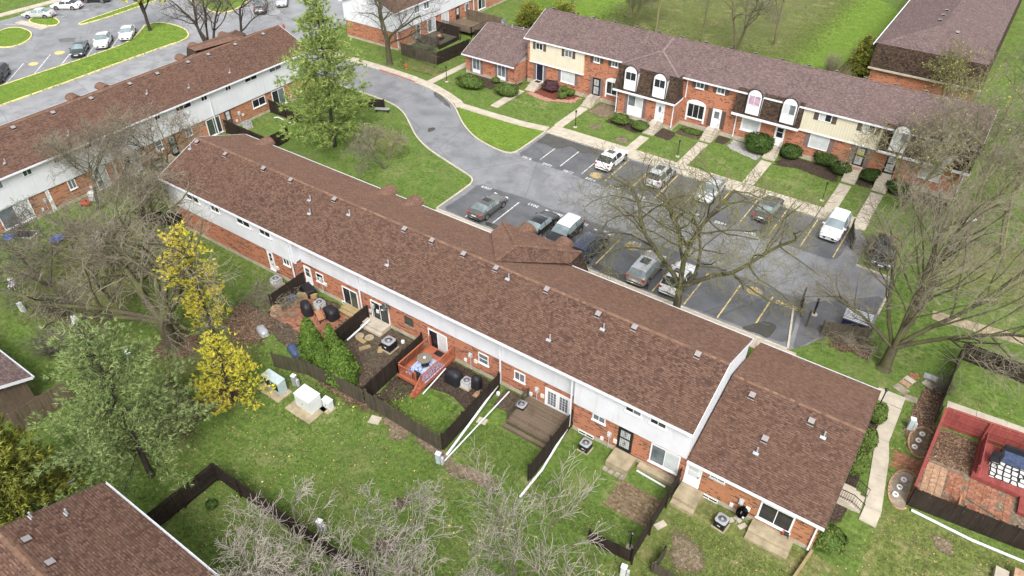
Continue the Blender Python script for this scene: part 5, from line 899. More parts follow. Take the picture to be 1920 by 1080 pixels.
for p, sx, sy, rz, lb in (((-7.10,26.46), .75, .42, 1.1, 'flat pale stone beside the dividing fence of the end wing'), ((-3.67,29.25), .5, .3, .9, 'pale block beside the dark air conditioner of the end wing'), ((-2.88,29.30), .55, .3, 1.0, 'pale block below the ground satellite dish'), ((-3.29,29.60), .5, .3, -.3, 'pale block under the ground dish tripod'), ((-27.57,22.59), .8, .7, .3, 'flat slab beside the back fence gate'), ((-21.23,26.88), .7, .55, .2, 'round pale concrete disc on the lawn by the pipes')):
    tag(MB().obox((p[0], p[1], .03), (sx, sy, .07), rz).build('stone', 'concrete'), lb, 'stone')
# oval beds of brick edging with white ring planters
for bi, (cx, cy, L, lb) in enumerate(((4.85, 42.7, 1.5, 'upper'), (4.65, 37.9, 1.7, 'lower'))):
    bd = struct(bpy.data.objects.new('brick_edging', None)); COL.objects.link(bd); bd.location = (cx, cy, 0); src = MB().box(-.1, -.06, 0, .1, .06, .1).build('edging_brick', 'paver_tan'); me = src.data; bpy.data.objects.remove(src)
    for k in range(26):
        a = math.pi*.35+math.pi*1.3*k/25; o = bpy.data.objects.new('edging_brick', me); COL.objects.link(o); o.parent = bd; o.location = (.85*math.cos(a)*1.0+.1, L*math.sin(a), 0); o.rotation_euler = (0, 0, math.atan2(L*math.cos(a), -.85*math.sin(a)))
    sheet('bed_fill', [(cx+.1+.8*math.cos(math.pi*.35+math.pi*1.3*k/25), cy+L*.95*math.sin(math.pi*.35+math.pi*1.3*k/25)) for k in range(26)], .02, 'flagstone' if bi else 'paver')['kind'] = 'structure'
    for k, dy in enumerate((.75, 0, -.75)):
        pr = [(.1, 0), (.19, 0), (.2, .08), (.17, .13), (.11, .12), (.1, .02)]; q = MB().lathe(pr, (cx-.05-.1*k, cy+dy, .02), 16, caps=False); tag(q.build('ring_planter', 'white_paint'), 'white ring planter in the %s brick-edged bed, %s of three' % (lb, ('farthest', 'middle', 'nearest')[k]), 'planter', 'white ring planters')
# ---------------------------------------------------------------- air conditioners
def make_ac(name, body, top):
    t = thing(name, 'x', 'air conditioner'); s = .4
    MB().box(-.5, -.5, -.02, .5, .5, .06).build('pad', 'concrete_old', t); m = MB(); m.box(-s+.02, -s+.02, .06, s-.02, s-.02, .72); m.build('coil', 'black_cover', t)
    m = MB()
    for k in range(9): z = .1+.065*k; m.box(-s, -s, z, s, s, z+.035)
    m.build('louvre', body, t); m = MB()
    for x, y in ((-s, -s), (s-.05, -s), (s-.05, s-.05), (-s, s-.05)): m.box(x-.002, y-.002, .06, x+.052, y+.052, .73)
    m.build('corner_post', body, t)
    n = 20; m = MB(); sq = []
    for k in range(n):
        a = 2*math.pi*k/n; c, q = math.cos(a), math.sin(a); k2 = (s+.02)/max(abs(c), abs(q)); m.v += [(c*k2, q*k2, .72), (c*k2, q*k2, .78), (c*.3, q*.3, .8), (c*.3, q*.3, .74)]
    for k in range(n):
        a, b2 = 4*k, 4*((k+1) % n); m.f += [(a, b2, b2+1, a+1), (a+1, b2+1, b2+2, a+2), (a+2, b2+2, b2+3, a+3)]
    m.build('top_cover', top, t); m = MB().lathe([(.29, .735), (.1, .735), (.1, .7)], (0, 0, 0), 16); m.build('fan_well', 'dark_void', t); m = MB()
    for k in range(6): m.lathe([(.29-.045*k, .79), (.275-.045*k, .795)], (0, 0, 0), 16, caps=False) if k < 5 else m.lathe([(.11, .78), (.1, .82), (.03, .83)], (0, 0, 0), 12)
    m.build('fan_grille', 'galvanised', t); MB().box(-.1, -s-.012, .35, .1, -s-.002, .42).build('badge', 'white_metal', t); return t
ac1 = make_ac('air_conditioner', 'black_metal', 'galvanised'); ac2 = make_ac('air_conditioner', 'ac_beige', 'galvanised')
for i, (p, src, lb, k) in enumerate([((-19.52,29.33), ac1, 'black air conditioner with white top beside the weathered deck railing', .86), ((-13.95,28.94), ac1, 'black air conditioner with white top on the lawn near the security door', .86), ((-4.02,28.59), ac1, 'dark air conditioner on a pale slab at the end wing', .9), ((-71.38,35.37), ac1, 'air conditioner at the left row beside a bare tree', .95), ((-31.72,28.71), ac1, 'large dark grey air conditioner in the dirt yard', 1.1)]):
    o = place(src, (p[0], p[1], 0), [.05, -.05, -.12, .1, .0][i], lb, i == 0, (k, k, k*1.02)); o['group'] = 'air conditioners'
for i, (p, lb, k) in enumerate([((-24.19,28.97), 'light grey air conditioner between two covered grills', .85), ((-71.53,47.50), 'pale grey air conditioner in the lawn of the left row', 1.0), ((-45.30,29.09), 'air conditioner with white top by the brush pile', .95), ((-39.88,29.05), 'beige air conditioner behind the patio bench', .9)]):
    o = place(ac2, (p[0], p[1], 0), 0, lb, i == 0, (k, k, k)); o['group'] = 'air conditioners'
# ---------------------------------------------------------------- utility cabinets
def cabinet(label, p, sx, sy, h, rz, mat='transformer', pad=.5, louv=False, lid=.04):
    t = thing('utility_cabinet', label, 'cabinet', (p[0], p[1], 0), rz); MB().box(-sx/2-pad, -sy/2-pad-.2, -.02, sx/2+pad, sy/2+pad*.4, .07).build('pad', 'concrete_old', t); MB().box(-sx/2, -sy/2, .07, sx/2, sy/2, h).build('body', mat, t)
    m = MB(); m.add([(-sx/2-.03, -sy/2-.03, h), (sx/2+.03, -sy/2-.03, h), (sx/2+.03, sy/2+.03, h+lid), (-sx/2-.03, sy/2+.03, h+lid), (-sx/2-.03, -sy/2-.03, h+lid*.6), (sx/2+.03, -sy/2-.03, h+lid*.6), (sx/2+.03, sy/2+.03, h+lid+.04), (-sx/2-.03, sy/2+.03, h+lid+.04)], [(0, 3, 2, 1), (4, 5, 6, 7), (0, 1, 5, 4), (1, 2, 6, 5), (2, 3, 7, 6), (3, 0, 4, 7)]); m.build('lid', mat, t)
    for s in (-1, 1):
        MB().box(min(.02*s, s*sx*.46), -sy/2-.015, .16, max(.02*s, s*sx*.46), -sy/2-.001, h-.1).build('cabinet_door', mat, t)
        if louv: MB().box(min(.08*s, s*sx*.42), -sy/2-.022, h*.3, max(.08*s, s*sx*.42), -sy/2-.016, h-.15).build('louvre_panel', 'dark_void', t)
    MB().box(-.03, -sy/2-.04, h*.5, .03, -sy/2-.012, h*.58).build('latch', 'black_metal', t); return t
a = (-32.16,20.94); cabinet('large white transformer box on a concrete pad in the back lawn', (-32.41,20.87), 1.6, 1.05, 1.3, -.02)
cabinet('pale green cabinet with two dark louvred doors near the yellow tree', (-35.71,20.66), 1.75, .65, 1.25, -.02, 'pedestal_green', .35, True); cabinet('small open white cabinet right of the large transformer', (-31.17,21.57), .7, .4, .8, .0, 'transformer', .15)
for p, h, m, lb in (((-34.87,21.74), .95, 'galvanised', 'grey utility post between the cabinets and the back fence'), ((-21.47,22.32), .95, 'pedestal_green', 'pale utility pedestal at the corner of the back fences'), ((3.93,43.51), 1.0, 'pedestal_green', 'leaning utility pedestal beside the end wing path'), ((-60.17,14.51), .8, 'transformer', 'small white utility pedestal at the left edge lawn'), ((-24.23,14.21), .9, 'transformer', 'tilted pale box among the twigs at the bottom'), ((-7.46,22.19), .9, 'transformer', 'white pedestal at the bottom edge by the ragged fence')):
    t = thing('utility_pedestal', lb, 'pedestal', (p[0], p[1], 0), .2); MB().box(-.16, -.14, 0, .16, .14, h).build('body', m, t); MB().box(-.18, -.16, h, .18, .16, h+.06).build('cap', 'white_metal', t); MB().box(-.13, -.152, .2, .13, -.141, h-.1).build('cover', m, t); MB().box(.2, -.1, 0, .36, .1, h*.7).build('side_box', 'grey_plastic', t)
cabinet('grey and white utility box on the far left lawn', (-63.84,23.85), 1.2, .9, .9, .2, 'transformer', .2)
# ---------------------------------------------------------------- grills under covers, bins, odds and ends
def draped(label, p, sx, sy, h, rz, mat='black_cover', cat='grill', name='covered_grill', seed=1, prof=None):
    r = random.Random(seed); m = MB(); n = 20; rings = prof or [(1.08, 0), (1.02, .3), (.98, .62), (.9, .8), (.62, .95), (.2, 1.0)]; V = []
    for i, (k, z) in enumerate(rings):
        for j in range(n):
            a = 2*math.pi*j/n; c, s = math.cos(a), math.sin(a); q = 1/max(abs(c), abs(s))**.75; fold = 1+(.05*math.sin(5*a+i)+r.uniform(-.04, .04))*(1-z*.5); V.append((c*q*k*sx/2*fold, s*q*k*sy/2*fold, z*h+r.uniform(-.015, .015)))
    m.v = V
    for i in range(len(rings)-1):
        for j in range(n): m.f.append((i*n+j, i*n+(j+1) % n, (i+1)*n+(j+1) % n, (i+1)*n+j))
    m.f.append(tuple((len(rings)-1)*n+j for j in range(n))); t = thing(name, label, cat, (p[0], p[1], 0), rz); m.build('cover', mat, t, True)
    w = MB(); w.tube([(-sx*.3, -sy*.4, .09), (-sx*.3, -sy*.46, .09)], .09, 10); w.tube([(sx*.3, -sy*.4, .09), (sx*.3, -sy*.46, .09)], .09, 10); w.build('wheels', 'tyre', t); return t
draped('covered grill left of the patio bench', (-40.30,27.99), 1.3, .8, 1.2, -.4, seed=1); draped('covered round grill right of the beige air conditioner', (-38.27,28.78), 1.35, 1.0, 1.05, -.1, seed=2); draped('covered grill beside the cedar deck stairs', (-25.32,28.85), 1.35, .95, 1.15, 0, seed=3); draped('covered slim smoker against the wall by the light grey air conditioner', (-23.56,29.35), .75, .7, 1.15, 0, seed=4)
draped('dark covered grill on the grey far deck', (-70.3, 82.6), 1.2, .7, 1.15, 0, seed=5)
kb = thing('kettle_grill', 'copper kettle grill on the grey far deck', 'grill', (-69.6, 81.5, .56)); MB().lathe([(.1, .55), (.3, .65), (.36, .82), (.3, 1.0), (.1, 1.08)], (-69.6, 81.5, .56), 16).build('bowl', 'copper', kb, True)
for k in range(3): a = 2.1*k; MB().tube([(-69.6+.2*math.cos(a), 81.5+.2*math.sin(a), 1.2), (-69.6+.34*math.cos(a), 81.5+.34*math.sin(a), .56)], .02, 6).build('leg', 'black_metal', kb)
bn = thing('patio_bench', 'wooden patio bench facing the brush, on the brick-red patio', 'bench', (*(-38.80,28.08), 0), -.45)
for k in range(3): MB().box(-.65, -.28+.18*k, .42, .65, -.12+.18*k, .46).build('seat_slat', 'bench_wood', bn); MB().box(-.65, .25, .5+.13*k, .65, .29, .6+.13*k).build('back_slat', 'bench_wood', bn)
for x in (-.6, .55): MB().box(x, -.28, 0, x+.06, -.2, .42).build('leg', 'black_metal', bn); MB().box(x, .22, 0, x+.06, .25, .88).build('leg', 'black_metal', bn); MB().box(x, -.26, .36, x+.06, .24, .415).build('seat_frame', 'black_metal', bn)
p = (-42.39,26.55); tag(MB().lathe([(.62, 0), (.5, .12), (.46, .4), (.44, .55), (.1, .57)], (p[0], p[1], 0), 18).build('tree_stump', 'paver_tan'), 'sawn tree stump between the brush pile and the brick-red patio', 'stump')
tag(MB().obox((*(-42.06,29.84), .35), (1.5, .8, .7), -.3).build('storage_bin', 'black_cover'), 'black storage bin at the wall by the brush pile', 'bin'); tag(MB().obox((*(-41.75,29.40), .25), (1.7, .3, .4), .5).build('planter_box', 'timber'), 'mossy timber planter beside the black bin', 'planter')
for p, lb, sx, m, rz in (((-37.64,24.12), 'blue-grey tarp bundle against the back fence of the grill patio', 1.5, 'tarp_blue', -.3), ((-41.46,24.25), 'pale grey tarp at the far end of the back fence', 1.3, 'galvanised', -.3), ((-42.92,28.44), 'heap of blue and white bags in the brush pile', 1.0, 'tarp_blue', .4)):
    draped(lb, p, sx, .7, .45, rz, m, 'tarp', 'tarp', 7)
for i, (p, lb) in enumerate((((-35.43,29.94), 'white bucket hung at the top of the dividing fence'), ((-21.78,29.60), 'white jug behind the long pipe'), ((-31.26,29.78), 'white stones heaped by the fence of the dirt yard'))):
    tag(MB().lathe([(.12, 0), (.15, .05), (.14, .26), (.06, .3)], (p[0], p[1], 0), 10).build('bucket', 'white_metal'), lb, 'bucket')
# rain pipes laid on the ground
def pipe(label, pts, w=.1, mat='white_metal'):
    m = MB()
    for a, b2 in zip(pts[:-1], pts[1:]): m.beam(a, b2, w, w*.75)
    tag(m.build('drain_pipe', mat), label, 'pipe')
def q3(p, z): return (p[0], p[1], z)
pipe('white drain pipe from the wall along the grill patio fence', [q3((-34.77,29.77), .7), q3((-34.95,27.30), .25)], .11); pipe('thick white drain pipe lying along the fence of the cedar deck yard', [(-22.1, 30.3, .55), q3((-21.88,28.14), .4), q3((-21.39,23.04), .1)], .14)
pipe('thin white drain pipe ending at the fence corner pedestal', [q3((-21.01,29.95), .5), q3((-21.23,22.30), .06)], .08); pipe('white drain pipe along the fence right of the weathered deck', [(-15.8, 29.7, .3), q3((-15.39,25.73), .15), q3((-15.43,23.15), .06)], .13); pipe('short white drain pipe across the paver patio', [q3((-10.19,29.27), .1), q3((-8.07,29.15), .1)], .1)
pipe('white drain pipe at the foot of the nearly black fence', [(5.5, 36.45, .12), (9.0, 36.3, .12), (13, 36.55, .15)], .13); pipe('short white drain pipe leaning on the cedar deck side', [(DX1+.15, DY1-1.3, .4), (DX1+.2, DY0-.2, .06)], .08); pipe('white drain pipe crossing the fence of the left row', [q3((-72.72,45.29), 1.2), q3((-70.35,45.31), .5)], .13); pipe('white drain pipe on the lawn beside the pine', [q3((-70.94,50.99), .1), q3((-70.67,51.38), .1), q3((-68.13,51.18), .1)], .12)
pipe('white pipe bent on the ground under the olive conifer', [q3((-41.05,6.30), .1), q3((-40.44,6.32), .1), q3((-40.30,7.58), .1)], .12)
# satellite dishes
def dish(label, p, z, az, el=.6, r=.3, mat='grey_plastic', tripod=False):
    t = thing('satellite_dish', label, 'dish', (p[0], p[1], z if not tripod else 0)); d = Vector((math.sin(az)*math.cos(el), math.cos(az)*math.cos(el), math.sin(el))); q = d.to_track_quat('Z', 'Y'); c = Vector((p[0], p[1], z))
    m = MB(); n = 18
    for k, (rr, h) in enumerate(((0.02, 0), (r*.4, .01), (r*.75, .04), (r, .08))):
        for j in range(n): a = 2*math.pi*j/n; m.v.append(tuple(c+q@Vector((rr*math.cos(a), rr*1.1*math.sin(a), h))))
    for i in range(3):
        for j in range(n): A_, B_ = i*n+j, i*n+(j+1) % n; m.f += [(A_, B_, B_+n, A_+n), (A_+n, B_+n, B_, A_)]
    m.build('reflector', mat, t, True); MB().tube([c+q@Vector((0, -r*.9, .03)), c+q@Vector((0, -r*.5, .42))], .018, 6).build('arm', 'galvanised', t); MB().obox(c+q@Vector((0, -r*.45, .43)), (.12, .08, .08)).build('feed', 'white_metal', t)
    if tripod:
        for k in range(3): a = 2.1*k+.4; MB().tube([c, (p[0]+.45*math.cos(a), p[1]+.45*math.sin(a), .02)], .02, 6).build('leg', 'galvanised', t)
    else: MB().tube([c, c-d*.1+Vector((0, 0, -.35))], .025, 6).build('mast', 'galvanised', t)
dish('dark satellite dish on a tripod beside the end wing meters', (-3.23,29.68), .8, 2.6, .5, .38, 'black_metal', True); dish('grey satellite dish on the wall above the dark sliding door', (-33.0, 30.0), 2.75, 2.9, .5, .32); dish('white satellite dish on the ridge of the small brick wing', (-58.0, 81.7), 5.7, 2.9, .5, .38, 'white_metal'); dish('grey satellite dish at the far brick end', (-72.0, 79.0), 1.6, 2.2, .5, .4)
hr = thing('hose_reel', 'red garden hose reel on the step of the end wing', 'hose reel', (*(-0.54,29.90), .39)); cx, cy = (-0.54,29.90)
m = MB(); m.tube([(cx-.05, cy, .62), (cx+.25, cy, .62)], .14, 12); m.build('drum', 'black_cover', hr); m = MB(); m.tube([(cx-.1, cy, .62), (cx-.06, cy, .62)], .21, 14); m.build('flange', 'red_plastic', hr); m = MB(); m.beam((cx+.26, cy-.15, .39), (cx+.26, cy, .62), .03, .03); m.beam((cx+.26, cy+.15, .39), (cx+.26, cy, .62), .03, .03); m.build('stand', 'black_metal', hr)
# left yard clutter
p = (-67.58,21.78); tr = thing('trampoline', 'small round trampoline with blue rim on the left lawn', 'trampoline', (p[0], p[1], 0)); m = MB().lathe([(.45, .3), (.62, .3), (.64, .34), (.6, .37), (.45, .33)], (p[0], p[1], 0), 24); m.build('rim_pad', 'blue_plastic', tr); MB().lathe([(.46, .31), (.1, .3)], (p[0], p[1], 0), 24).build('mat', 'black_cover', tr)
for k in range(5): a = 1.256*k; MB().tube([(p[0]+.58*math.cos(a), p[1]+.58*math.sin(a), 0), (p[0]+.58*math.cos(a), p[1]+.58*math.sin(a), .3)], .02, 6).build('leg', 'galvanised', tr)
p = (-71.26,20.50); cf = thing('cold_frame', 'white-framed dark panel lying on the lawn at the left row', 'frame', (p[0], p[1], 0), .55); MB().box(-1.0, -.55, .0, 1.0, .55, .04).build('panel', 'black_cover', cf); m = MB(); m.box(-1.05, -.6, 0, 1.05, -.55, .06); m.box(-1.05, .55, 0, 1.05, .6, .06); m.box(-1.05, -.55, 0, -1, .55, .06); m.box(1, -.55, 0, 1.05, .55, .06); m.build('rim', 'white_paint', cf)
p = (-71.85,19.36); tag(MB().lathe([(.5, 0), (.55, .15), (.5, .2), (.45, .1), (.05, .09)], (p[0], p[1], 0), 18).build('paddling_pool', 'blue_plastic'), 'small blue paddling pool at the left edge', 'pool')
p = (-71.32,26.79); lm = thing('ride_on_toy', 'red ride-on toy car near the left row wall', 'toy', (p[0], p[1], 0), .6); MB().box(-.45, -.25, .12, .45, .25, .38).build('body', 'red_plastic', lm); MB().box(-.25, -.22, .38, .2, .22, .62).build('cabin', 'red_plastic', lm)
for x in (-.28, .28):
    for y in (-.27, .27): MB().tube([(x+p[0]-p[0], y-.03, .12), (x, y+.03, .12)], .12, 10).build('wheel', 'tyre', lm)
draped('grey covered barbecue behind the red toy', (-71.69,27.97), 1.0, .8, 1.0, .3, 'grey_plastic', seed=9)
for p, lb in (((-54.56,15.96), 'white lawn chair half hidden under the left tree'), ((-63.84,15.58), 'white lawn chair at the far left edge'), ((-47.42,16.14), 'white lawn chair near the big trunk')):
    t = thing('lawn_chair', lb, 'chair', (p[0], p[1], 0), .8); MB().box(-.25, -.25, .38, .25, .25, .42).build('seat', 'white_metal', t); MB().obox((0, .28, .68), (.5, .04, .55), 0, -.2).build('backrest', 'white_metal', t)
    for x in (-.23, .19):
        for y in (-.23, .19): MB().box(x, y, 0, x+.04, y+.04, .38).build('leg', 'white_metal', t)
# lamps, hydrants, pole
def lamp(label, p, h=1.9):
    t = thing('lamp_post', label, 'lamp', (p[0], p[1], 0)); MB().lathe([(.24, 0), (.24, .05), (.06, .09)], (p[0], p[1], 0), 10).build('base', 'concrete', t); MB().tube([(p[0], p[1], 0), (p[0], p[1], h)], .045, 8).build('post', 'black_metal', t); m = MB().lathe([(.06, 0), (.1, .04), (.1, .2), (.14, .22), (.03, .3)], (p[0], p[1], h), 10); m.build('lantern', 'black_metal', t)
lamp('black lamp post beside the end wing path', (1.67,44.31), 1.75); lamp('black lamp post on the lawn left of the white car facing the camera', (-10.03,70.35), 1.9); lamp('black lamp post in front of the projecting bay walk', (-39.33,70.06), 1.9); lamp('black lamp post half-way along the far lawn behind the silver car', (-26.16,70.41), 1.8); lamp('black lamp post at the walk of the small brick wing', (-60.40,71.68), 1.9); lamp('thin black garden lamp at the ragged fence', (-7.96,24.01), 1.4)
def hydrant(label, p):
    t = thing('fire_hydrant', label, 'hydrant', (p[0], p[1], 0)); MB().lathe([(.17, 0), (.17, .05), (.11, .07), (.11, .5), (.15, .53), (.15, .57), (.12, .6), (.09, .72), (.03, .78)], (p[0], p[1], 0), 12).build('barrel', 'hydrant_red', t, False)
    m = MB(); m.tube([(p[0]-.2, p[1], .42), (p[0]+.2, p[1], .42)], .055, 8); m.tube([(p[0], p[1]-.2, .4), (p[0], p[1], .4)], .07, 8); m.build('outlets', 'hydrant_red', t)
hydrant('orange-red fire hydrant on the grass above the drive', (-67.79,71.94)); hydrant('red fire hydrant at the far kerb behind the left row', (-94.11,73.14))
p = (-38.07,104.80); up = thing('utility_pole', 'wooden pole with a lamp on the big lawn behind the far row', 'pole', (p[0], p[1], 0)); MB().tube([(p[0], p[1], 0), (p[0], p[1], 7.2)], [.15, .11], 8).build('shaft', 'bark_olive', up); MB().tube([(p[0], p[1], 6.8), (p[0]-.9, p[1]-.3, 7.1)], .04, 6).build('arm', 'galvanised', up); MB().lathe([(.25, 0), (.2, .1), (.08, .22)], (p[0]-.9, p[1]-.3, 6.9), 10).build('lamp_head', 'galvanised', up)
def street_lamp(label, p, h, d):
    t = thing('street_lamp', label, 'lamp', (p[0], p[1], 0)); MB().tube([(p[0], p[1], 0), (p[0], p[1], h)], [.09, .06], 8).build('post', 'bark_dark', t); MB().tube([(p[0], p[1], h-.1), (p[0]+d[0], p[1]+d[1], h+.15)], .035, 6).build('arm', 'galvanised', t); MB().obox((p[0]+d[0]*1.2, p[1]+d[1]*1.2, h+.15), (.6, .25, .12), math.atan2(d[1], d[0])).build('lamp_head', 'white_metal', t)
street_lamp('street lamp on the upper left grass island', (-110.5, 75.5), 7, (1, -.4)); street_lamp('street lamp with pale head seen through the right bare tree', (2.2, 66.5), 4.2, (.6, .5))
sg = thing('sign_post', 'dark round post standing at the dumpster corner', 'post', (*(-5.32,52.01), 0)); a = (-5.32,52.01); MB().tube([(a[0], a[1], 0), (a[0], a[1], 1.7)], .09, 10).build('post', 'black_metal', sg); MB().lathe([(.3, 0), (.28, .08), (.1, .1)], (a[0], a[1], 0), 10).build('footing', 'concrete', sg)
tag(MB().tube([(*(-5.38,50.15), 0), (*(-5.38,50.15), 1.6)], .09, 8).build('bollard', 'fence_grey'), 'grey post nearest the kerb corner of the parking lot', 'post')
# dumpster with ribbed lid
db = thing('dumpster', 'dark blue dumpster with pale ribbed lid behind the brush fence', 'dumpster', (-2.1, 52.3, 0), .05); MB().extr([(-1.0, -.7, .12), (1.0, -.7, .12), (1.0, -.7, 1.0), (-1.0, -.7, 1.0)], (0, 1.35, 0)).build('body', 'navy_paint', db); MB().obox((0, 0, 1.14), (2.1, 1.5, .05), 0, .18).build('lid', 'car_charcoal', db)
for k in range(9): MB().obox((0, -.6+.15*k, 1.06+.027*k), (2.1, .05, .07), 0, .18).build('lid_rib', 'white_metal', db)
for x in (-.8, .8): MB().tube([(x-.05, -.5, .08), (x+.05, -.5, .08)], .08, 8).build('castor', 'tyre', db)
gb = thing('slatted_bench', 'grey slatted bench beside the low black screen at the drive', 'bench', (-61.2, 59.9, 0), .5)
for k in range(5): MB().box(-.9, -.3+.13*k, .42, .9, -.2+.13*k, .46).build('seat_slat', 'galvanised', gb)
for x in (-.8, .74): MB().box(x, -.28, 0, x+.06, .3, .41).build('leg', 'black_metal', gb)
# concrete garden seats at the lower right corner
t = thing('garden_steps', 'pale concrete block steps at the lower right corner', 'steps', (11.2, 34.2, 0)); MB().obox((10.75, 34.35, .2), (.7, 1.4, .4), .0).build('block', 'concrete', t); MB().obox((11.8, 34.5, .35), (1.1, 1.6, .7), .0).build('block', 'paver_tan', t)
gl = thing('garden_gate_frame', 'low thin rail crossing the paver yard inside the black fence', 'rail', (8, 38.9, 0)); MB().tube([(8.0, 38.75, .75), (11.4, 37.95, .75)], .03, 6).build('rail', 'fence_grey', gl); MB().box(7.75, 38.0, 0, 7.85, 38.8, .8).build('end_panel', 'bench_wood', gl); MB().box(11.35, 37.9, 0, 11.43, 38.0, .78).build('post', 'fence_grey', gl)
tag(MB().obox((8.35, 37.75, .3), (.6, .35, .5), .1).build('tool_box', 'grey_plastic'), 'small grey box on the paver yard behind the black fence', 'box')
for i, (x, y, sx, sy, z, rz) in enumerate([(1.0, 28.6, .16, 2.6, .25, -.15)]): tag(MB().obox((x, y, z), (sx, sy, .3), rz).build('timber_edging', 'timber'), 'mossy timber edging running down from the end wing corner', 'timber')
# ---------------------------------------------------------------- cars
def interp(x, tab):
    xs = [a for a, b in tab]; return float(np.interp(x, xs[::-1], [b for a, b in tab][::-1]))
KIND = {
 'sedan': dict(L=4.75, W=1.84, top=[(2.37, .52), (2.33, .68), (2.05, .79), (1.1, .95), (.3, 1.37), (-.35, 1.44), (-1.0, 1.38), (-1.75, 1.05), (-2.25, 1.0), (-2.35, .88), (-2.37, .55)], belt=[(1.1, .90), (-1.8, .99)], cab=(1.1, .3, -1.0, -1.75), wb=1.37, r=.33),
 'suv': dict(L=4.65, W=1.9, top=[(2.32, .6), (2.28, .82), (2.0, .97), (1.15, 1.08), (.4, 1.6), (-.3, 1.68), (-1.75, 1.62), (-2.18, 1.12), (-2.3, .98), (-2.33, .6)], belt=[(1.15, 1.04), (-2.2, 1.12)], cab=(1.15, .4, -1.75, -2.18), wb=1.36, r=.37),
 'coupe_suv': dict(L=4.7, W=1.92, top=[(2.35, .55), (2.3, .8), (2.0, .93), (1.0, 1.06), (.2, 1.58), (-.4, 1.63), (-1.3, 1.5), (-2.1, 1.12), (-2.3, .98), (-2.35, .6)], belt=[(1.0, 1.02), (-2.1, 1.1)], cab=(1.0, .2, -1.3, -2.1), wb=1.42, r=.39),
 'van': dict(L=5.1, W=1.98, top=[(2.55, .6), (2.5, .8), (2.2, .95), (1.5, 1.1), (.75, 1.62), (0, 1.74), (-2.1, 1.7), (-2.42, 1.1), (-2.53, .95), (-2.55, .55)], belt=[(1.5, 1.06), (-2.45, 1.12)], cab=(1.5, .75, -2.1, -2.42), wb=1.52, r=.36),
 'pickup': dict(L=5.6, W=1.98, top=[(2.8, .7), (2.75, .95), (2.4, 1.08), (1.3, 1.15), (.7, 1.75), (-.6, 1.78), (-.85, 1.1), (-2.7, 1.1), (-2.78, .95), (-2.8, .6)], belt=[(1.3, 1.1), (-.85, 1.15)], cab=(1.3, .7, -.6, -.85), wb=1.75, r=.4)}
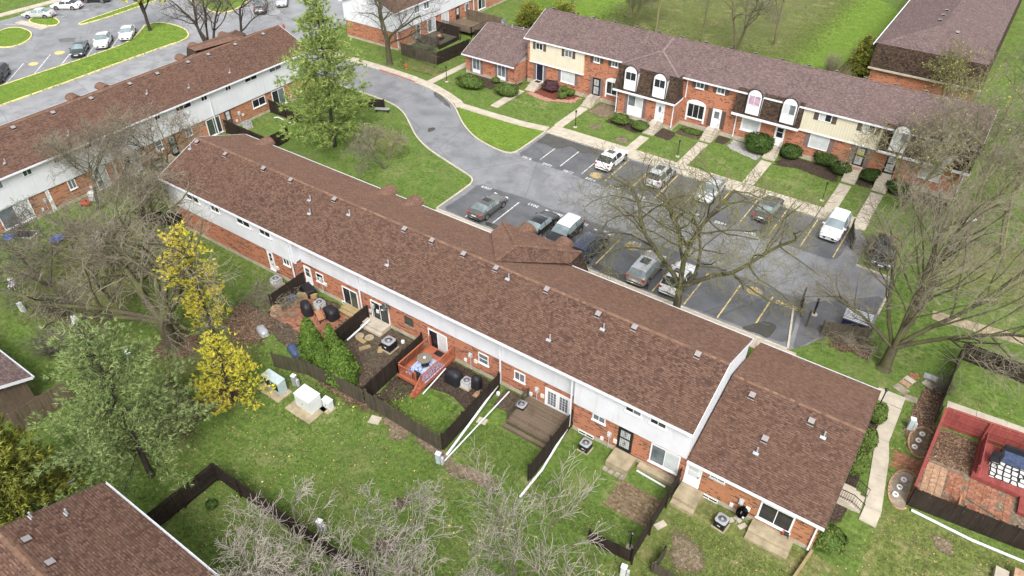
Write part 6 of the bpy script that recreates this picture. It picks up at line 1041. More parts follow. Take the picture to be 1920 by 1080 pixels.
def car(name, label, kind, paint, p, rz, roofmat=None, glass='glass_car', sunroof=False, rails=False, z=.02):
    K = KIND[kind]; t = thing(name, label, {'sedan': 'car', 'suv': 'suv', 'coupe_suv': 'suv', 'van': 'minivan', 'pickup': 'pickup'}[kind], (p[0], p[1], z), rz, 'parked cars'); L, W = K['L'], K['W']; c0, c1, c2, c3 = K['cab']; bm = (c1+c2)/2-.05
    xs = sorted(set([a for a, b in K['top']]+[c0, c1, c2, c3, bm+.04, bm-.04, c1*.5+c0*.5, c2*.5+c3*.5, 1.7, -1.45, .0]), reverse=True); xs = [x for i, x in enumerate(xs) if i == 0 or xs[i-1]-x > .015]
    H = max(b for a, b in K['top']); sec = []
    for x in xs:
        zt = interp(x, K['top']); e = max(0, abs(x)-(L/2-.55))/.55; w = W/2*(1-.16*e*e); inc = c3-.01 <= x <= c0+.01
        zb = interp(x, K['belt']) if inc else zt-.07; zb = min(zb, zt-.03); k = min(1, max(0, (zt-zb)/(H-zb+1e-6))) if inc else 0
        wr = w*(.90-.15*k) if inc else w*.86; ze = zt-.03-.04*k; zlo = .2+.1*e
        sec.append([(w*.88, zlo), (w*.98, zlo+.12), (w, .5 if zb > .6 else zb*.8), (w*.985, zb), (wr, ze), (wr*.62, zt-.006), (0, zt)])
    n = len(xs); V = {1: [], -1: []}
    def cls(i, b):
        xa, xb = xs[i], xs[i+1]; m = (xa+xb)/2
        if c1 <= m <= c0 and b >= 4: return 'windshield'
        if c3 <= m <= c2 and b >= 4: return 'rear_window'
        if b == 3 and c3*.55+c2*.45 < m < c1*.7+c0*.3 and not (bm-.05 < m < bm+.05): return 'side_window'
        if roofmat and b >= 4 and c2 <= m <= c1: return 'roof_panel'
        return 'body'
    parts = {}
    for s in (1, -1):
        for i in range(n-1):
            for b in range(6):
                c = cls(i, b); key = c if c != 'side_window' else ('side_window', s, (xs[i]+xs[i+1])/2 > bm)
                m = parts.setdefault(key, MB()); q = [(xs[i], sec[i][b][0]*s, sec[i][b][1]), (xs[i+1], sec[i+1][b][0]*s, sec[i+1][b][1]), (xs[i+1], sec[i+1][b+1][0]*s, sec[i+1][b+1][1]), (xs[i], sec[i][b+1][0]*s, sec[i][b+1][1])]
                m.add(q, [(0, 1, 2, 3) if s > 0 else (3, 2, 1, 0)])
    B = parts['body']
    for i in (0, n-1):
        q = [(xs[i], y, z_) for y, z_ in sec[i]]+[(xs[i], -y, z_) for y, z_ in reversed(sec[i][:-1])]; B.add(q, [tuple(range(len(q))) if i else tuple(range(len(q)-1, -1, -1))])
    B.add([(x, s*sec[i][0][0], sec[i][0][1]) for s in (1, -1) for i, x in ((0, xs[0]), (n-1, xs[-1]))], [(0, 1, 3, 2)])
    for k, m in parts.items():
        nm = k if isinstance(k, str) else k[0]; mat = paint if nm == 'body' else (roofmat if nm == 'roof_panel' else glass)
        o = m.build(nm, mat, t, True)
        me = o.data; 
        if nm == 'body': body = o
    import bmesh
    bm_ = bmesh.new(); bm_.from_mesh(body.data); bmesh.ops.remove_doubles(bm_, verts=bm_.verts, dist=.002); bm_.to_mesh(body.data); bm_.free()
    for x in (K['wb'], -K['wb']):
        for s in (1, -1):
            w = W/2; r = K['r']; m = MB().lathe([(r*.62, -.1), (r*.9, -.105), (r, -.07), (r, .07), (r*.9, .1), (r*.62, .09)], (0, 0, 0), 18); m.v = [(a+x, s*(w-.075+c*.9), b+r) for a, b, c in m.v]; wh = m.build('wheel', 'tyre', t)
            m = MB().lathe([(r*.63, .05), (r*.6, .088), (r*.2, .07), (.05, .095)], (0, 0, 0), 14); m.v = [(a+x, s*(w-.075+c), b+r) for a, b, c in m.v]; m.build('rim', 'rim', wh)
            m = MB(); m.add([(x+(r+.07)*math.cos(a), s*(w+.004), r+(r+.07)*math.sin(a)) for a in [2*math.pi*k/20 for k in range(20)]], [tuple(range(20)) if s < 0 else tuple(range(19, -1, -1))]); m.v = [(a, b, max(c, .16)) for a, b, c in m.v]; m.build('wheel_arch', 'tyre', t)
    zf = interp(L/2-.12, K['top']); zr = interp(-L/2+.1, K['top'])
    for s in (1, -1):
        MB().obox((L/2-.13, s*W*.36, zf-.08), (.2, .36, .13), -s*.3).build('headlight', 'headlight', t); MB().obox((-L/2+.09, s*W*.38, zr-.1), (.16, .3, .17), s*.3).build('taillight', 'taillight', t)
        MB().obox((c0-.25, s*(W/2+.06), interp(c0, K['belt'])+.06), (.12, .2, .13)).build('mirror', paint, t)
    MB().box(L/2-.05, -.5, .42, L/2+.015, .5, .62).build('grille', 'black_metal', t); MB().box(L/2-.02, -.8*W/2, .2, L/2+.012, .8*W/2, .32).build('bumper_trim', 'black_metal', t); MB().box(-L/2-.012, -.78*W/2, .22, -L/2+.03, .78*W/2, .36).build('bumper_trim', 'black_metal', t)
    MB().box(-L/2-.02, -.26, .62, -L/2+.02, .26, .76).build('licence_plate', 'plate', t); MB().box(L/2+.0, -.26, .44, L/2+.022, .26, .56).build('licence_plate', 'plate', t)
    if sunroof: zz = interp((c1+c2)/2, K['top']); MB().obox(((c1*.65+c2*.35), 0, zz+.012), ((c1-c2)*.42, W*.42, .02), 0, 0, .02).build('sunroof', 'glass_car', t)
    if rails:
        for s in (1, -1):
            zz = interp((c1+c2)/2, K['top']); m = MB(); m.tube([(c1-.25, s*W*.34, zz-.02), (c1-.35, s*W*.34, zz+.06), (c2+.35, s*W*.34, zz+.06), (c2+.25, s*W*.34, zz-.02)], .022, 6); m.build('roof_rail', 'galvanised' if paint != 'car_blue' else 'black_metal', t)
    return t
H_ = math.pi/2
car('parked_suv', 'white crossover with dark glass roof, tail toward the camera, on the upper row of bays', 'coupe_suv', 'car_white', (-31.5, 64.75), H_, None, sunroof=True)
car('parked_suv', 'silver wagon right of the white crossover in the upper row', 'suv', 'car_silver', (-25.5, 64.6), H_, None, sunroof=True, rails=True)
car('parked_car', 'silver sedan behind the oak branches in the upper row', 'sedan', 'car_silver', (-19.95, 64.9), -H_, glass='glass_carlight'); car('parked_car', 'charcoal sedan behind the oak branches, next to the pavement', 'sedan', 'car_charcoal', (-13.85, 64.9), H_, glass='glass_carlight')
car('parked_suv', 'white suv facing the camera at the right end of the upper row', 'suv', 'car_white', (-7.45, 65.4), -H_, glass='glass_carlight'); car('parked_car', 'black car half hidden behind the right bare tree', 'sedan', 'car_black', (-2.6, 63.8), -H_+.12)
car('parked_car', 'grey sedan with tail toward the near roof, alone at the left of the lower row', 'sedan', 'car_grey', (-37.05, 49.2), H_, sunroof=True, glass='glass_carlight'); car('parked_car', 'black sedan left of the pale-roofed suv in the lower row', 'sedan', 'car_black', (-31.0, 49.5), H_, glass='glass_carlight')
car('parked_suv', 'black suv with pale roof, facing the near building', 'suv', 'car_black', (-28.35, 49.7), -H_, 'car_white', 'glass_carlight'); car('parked_van', 'dark blue minivan beside the bay roof', 'van', 'car_blue', (-25.25, 48.95), H_, rails=True, glass='glass_car')
car('parked_suv', 'bronze-silver suv left of the oak trunk in the lower row', 'suv', 'car_bronze', (-19.4, 48.95), H_, 'car_silver', 'glass_carlight', sunroof=True, rails=True); car('parked_suv', 'white hatchback partly behind the oak trunk', 'coupe_suv', 'car_white', (-16.4, 49.3), H_, sunroof=True)
car('parked_car', 'dark green sedan facing the strip of grass at upper left', 'sedan', 'car_green', (-110.7, 49.4), math.radians(-42), glass='glass_carlight'); car('parked_suv', 'white suv next to the dark green sedan at upper left', 'coupe_suv', 'car_white', (-110.8, 53.2), math.radians(-42), glass='glass_carlight'); car('parked_car', 'white sedan nearest the end of the grass strip at upper left', 'sedan', 'car_white', (-110.9, 57.2), math.radians(-42), glass='glass_carlight')
car('parked_suv', 'black suv cut off by the left edge', 'suv', 'car_black', (-110.8, 37.9), math.radians(-42)); car('parked_car', 'silver sedan parked sideways at the far left pavement', 'sedan', 'car_silver', (-130.5, 54.1), math.radians(215), glass='glass_carlight'); car('parked_car', 'white sedan parked behind the silver one at the far left', 'sedan', 'car_white', (-130.9, 59.0), math.radians(213)); car('parked_suv', 'black suv at the top left edge', 'suv', 'car_black', (-130.2, 63.8), math.radians(214))
car('parked_pickup', 'dark pickup at the top beside the grass island', 'pickup', 'car_charcoal', (-103.9, 76.9), math.radians(137), glass='glass_carlight'); car('parked_car', 'silver car at the top edge behind the pine', 'sedan', 'car_silver', (-103.4, 81.0), math.radians(-43))
# ---------------------------------------------------------------- vegetation
def tubes(P0, P1, R0, R1, n):
    P0, P1 = np.asarray(P0), np.asarray(P1); R0, R1 = np.asarray(R0), np.asarray(R1); m = len(P0); d = P1-P0; L = np.linalg.norm(d, axis=1, keepdims=True)+1e-9; d = d/L
    ref = np.where(np.abs(d[:, 2:3]) > .9, np.array([[1., 0, 0]]), np.array([[0, 0, 1.]])); a = np.cross(d, ref); a /= np.linalg.norm(a, axis=1, keepdims=True)+1e-9; b = np.cross(d, a)
    V = np.zeros((m, 2, n, 3))
    for k in range(n):
        t = 2*math.pi*k/n; o = a*math.cos(t)+b*math.sin(t); V[:, 0, k] = P0+o*R0[:, None]; V[:, 1, k] = P1+o*R1[:, None]
    base = (np.arange(m)*2*n)[:, None]; F = np.concatenate([base+np.array([[k, (k+1) % n, n+(k+1) % n, n+k]]) for k in range(n)], 0)
    return V.reshape(-1, 3), F
class Tree:
    def __init__(s, seed): s.r = random.Random(seed); s.seg = [[], [], [], [], []]
    def branch(s, p, d, L, r, lv, cfg):
        R = s.r; n = cfg['seg'][lv]; st = L/n; pts = [(p, r)]; wig = cfg['wig'][lv]; up = cfg['up'][lv]; d = d.normalized(); ends = []
        for i in range(n):
            d = (d+Vector((R.gauss(0, wig), R.gauss(0, wig), R.gauss(0, wig)*.8+up))).normalized(); q = p+d*st; r2 = max(cfg['rmin'], r*(1-(1-cfg['tip'][lv])/n*1.0))
            s.seg[lv].append((p, q, r, r2)); p, r = q, r2; ends.append((p.copy(), d.copy(), r, (i+1)/n))
        if lv+1 >= cfg['levels']: return
        nc = cfg['kids'][lv]; k = R.randint(nc[0], nc[1]); f0 = cfg['from'][lv]
        for j in range(k):
            f = f0+(1-f0)*(j+R.uniform(.1, .9))/k; i = min(n-1, int(f*n)); q, dd, rr, _ = ends[i]
            ax = dd.orthogonal().normalized(); ax.rotate(Matrix.Rotation(R.uniform(0, 6.283), 3, dd)); ang = math.radians(R.uniform(*cfg['ang'][lv])); nd = dd.copy(); nd.rotate(Matrix.Rotation(ang, 3, ax))
            s.branch(q, nd, L*R.uniform(*cfg['len'][lv])*(1.1-.45*f), max(cfg['rmin'], rr*cfg['rk'][lv]), lv+1, cfg)
    def mesh(s, levels, sides):
        Vs, Fs, b = [], [], 0
        for lv in levels:
            if not s.seg[lv]: continue
            a = s.seg[lv]; n = sides[lv]; V, F = tubes([q[0] for q in a], [q[1] for q in a], [q[2]*1.0 for q in a], [q[3] for q in a], n)
            if lv < 2:   # joints: a slightly longer overlap keeps thick limbs closed
                d = np.array([tuple(q[1]-q[0]) for q in a])*.06; V2, F2 = tubes(np.array([tuple(q[0]) for q in a])-d, np.array([tuple(q[1]) for q in a])+d, [q[2]*.97 for q in a], [q[3]*.97 for q in a], n); Vs.append(V2); Fs.append(F2+b); b += len(V2)
            Vs.append(V); Fs.append(F+b); b += len(V)
        return np.concatenate(Vs), np.concatenate(Fs)
CFG = dict(levels=5, seg=[6, 7, 6, 4, 2], wig=[.06, .13, .17, .2, .22], up=[.05, .035, .03, .02, .0], tip=[.6, .35, .3, .35, .6], kids=[(5, 7), (6, 8), (6, 8), (5, 6), (0, 0)], ang=[(28, 60), (30, 65), (30, 65), (30, 70), (0, 0)], len=[(.8, 1.1), (.5, .75), (.5, .7), (.45, .7), (0, 0)], rk=[.62, .55, .5, .6, .6], rmin=.011)
CFG['from'] = [.45, .25, .2, .15, 0]
def bare_tree(label, p, h, r, seed, bark_='bark_oak', twig='bark_tan', limbs=None, cfg=None, cat='tree', name='bare_tree', lean=(0, 0), stems=1, spread=.35, buds=None, group=None, z=0):
    c = dict(CFG); c.update(cfg or {}); t = thing(name, label, cat, (p[0], p[1], z), None, group); T = Tree(seed); base = Vector((p[0], p[1], z-.05))
    if limbs:
        # trunk up to the fork, then the main limbs as seen in the photograph: (direction, length, radius factor)
        fork = base+Vector((lean[0], lean[1], limbs[0])); T.seg[0] += [(base, base+(fork-base)*.5, r*1.15, r*.95), (base+(fork-base)*.5, fork, r*.95, r*.85), (base, base+Vector((0, 0, .35)), r*1.6, r*1.1)]
        for d, L, k in limbs[1]: T.branch(fork-Vector((0, 0, .15)), Vector(d), L, r*k, 1, c)
    else:
        for i in range(stems):
            a = T.r.uniform(0, 6.28); d = Vector((lean[0]+(spread*math.cos(a) if stems > 1 else 0), lean[1]+(spread*math.sin(a) if stems > 1 else 0), 1)); T.branch(base, d, h*.62*(1 if stems == 1 else T.r.uniform(.8, 1.1)), r*(1 if stems == 1 else .7), 0, c)
        T.seg[0].append((base, base+Vector((0, 0, .3)), r*1.5, r*1.05))
    V, F = T.mesh([0, 1], [8, 7, 5, 3, 3]); mk('trunk', V, F, bark_, t, True, False); V, F = T.mesh([2], [8, 7, 5, 3, 3]); mk('branches', V, F, bark_, t, True, False)['kind'] = 'stuff'
    if T.seg[3]: V, F = T.mesh([3, 4], [8, 7, 5, 3, 3]); mk('twigs', V, F, twig, t, False, False)['kind'] = 'stuff'
    if buds:
        a = T.seg[4] or T.seg[3]; rr = np.random.RandomState(seed); idx = rr.choice(len(a), min(len(a), buds[1])); C_ = np.array([tuple(a[i][1]) for i in idx]); V, F = flakes(C_, buds[2], rr); mk('buds', V, F, buds[0], t, False, False)['kind'] = 'stuff'
    return t
def flakes(C_, size, rr, elong=1.6, nrm=None, tilt=.7):
    """one small rhombic leaf per point, turned at random or lying against the given normals"""
    n = len(C_); a = rr.normal(size=(n, 3))
    if nrm is not None: a = a*tilt+np.cross(nrm, rr.normal(size=(n, 3)))
    a /= np.linalg.norm(a, axis=1, keepdims=True)+1e-9; b = rr.normal(size=(n, 3)) if nrm is None else np.cross(nrm, a)+rr.normal(size=(n, 3))*.35; b -= (b*a).sum(1, keepdims=True)*a; b /= np.linalg.norm(b, axis=1, keepdims=True)+1e-9
    s = (size*(.6+.8*rr.rand(n)))[:, None]; V = np.stack([C_-a*s*elong*.5, C_+b*s*.5, C_+a*s*elong*.5, C_-b*s*.5], 1).reshape(-1, 3); F = (np.arange(n)*4)[:, None]+np.array([[0, 1, 2, 3]]); return V, F
def blades(C_, D_, L, w, rr, k):
    """k narrow needles fanning out from every point around direction D_"""
    n = len(C_); C2 = np.repeat(C_, k, 0); D2 = np.repeat(D_, k, 0)+rr.normal(size=(n*k, 3))*.62; D2 /= np.linalg.norm(D2, axis=1, keepdims=True)+1e-9; s = np.cross(D2, rr.normal(size=(n*k, 3))); s /= np.linalg.norm(s, axis=1, keepdims=True)+1e-9
    l = (L*(.6+.7*rr.rand(n*k)))[:, None]; V = np.stack([C2-s*w, C2+s*w, C2+D2*l], 1).reshape(-1, 3); F = (np.arange(n*k)*3)[:, None]+np.array([[0, 1, 2]]); return V, F
def conifer(label, p, h, rad, seed, mat, layers=14, per=9, tufts=22, L=.42, w=.035, k=9, z0=.12, bark_='bark_dark', shape=.9, droop=.0, r=.22, lean=(0, 0), gaps=None, upturn=.25, clump=.32, name='pine_tree', mats2=None, prof=None, zs=None):
    rr = np.random.RandomState(seed); R = random.Random(seed); t = thing(name, label, 'tree', (p[0], p[1], 0)); seg = []; C_ = []; D_ = []
    ax = lambda f: Vector((p[0]+lean[0]*f, p[1]+lean[1]*f, h*f)); n = 10
    for i in range(n): seg.append((ax(i/n), ax((i+1)/n), r*(1-.9*i/n), r*(1-.9*(i+1)/n)))
    V, F = tubes([q[0] for q in seg], [q[1] for q in seg], [q[2] for q in seg], [q[3] for q in seg], 8); mk('trunk', V, F, bark_, t, True, False); br = []
    for i in range(layers):
        f = z0+(1-z0)*(i+.5)/layers; rl = rad*(prof(f) if prof else (1-f)**shape+.06)
        if gaps and any(a < f < b for a, b in gaps): continue
        for j in range(per):
            if R.random() < .12: continue
            a = 6.283*(j+R.uniform(-.35, .35))/per+i*.7; Lb = rl*R.uniform(.68, 1.12); p0 = ax(f+R.uniform(-.02, .02)); m = 4; q = p0; d = Vector((math.cos(a), math.sin(a), R.uniform(-.1, .12)-droop))
            for s in range(m):
                q2 = q+d.normalized()*Lb/m; br.append((q, q2, .035*(1-s/m)+.012, .035*(1-(s+1)/m)+.01)); q = q2; d.z += upturn/m
                if s >= (1 if Lb > .9 else 0):
                    cnt = max(1, int(tufts*Lb/rad*.5)); off = rr.normal(size=(cnt, 3))*np.array([clump, clump, clump*.5]); C_.append(np.array(tuple(q))+off); dd = np.array(tuple(d.normalized()))+np.array([0, 0, .55]); D_.append(np.tile(dd, (cnt, 1))+rr.normal(size=(cnt, 3))*.35)
    V, F = tubes([q[0] for q in br], [q[1] for q in br], [q[2] for q in br], [q[3] for q in br], 4); mk('branches', V, F, bark_, t, False, False)['kind'] = 'stuff'; C_ = np.concatenate(C_); D_ = np.concatenate(D_)
    V, F = blades(C_, D_, L, w, rr, k); mk('crown', V, F, mat, t, False, False)['kind'] = 'stuff'; return t
def bush(label, p, rx, ry, h, seed, mat, n=2600, size=.09, boxy=2.4, core='yew', cat='shrub', name='shrub', z=0., rz=0., lumps=.17, twigs=0, group=None):
    """clipped shrub: a solid leafy core under a shell of single leaves"""
    rr = np.random.RandomState(seed); t = thing(name, label, cat, (p[0], p[1], z), None, group); u = rr.normal(size=(n, 3)); u /= np.linalg.norm(u, axis=1, keepdims=True); u[:, 2] = np.abs(u[:, 2])*1.0-.12*rr.rand(n); k = (np.abs(u)**boxy).sum(1)**(-1/boxy)
    ph = rr.rand(6)*6.28; lump = 1+lumps*(np.sin(u[:, 0]*5+ph[0])*np.sin(u[:, 1]*5+ph[1])+np.sin(u[:, 2]*6+ph[2]))*.6; S_ = np.array([rx, ry, h*.52]); P = u*(k*lump*(.9+.17*rr.rand(n)))[:, None]*S_+np.array([p[0], p[1], z+h*.48]); P[:, 2] = np.maximum(P[:, 2], z+.04)
    V, F = flakes(P, size, rr, 1.5, u, .9); mk('leaves', V, F, mat, t, False, False)['kind'] = 'stuff'
    m = MB(); nn, mm = 14, 7
    for i in range(mm+1):
        th = math.pi*(i/mm-.5)
        for j in range(nn): a = 2*math.pi*j/nn; c = np.array([math.cos(th)*math.cos(a), math.cos(th)*math.sin(a), math.sin(th)]); kk = (np.abs(c)**boxy).sum()**(-1/boxy)*.93; m.v.append((p[0]+c[0]*kk*rx, p[1]+c[1]*kk*ry, max(z+.02, z+h*.48+c[2]*kk*h*.52)))
    for i in range(mm):
        for j in range(nn): m.f.append((i*nn+j, i*nn+(j+1) % nn, (i+1)*nn+(j+1) % nn, (i+1)*nn+j))
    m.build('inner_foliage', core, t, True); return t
def cone_bush(label, p, r, h, seed, mat='arbor', n=4200, size=.13):
    rr = np.random.RandomState(seed); t = thing('arborvitae', label, 'shrub', (p[0], p[1], 0), None, 'arborvitae in the dirt yard'); f = rr.rand(n)**.75; a = rr.rand(n)*6.283; f = 1-np.sqrt(1-f*.995)
    pr = np.where(f < .22, .82+.8*f, (1-f)**.72*1.18); rad = r*pr*(1+.09*np.sin(a*5+f*17)+.07*rr.normal(size=n)); P = np.stack([p[0]+rad*np.cos(a), p[1]+rad*np.sin(a), .06+f*h], 1); nr = np.stack([np.cos(a), np.sin(a), np.full(n, .35)], 1)
    V, F = flakes(P, size, rr, 2.0, nr, .8); mk('leaves', V, F, mat, t, False, False)['kind'] = 'stuff'; MB().lathe([(r*.7, .05), (r*.88, h*.2), (r*.66, h*.5), (r*.35, h*.8), (.02, h*.97)], (p[0], p[1], 0), 14).build('inner_foliage', 'yew', t, True); return t
def brush(label, p, rx, ry, h, seed, n, mat, cat='shrub', name='bare_shrub', lay=False, kids=3, r=.014):
    """many thin stems from the ground, forking once or twice"""
    R = random.Random(seed); A_ = []; t = thing(name, label, cat, (p[0], p[1], 0))
    for i in range(n):
        a = R.uniform(0, 6.283); q = Vector((p[0]+rx*.25*math.cos(a)*R.random(), p[1]+ry*.25*math.sin(a)*R.random(), 0)); d = Vector((rx*math.cos(a)*R.uniform(.2, 1), ry*math.sin(a)*R.uniform(.2, 1), h*R.uniform(.6, 1.1)))
        if lay: q = Vector((p[0]+R.uniform(-rx, rx), p[1]+R.uniform(-ry, ry), R.uniform(.05, h*.7))); d = Vector((R.uniform(-1.5, 1.5), R.uniform(-1.2, 1.2), R.uniform(-.2, .4)))
        prev = q; m = 5
        for s in range(m):
            nx = q+d*((s+1)/m)+Vector((R.gauss(0, .07), R.gauss(0, .07), R.gauss(0, .05))); nx.z = max(nx.z, .03); A_.append((prev, nx, r*(1.4-s*.22), r*(1.2-s*.2)))
            if s:
                for c in range(R.randint(1, kids)): e = prev.lerp(nx, R.random()); v = d.normalized()*R.uniform(.3, .75)+Vector((R.gauss(0, .35), R.gauss(0, .35), R.gauss(.05, .25))); A_.append((e, e+v*.55, r*.8, r*.6)); A_.append((e+v*.55, e+v+Vector((R.gauss(0, .1), R.gauss(0, .1), R.gauss(0, .1))), r*.6, r*.45))
            prev = nx
    V, F = tubes([q[0] for q in A_], [q[1] for q in A_], [max(.008, q[2]) for q in A_], [max(.006, q[3]) for q in A_], 3); mk('stems', V, F, mat, t, False, False)['kind'] = 'stuff'; return t
# --- bare trees
bare_tree('large bare oak leaning over the parked cars from behind the near roof', (-14.6, 44.6), 12, .34, 11, 'bark_oak', 'bark_olive', limbs=(3.8, [((-.8, .0, 1.1), 9.0, .66), ((.1, .3, 1.3), 9.6, .7), ((.95, .6, .9), 9.6, .64), ((-.3, .9, 1.0), 8.0, .52), ((.6, -.2, 1.0), 7.0, .5)]), cfg=dict(wig=[.06, .17, .22, .25, .3], up=[.05, .02, .01, .0, .0], kids=[(5, 7), (10, 12), (8, 10), (6, 8), (0, 0)], rmin=.0125, ang=[(28, 60), (35, 75), (35, 75), (35, 80), (0, 0)]))
bare_tree('tall bare maple with fanning limbs right of the parking lot', (1.02,48.75), 13, .42, 21, 'bark_oak', 'bark_tan', limbs=(2.3, [((-.05, .5, 1.3), 9.5, .52), ((.35, .6, 1.1), 10.2, .5), ((.75, .5, .9), 10.2, .48), ((1.0, .1, .75), 9.2, .45), ((-.5, .35, 1.0), 7.8, .42), ((.5, 1.0, .8), 9.8, .46), ((.1, -.1, 1.2), 7.5, .4), ((-.75, -.1, .6), 5.8, .34)]), cfg=dict(kids=[(5, 7), (8, 10), (7, 9), (6, 7), (0, 0)], ang=[(28, 60), (22, 50), (25, 55), (25, 60), (0, 0)], wig=[.05, .09, .12, .16, .2]))
bare_tree('yellow-budding tree in front of the far row, right end', (-3.0, 73.2), 11.5, .22, 31, 'bark_olive', 'bark_tan', stems=3, spread=.42, cfg=dict(kids=[(4, 5), (6, 7), (5, 7), (5, 6), (0, 0)], rmin=.013), buds=('spring_leaf', 1500, .09)); bare_tree('second budding tree near the right corner of the far row', (2.8, 73.0), 12, .22, 33, 'bark_olive', 'bark_tan', stems=3, spread=.45, cfg=dict(kids=[(4, 5), (6, 7), (5, 7), (5, 6), (0, 0)], rmin=.013), buds=('spring_leaf', 1200, .09)); bare_tree('many-stemmed bare tree right of the far row on the lawn', (6.5, 70.5), 10.5, .2, 35, 'bark_olive', 'bark_tan', stems=3, spread=.5, cfg=dict(kids=[(4, 5), (6, 7), (5, 7), (5, 6), (0, 0)], rmin=.013))
bare_tree('huge spreading bare tree in the left back lawn with low limbs', (-46.02,19.06), 13, .62, 41, 'bark_oak', 'bark_tan', limbs=(2.6, [((-1.0, -.55, .35), 8.0, .52), ((-.9, .1, .7), 9.0, .55), ((-.2, .75, 1.0), 8.0, .55), ((-1.0, .45, .5), 8.4, .45), ((.5, .5, .95), 7.0, .48), ((.8, -.1, .7), 6.0, .42), ((-.5, -.9, .5), 6.0, .4)]), cfg=dict(wig=[.06, .13, .2, .25, .3], up=[.05, .015, .01, .0, .0], kids=[(5, 7), (7, 9), (6, 8), (4, 6), (0, 0)], ang=[(28, 60), (35, 75), (35, 75), (35, 80), (0, 0)]))
bare_tree('slender bare tree in front of the left row near the white door', (-69.5, 27.0), 8.5, .17, 43, 'bark_oak', 'bark_tan', stems=2, spread=.3); bare_tree('bare tree in front of the left row between the sliding doors', (-66.5, 32.8), 8.5, .18, 45, 'bark_oak', 'bark_tan', stems=2, spread=.35); bare_tree('bare tree near the left end of the near row', (-60.0, 27.0), 7.5, .18, 47, 'bark_oak', 'bark_tan', stems=3, spread=.45); bare_tree('grey bare tree at the left edge above the pines', (-61.5, 17.5), 7.5, .16, 48, 'bark_grey', 'bark_grey', stems=3, spread=.5)
OPEN = dict(rmin=.0115, wig=[.07, .12, .17, .22, .26], tip=[.55, .3, .3, .4, .6], ang=[(22, 50), (28, 60), (30, 65), (30, 70), (0, 0)], kids=[(4, 6), (5, 6), (5, 6), (4, 6), (0, 0)])
bare_tree('pale bare tree with whitish twigs at the bottom centre', (-15.3, 11.4), 9.0, .17, 51, 'bark_grey', 'bark_pale', stems=2, spread=.35, cfg=OPEN); bare_tree('pale bare tree with whitish twigs left of the bottom centre', (-19.0, 11.0), 8.4, .16, 53, 'bark_grey', 'bark_pale', stems=3, spread=.5, cfg=OPEN); bare_tree('tan bare tree at the bottom edge below the weathered deck', (-9.2, 14.4), 9.4, .15, 55, 'bark_grey', 'bark_pale', stems=4, spread=.55, cfg=dict(OPEN, wig=[.05, .09, .12, .16, .2], ang=[(18, 42), (20, 45), (22, 50), (25, 55), (0, 0)], kids=[(5, 6), (5, 6), (4, 6), (4, 5), (0, 0)]), buds=('spring_leaf', 500, .06)); bare_tree('second tan bare tree at the bottom edge near the ragged fence', (-6.4, 15.6), 7.4, .12, 56, 'bark_grey', 'bark_pale', stems=3, spread=.55, cfg=OPEN)
bare_tree('large bare tree leaning in front of the far brick end', (-70.8, 71.8), 13, .38, 61, 'bark_oak', 'bark_grey', limbs=(3.0, [((.0, .2, 1.2), 7.5, .6), ((.6, .25, 1.0), 8.0, .55), ((.95, .1, .5), 7.0, .42), ((-.5, .3, 1.0), 7.0, .5), ((.3, -.4, .9), 5.5, .4)]))
bare_tree('dark forked bare tree behind the end of the left row', (-90.5, 57.5), 13, .38, 63, 'bark_dark', 'bark_grey', limbs=(2.0, [((-.5, -.45, 1.2), 7.5, .6), ((-.15, .0, 1.3), 7.5, .6), ((.1, .3, 1.2), 7.0, .55), ((-.7, .2, 1.0), 7.0, .5)])); bare_tree('thin dark leaning bare tree right of the forked one', (-91.5, 62.5), 10, .22, 65, 'bark_dark', 'bark_grey', lean=(-.1, .45))
for i, (px, hh, rr_, st, lb) in enumerate([((-32.37,104.10), 12, .32, 2, 'big forked bare tree on the lawn behind the far row'), ((-45.49,104.30), 11, .26, 2, 'bare tree behind the far row ridge, left of the pole'), ((-60.16,104.52), 10, .22, 1, 'slim bare tree behind the left part of the far row'), ((-28.61,109.76), 10, .22, 1, 'bare tree on the big lawn right of the forked one'), ((-49.56,104.90), 7, .1, 6, 'bare shrubby multi-stem tree behind the far row')]):
    bare_tree(lb, px, hh, rr_, 70+i, 'bark_olive', 'bark_grey', stems=st, spread=.35, cfg=dict(levels=4) if i > 2 else None)
bare_tree('small bare redbud in the lawn by the curving drive', (-51.38,49.65), 5.2, .1, 81, 'bark_grey', 'bark_tan', stems=4, spread=.7, cfg=dict(rmin=.012, kids=[(4, 5), (4, 5), (4, 5), (3, 4), (0, 0)])); bare_tree('yellow-green leafing tree on the strip of grass at upper left', (-110.3, 60.5), 7.5, .28, 83, 'bark_dark', 'bark_olive', stems=1, buds=('spring_leaf', 9000, .3))
bare_tree('bare tree with yellow twigs in front of the upper right brick end', (-4.5, 99.0), 7.5, .18, 85, 'bark_olive', 'bark_olive', stems=4, spread=.5, cfg=dict(kids=[(4, 5), (5, 6), (5, 6), (4, 5), (0, 0)]), buds=('spring_leaf', 1200, .1)); bare_tree('tall bare tree beside the upper right footpath', (5.5, 97.0), 11, .28, 87, 'bark_olive', 'bark_grey', stems=3, spread=.3, cfg=dict(kids=[(4, 5), (5, 6), (5, 6), (4, 5), (0, 0)])); bare_tree('bare tree at the right edge near the upper footpath', (9.5, 92.0), 9, .2, 89, 'bark_grey', 'bark_tan', stems=3, spread=.4, cfg=dict(levels=4))
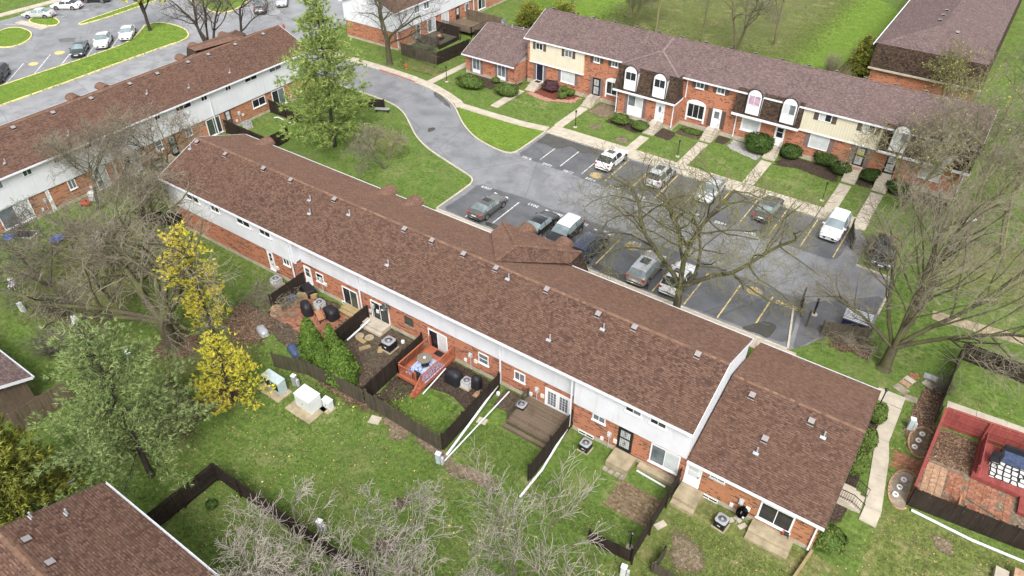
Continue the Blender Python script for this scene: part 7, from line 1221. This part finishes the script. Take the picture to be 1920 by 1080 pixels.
# --- evergreens
conifer('large light-green pine beside the left row end', (-59.54,50.10), 16.5, 5.2, 101, 'needles_pine', layers=17, per=9, tufts=36, L=.5, w=.045, k=9, z0=.07, shape=.75, lean=(.5, .3), prof=lambda f: .98*math.sin(min(1, (1-f)*1.15+.1)*1.5)**.9*(.75+.25*math.cos(f*38)), clump=.42)
conifer('blue-green pine with tan tips in the lower left lawn', (-36.42,10.62), 12.0, 5.4, 103, 'needles_blue', layers=14, per=9, tufts=54, L=.3, w=.03, k=10, z0=.18, lean=(-1.2, .6), prof=lambda f: .95*math.sin(min(1, (1-f)*1.1+.12)*1.5)**.8*(.78+.22*math.cos(f*33)), clump=.36)
conifer('olive-green conifer at the lower left edge', (-39.64,3.91), 10.5, 3.7, 105, 'needles_olive', layers=14, per=11, tufts=36, L=.34, w=.05, k=9, z0=.06, shape=.7, clump=.34, droop=.05)
conifer('golden yellow conifer near the pale green cabinet', (-37.32,18.08), 6.8, 2.5, 107, 'needles_gold', layers=10, per=7, tufts=19, L=.25, w=.035, k=9, z0=.08, shape=.7, clump=.24, r=.12, name='golden_conifer')
conifer('taller golden conifer with bare leaning trunk and orange top', (-43.53,21.38), 10.4, 2.2, 109, 'needles_orange', layers=12, per=7, tufts=18, L=.26, w=.035, k=9, z0=.2, lean=(-1.2, .4), clump=.27, r=.14, name='golden_conifer', prof=lambda f: .62 if f < .5 else .85*math.sin((1-f)*3.1+.2))
conifer('dark green spruce between the far row and the upper right row', (-15.32,103.58), 6.0, 1.9, 111, 'needles_olive', layers=16, per=10, tufts=26, L=.28, w=.05, k=8, z0=.03, shape=.85, clump=.2); conifer('olive evergreen behind the small brick wing', (-56.5, 95), 5.0, 3.2, 113, 'needles_olive', layers=9, per=10, tufts=24, L=.35, w=.06, k=8, z0=.05, shape=.5, clump=.3); conifer('second olive evergreen behind the small brick wing', (-61.5, 93.5), 4.4, 2.6, 114, 'needles_olive', layers=8, per=10, tufts=24, L=.35, w=.06, k=8, z0=.05, shape=.5, clump=.3)
conifer('pale flowering conifer top at the bottom edge', (-.9, 22.4), 3.0, 1.1, 115, 'spring_leaf', layers=7, per=8, tufts=24, L=.25, w=.05, k=8, z0=.1, clump=.2)
for i, (p, r, h, lb) in enumerate([((-35.87,24.62), .95, 4.3, 'leftmost arborvitae, tall with a leaning tip'), ((-34.10,24.14), .7, 3.2, 'small arborvitae between the two tall ones'), ((-34.32,25.34), .62, 3.9, 'slim arborvitae behind the widest one'), ((-32.18,24.16), 1.15, 4.5, 'widest arborvitae, rightmost of the four')]): cone_bush(lb, p, r, h, 120+i)
# --- clipped shrubs of the far row and the end wing
for i, (p, rx, ry, h, mt, lb) in enumerate([((-56.74,72.11), 1.9, 1.2, 1.45, 'box', 'wide rounded evergreen shrub left of the small brick wing'), ((-51.33,72.81), 1.65, 1.15, 1.35, 'box', 'wide rounded evergreen shrub at the corner of the small brick wing'), ((-47.41,77.20), 1.1, .9, 1.2, 'purple_leaf', 'dark purple barberry by the navy door'), ((-44.93,76.08), .55, .5, .75, 'box', 'left small ball shrub in the red gravel bed'), ((-44.55,77.33), .62, .55, .85, 'box', 'right small ball shrub in the red gravel bed'), ((-45.60,77.94), .5, .45, .9, 'box', 'rear small ball shrub in the red gravel bed'), ((-35.29,74.00), 1.0, .8, 1.1, 'box', 'left round shrub below the projecting bay'), ((-32.64,73.85), .95, .75, 1.05, 'box', 'right round shrub below the projecting bay'), ((-19.20,76.61), 1.65, 1.35, 2.0, 'yew', 'largest dark yew, half-way along the far row'), ((-15.73,77.38), 1.15, .95, 1.4, 'yew', 'round dark yew right of the far row steps'), ((-12.08,78.07), 1.3, 1.0, 1.4, 'yew', 'broad dark yew below the bright picture window'), ((-10.09,76.97), 1.05, .9, 1.2, 'yew', 'square dark yew left of the wreath door steps'), ((-7.01,77.28), 1.0, .85, 1.2, 'yew', 'dark yew right of the wreath door steps'), ((-4.0, 76.2), 1.1, .9, 1.3, 'yew', 'dark shrub under the right budding tree'), ((-27.2, 76.7), 1.1, .5, .4, 'box', 'low ground cover under the arched window'), ((-54.8, 75.2), .5, .45, .7, 'box', 'small shrub between the two wide ones at the brick wing')]):
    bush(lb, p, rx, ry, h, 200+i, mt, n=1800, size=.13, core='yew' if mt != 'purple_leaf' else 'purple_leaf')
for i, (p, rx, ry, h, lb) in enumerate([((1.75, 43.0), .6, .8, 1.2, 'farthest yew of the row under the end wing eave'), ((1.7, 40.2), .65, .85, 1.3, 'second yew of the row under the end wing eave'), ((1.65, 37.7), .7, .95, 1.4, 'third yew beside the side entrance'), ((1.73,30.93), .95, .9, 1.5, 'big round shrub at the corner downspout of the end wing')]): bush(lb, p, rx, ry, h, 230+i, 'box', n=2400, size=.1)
# --- brush, bare shrubs
brush('pile of cut branches against the brick wall by the stump', (-43.6, 27.2), 2.3, 1.6, 1.0, 301, 130, 'bark_tan', 'brush', 'brush_pile', True); brush('tangled branches over the fence by the dumpster', (-1.9, 49.8), 1.9, .9, 1.3, 302, 60, 'bark_tan', 'brush', 'brush_pile', True); brush('bare brush at the far parking end behind the fence', (-3.7, 64.0), 1.2, 1.4, 1.2, 303, 45, 'bark_grey'); brush('bare shrub leaning over the far yard fence by the drive', (-69.3, 78.0), 2.6, 1.0, 1.3, 304, 60, 'bark_grey'); brush('bare red-twig shrub beside the mossy fence', (4.9, 48.6), .9, 1.0, 1.0, 305, 30, 'bark_grey'); brush('leafless hedge along the fence at the upper right', (-16.6, 100), 1.2, 4.5, 2.2, 306, 120, 'bark_olive'); brush('leafless thicket behind the upper right fence', (-16.5, 110), 1.3, 5.0, 2.4, 307, 120, 'bark_olive'); brush('tall dry shrub behind the far row ridge', (-18.85,103.76), 1.2, 1.0, 2.4, 308, 60, 'bark_tan'); brush('thicket of twigs over the lower left fence', (-21.3, 8.9), 2.4, 1.4, 1.8, 309, 110, 'bark_pale'); brush('grey twiggy shrub at the left edge lawn', (-57.0, 16.5), 2.6, 2.2, 1.9, 310, 110, 'bark_grey'); bare_tree('grey bare tree between the pine and the left edge', (-55.0, 19.5), 8.5, .2, 49, 'bark_oak', 'bark_tan', stems=3, spread=.5); brush('second twiggy shrub at the left edge below the lawn chairs', (-52.5, 13.6), 2.4, 2.0, 2.0, 312, 100, 'bark_grey'); brush('low bare shrub right of the upper footpath', (6.8, 101), 2, 3, 2, 311, 70, 'bark_grey')
bush('small dark juniper tuft inside the lower left fence', (-31.19,11.41), .35, .35, .4, 320, 'yew', 500, .1)
# --- fallen leaves and grass tufts, scattered
def scatter(name, label, cat, rects, n, size, mat, seed, z=.03):
    rr = np.random.RandomState(seed); C_ = []
    for (x0, y0, x1, y1), w in rects: k = int(n*w); C_.append(np.stack([x0+(x1-x0)*rr.rand(k), y0+(y1-y0)*rr.rand(k), np.full(k, z)+rr.rand(k)*.02], 1))
    C_ = np.concatenate(C_); V, F = flakes(C_, size, rr, 1.3, np.tile([[0, 0, 1.]], (len(C_), 1)), .25); V[:, 2] = np.maximum(V[:, 2], .022); o = mk(name, V, F, mat, None, False, False); tag(o, label, cat); o['kind'] = 'stuff'; return o
scatter('fallen_leaves', 'brown fallen leaves scattered over the lawns', 'leaves', [((-46, 10, -25, 26), .45), ((-25, 8, -3, 24), .2), ((3, 30, 14, 50), .2), ((-6, 20, 3, 30), .1), ((-66, 20, -46, 32), .15)], 4200, .085, 'dead_leaf', 401); scatter('yellow_leaves', 'yellow fallen leaves on the back lawn', 'leaves', [((-38, 11, -14, 24), 1.)], 70, .1, 'yellow_leaf', 402)
def tufts(name, label, rects, n, mat, seed, h=.1, k=3):
    rr = np.random.RandomState(seed); C_ = []
    for (x0, y0, x1, y1), w in rects: q = int(n*w); C_.append(np.stack([x0+(x1-x0)*rr.rand(q), y0+(y1-y0)*rr.rand(q), np.zeros(q)], 1))
    C_ = np.concatenate(C_); V, F = blades(C_, np.tile([[0, 0, 1.2]], (len(C_), 1)), h, .025, rr, k); o = mk(name, V, F, mat, None, False, False); tag(o, label, 'grass'); o['kind'] = 'stuff'; return o
foliage('grass_blades', [(.05, .085, .018), (.085, .135, .026), (.125, .18, .036), (.2, .2, .08)])
tufts('grass_tufts', 'clumpy grass of the back lawns nearest the camera', [((-44, 9, -22, 22.8), .36), ((-22, 9, -7.6, 22.8), .26), ((-15.4, 23, -8.2, 25.6), .05), ((-6.6, 19, 1, 28.0), .12), ((-28.6, 23.6, -22.4, 26.4), .04), ((-21.5, 23.5, -16.2, 27), .05), ((4.4, 9, 14, 36), .17)], 52000, 'grass_blades', 412, .085, 3)
tufts('weeds', 'bright green weeds in the lawn near the pale bottom trees', [((-20, 9.5, -12, 14.5), .6), ((-13, 13, -6, 17), .25), ((-34, 20, -30, 23), .05), ((-50, 20, -46, 24), .1)], 3200, 'weed_leaf', 411, .16, 3)
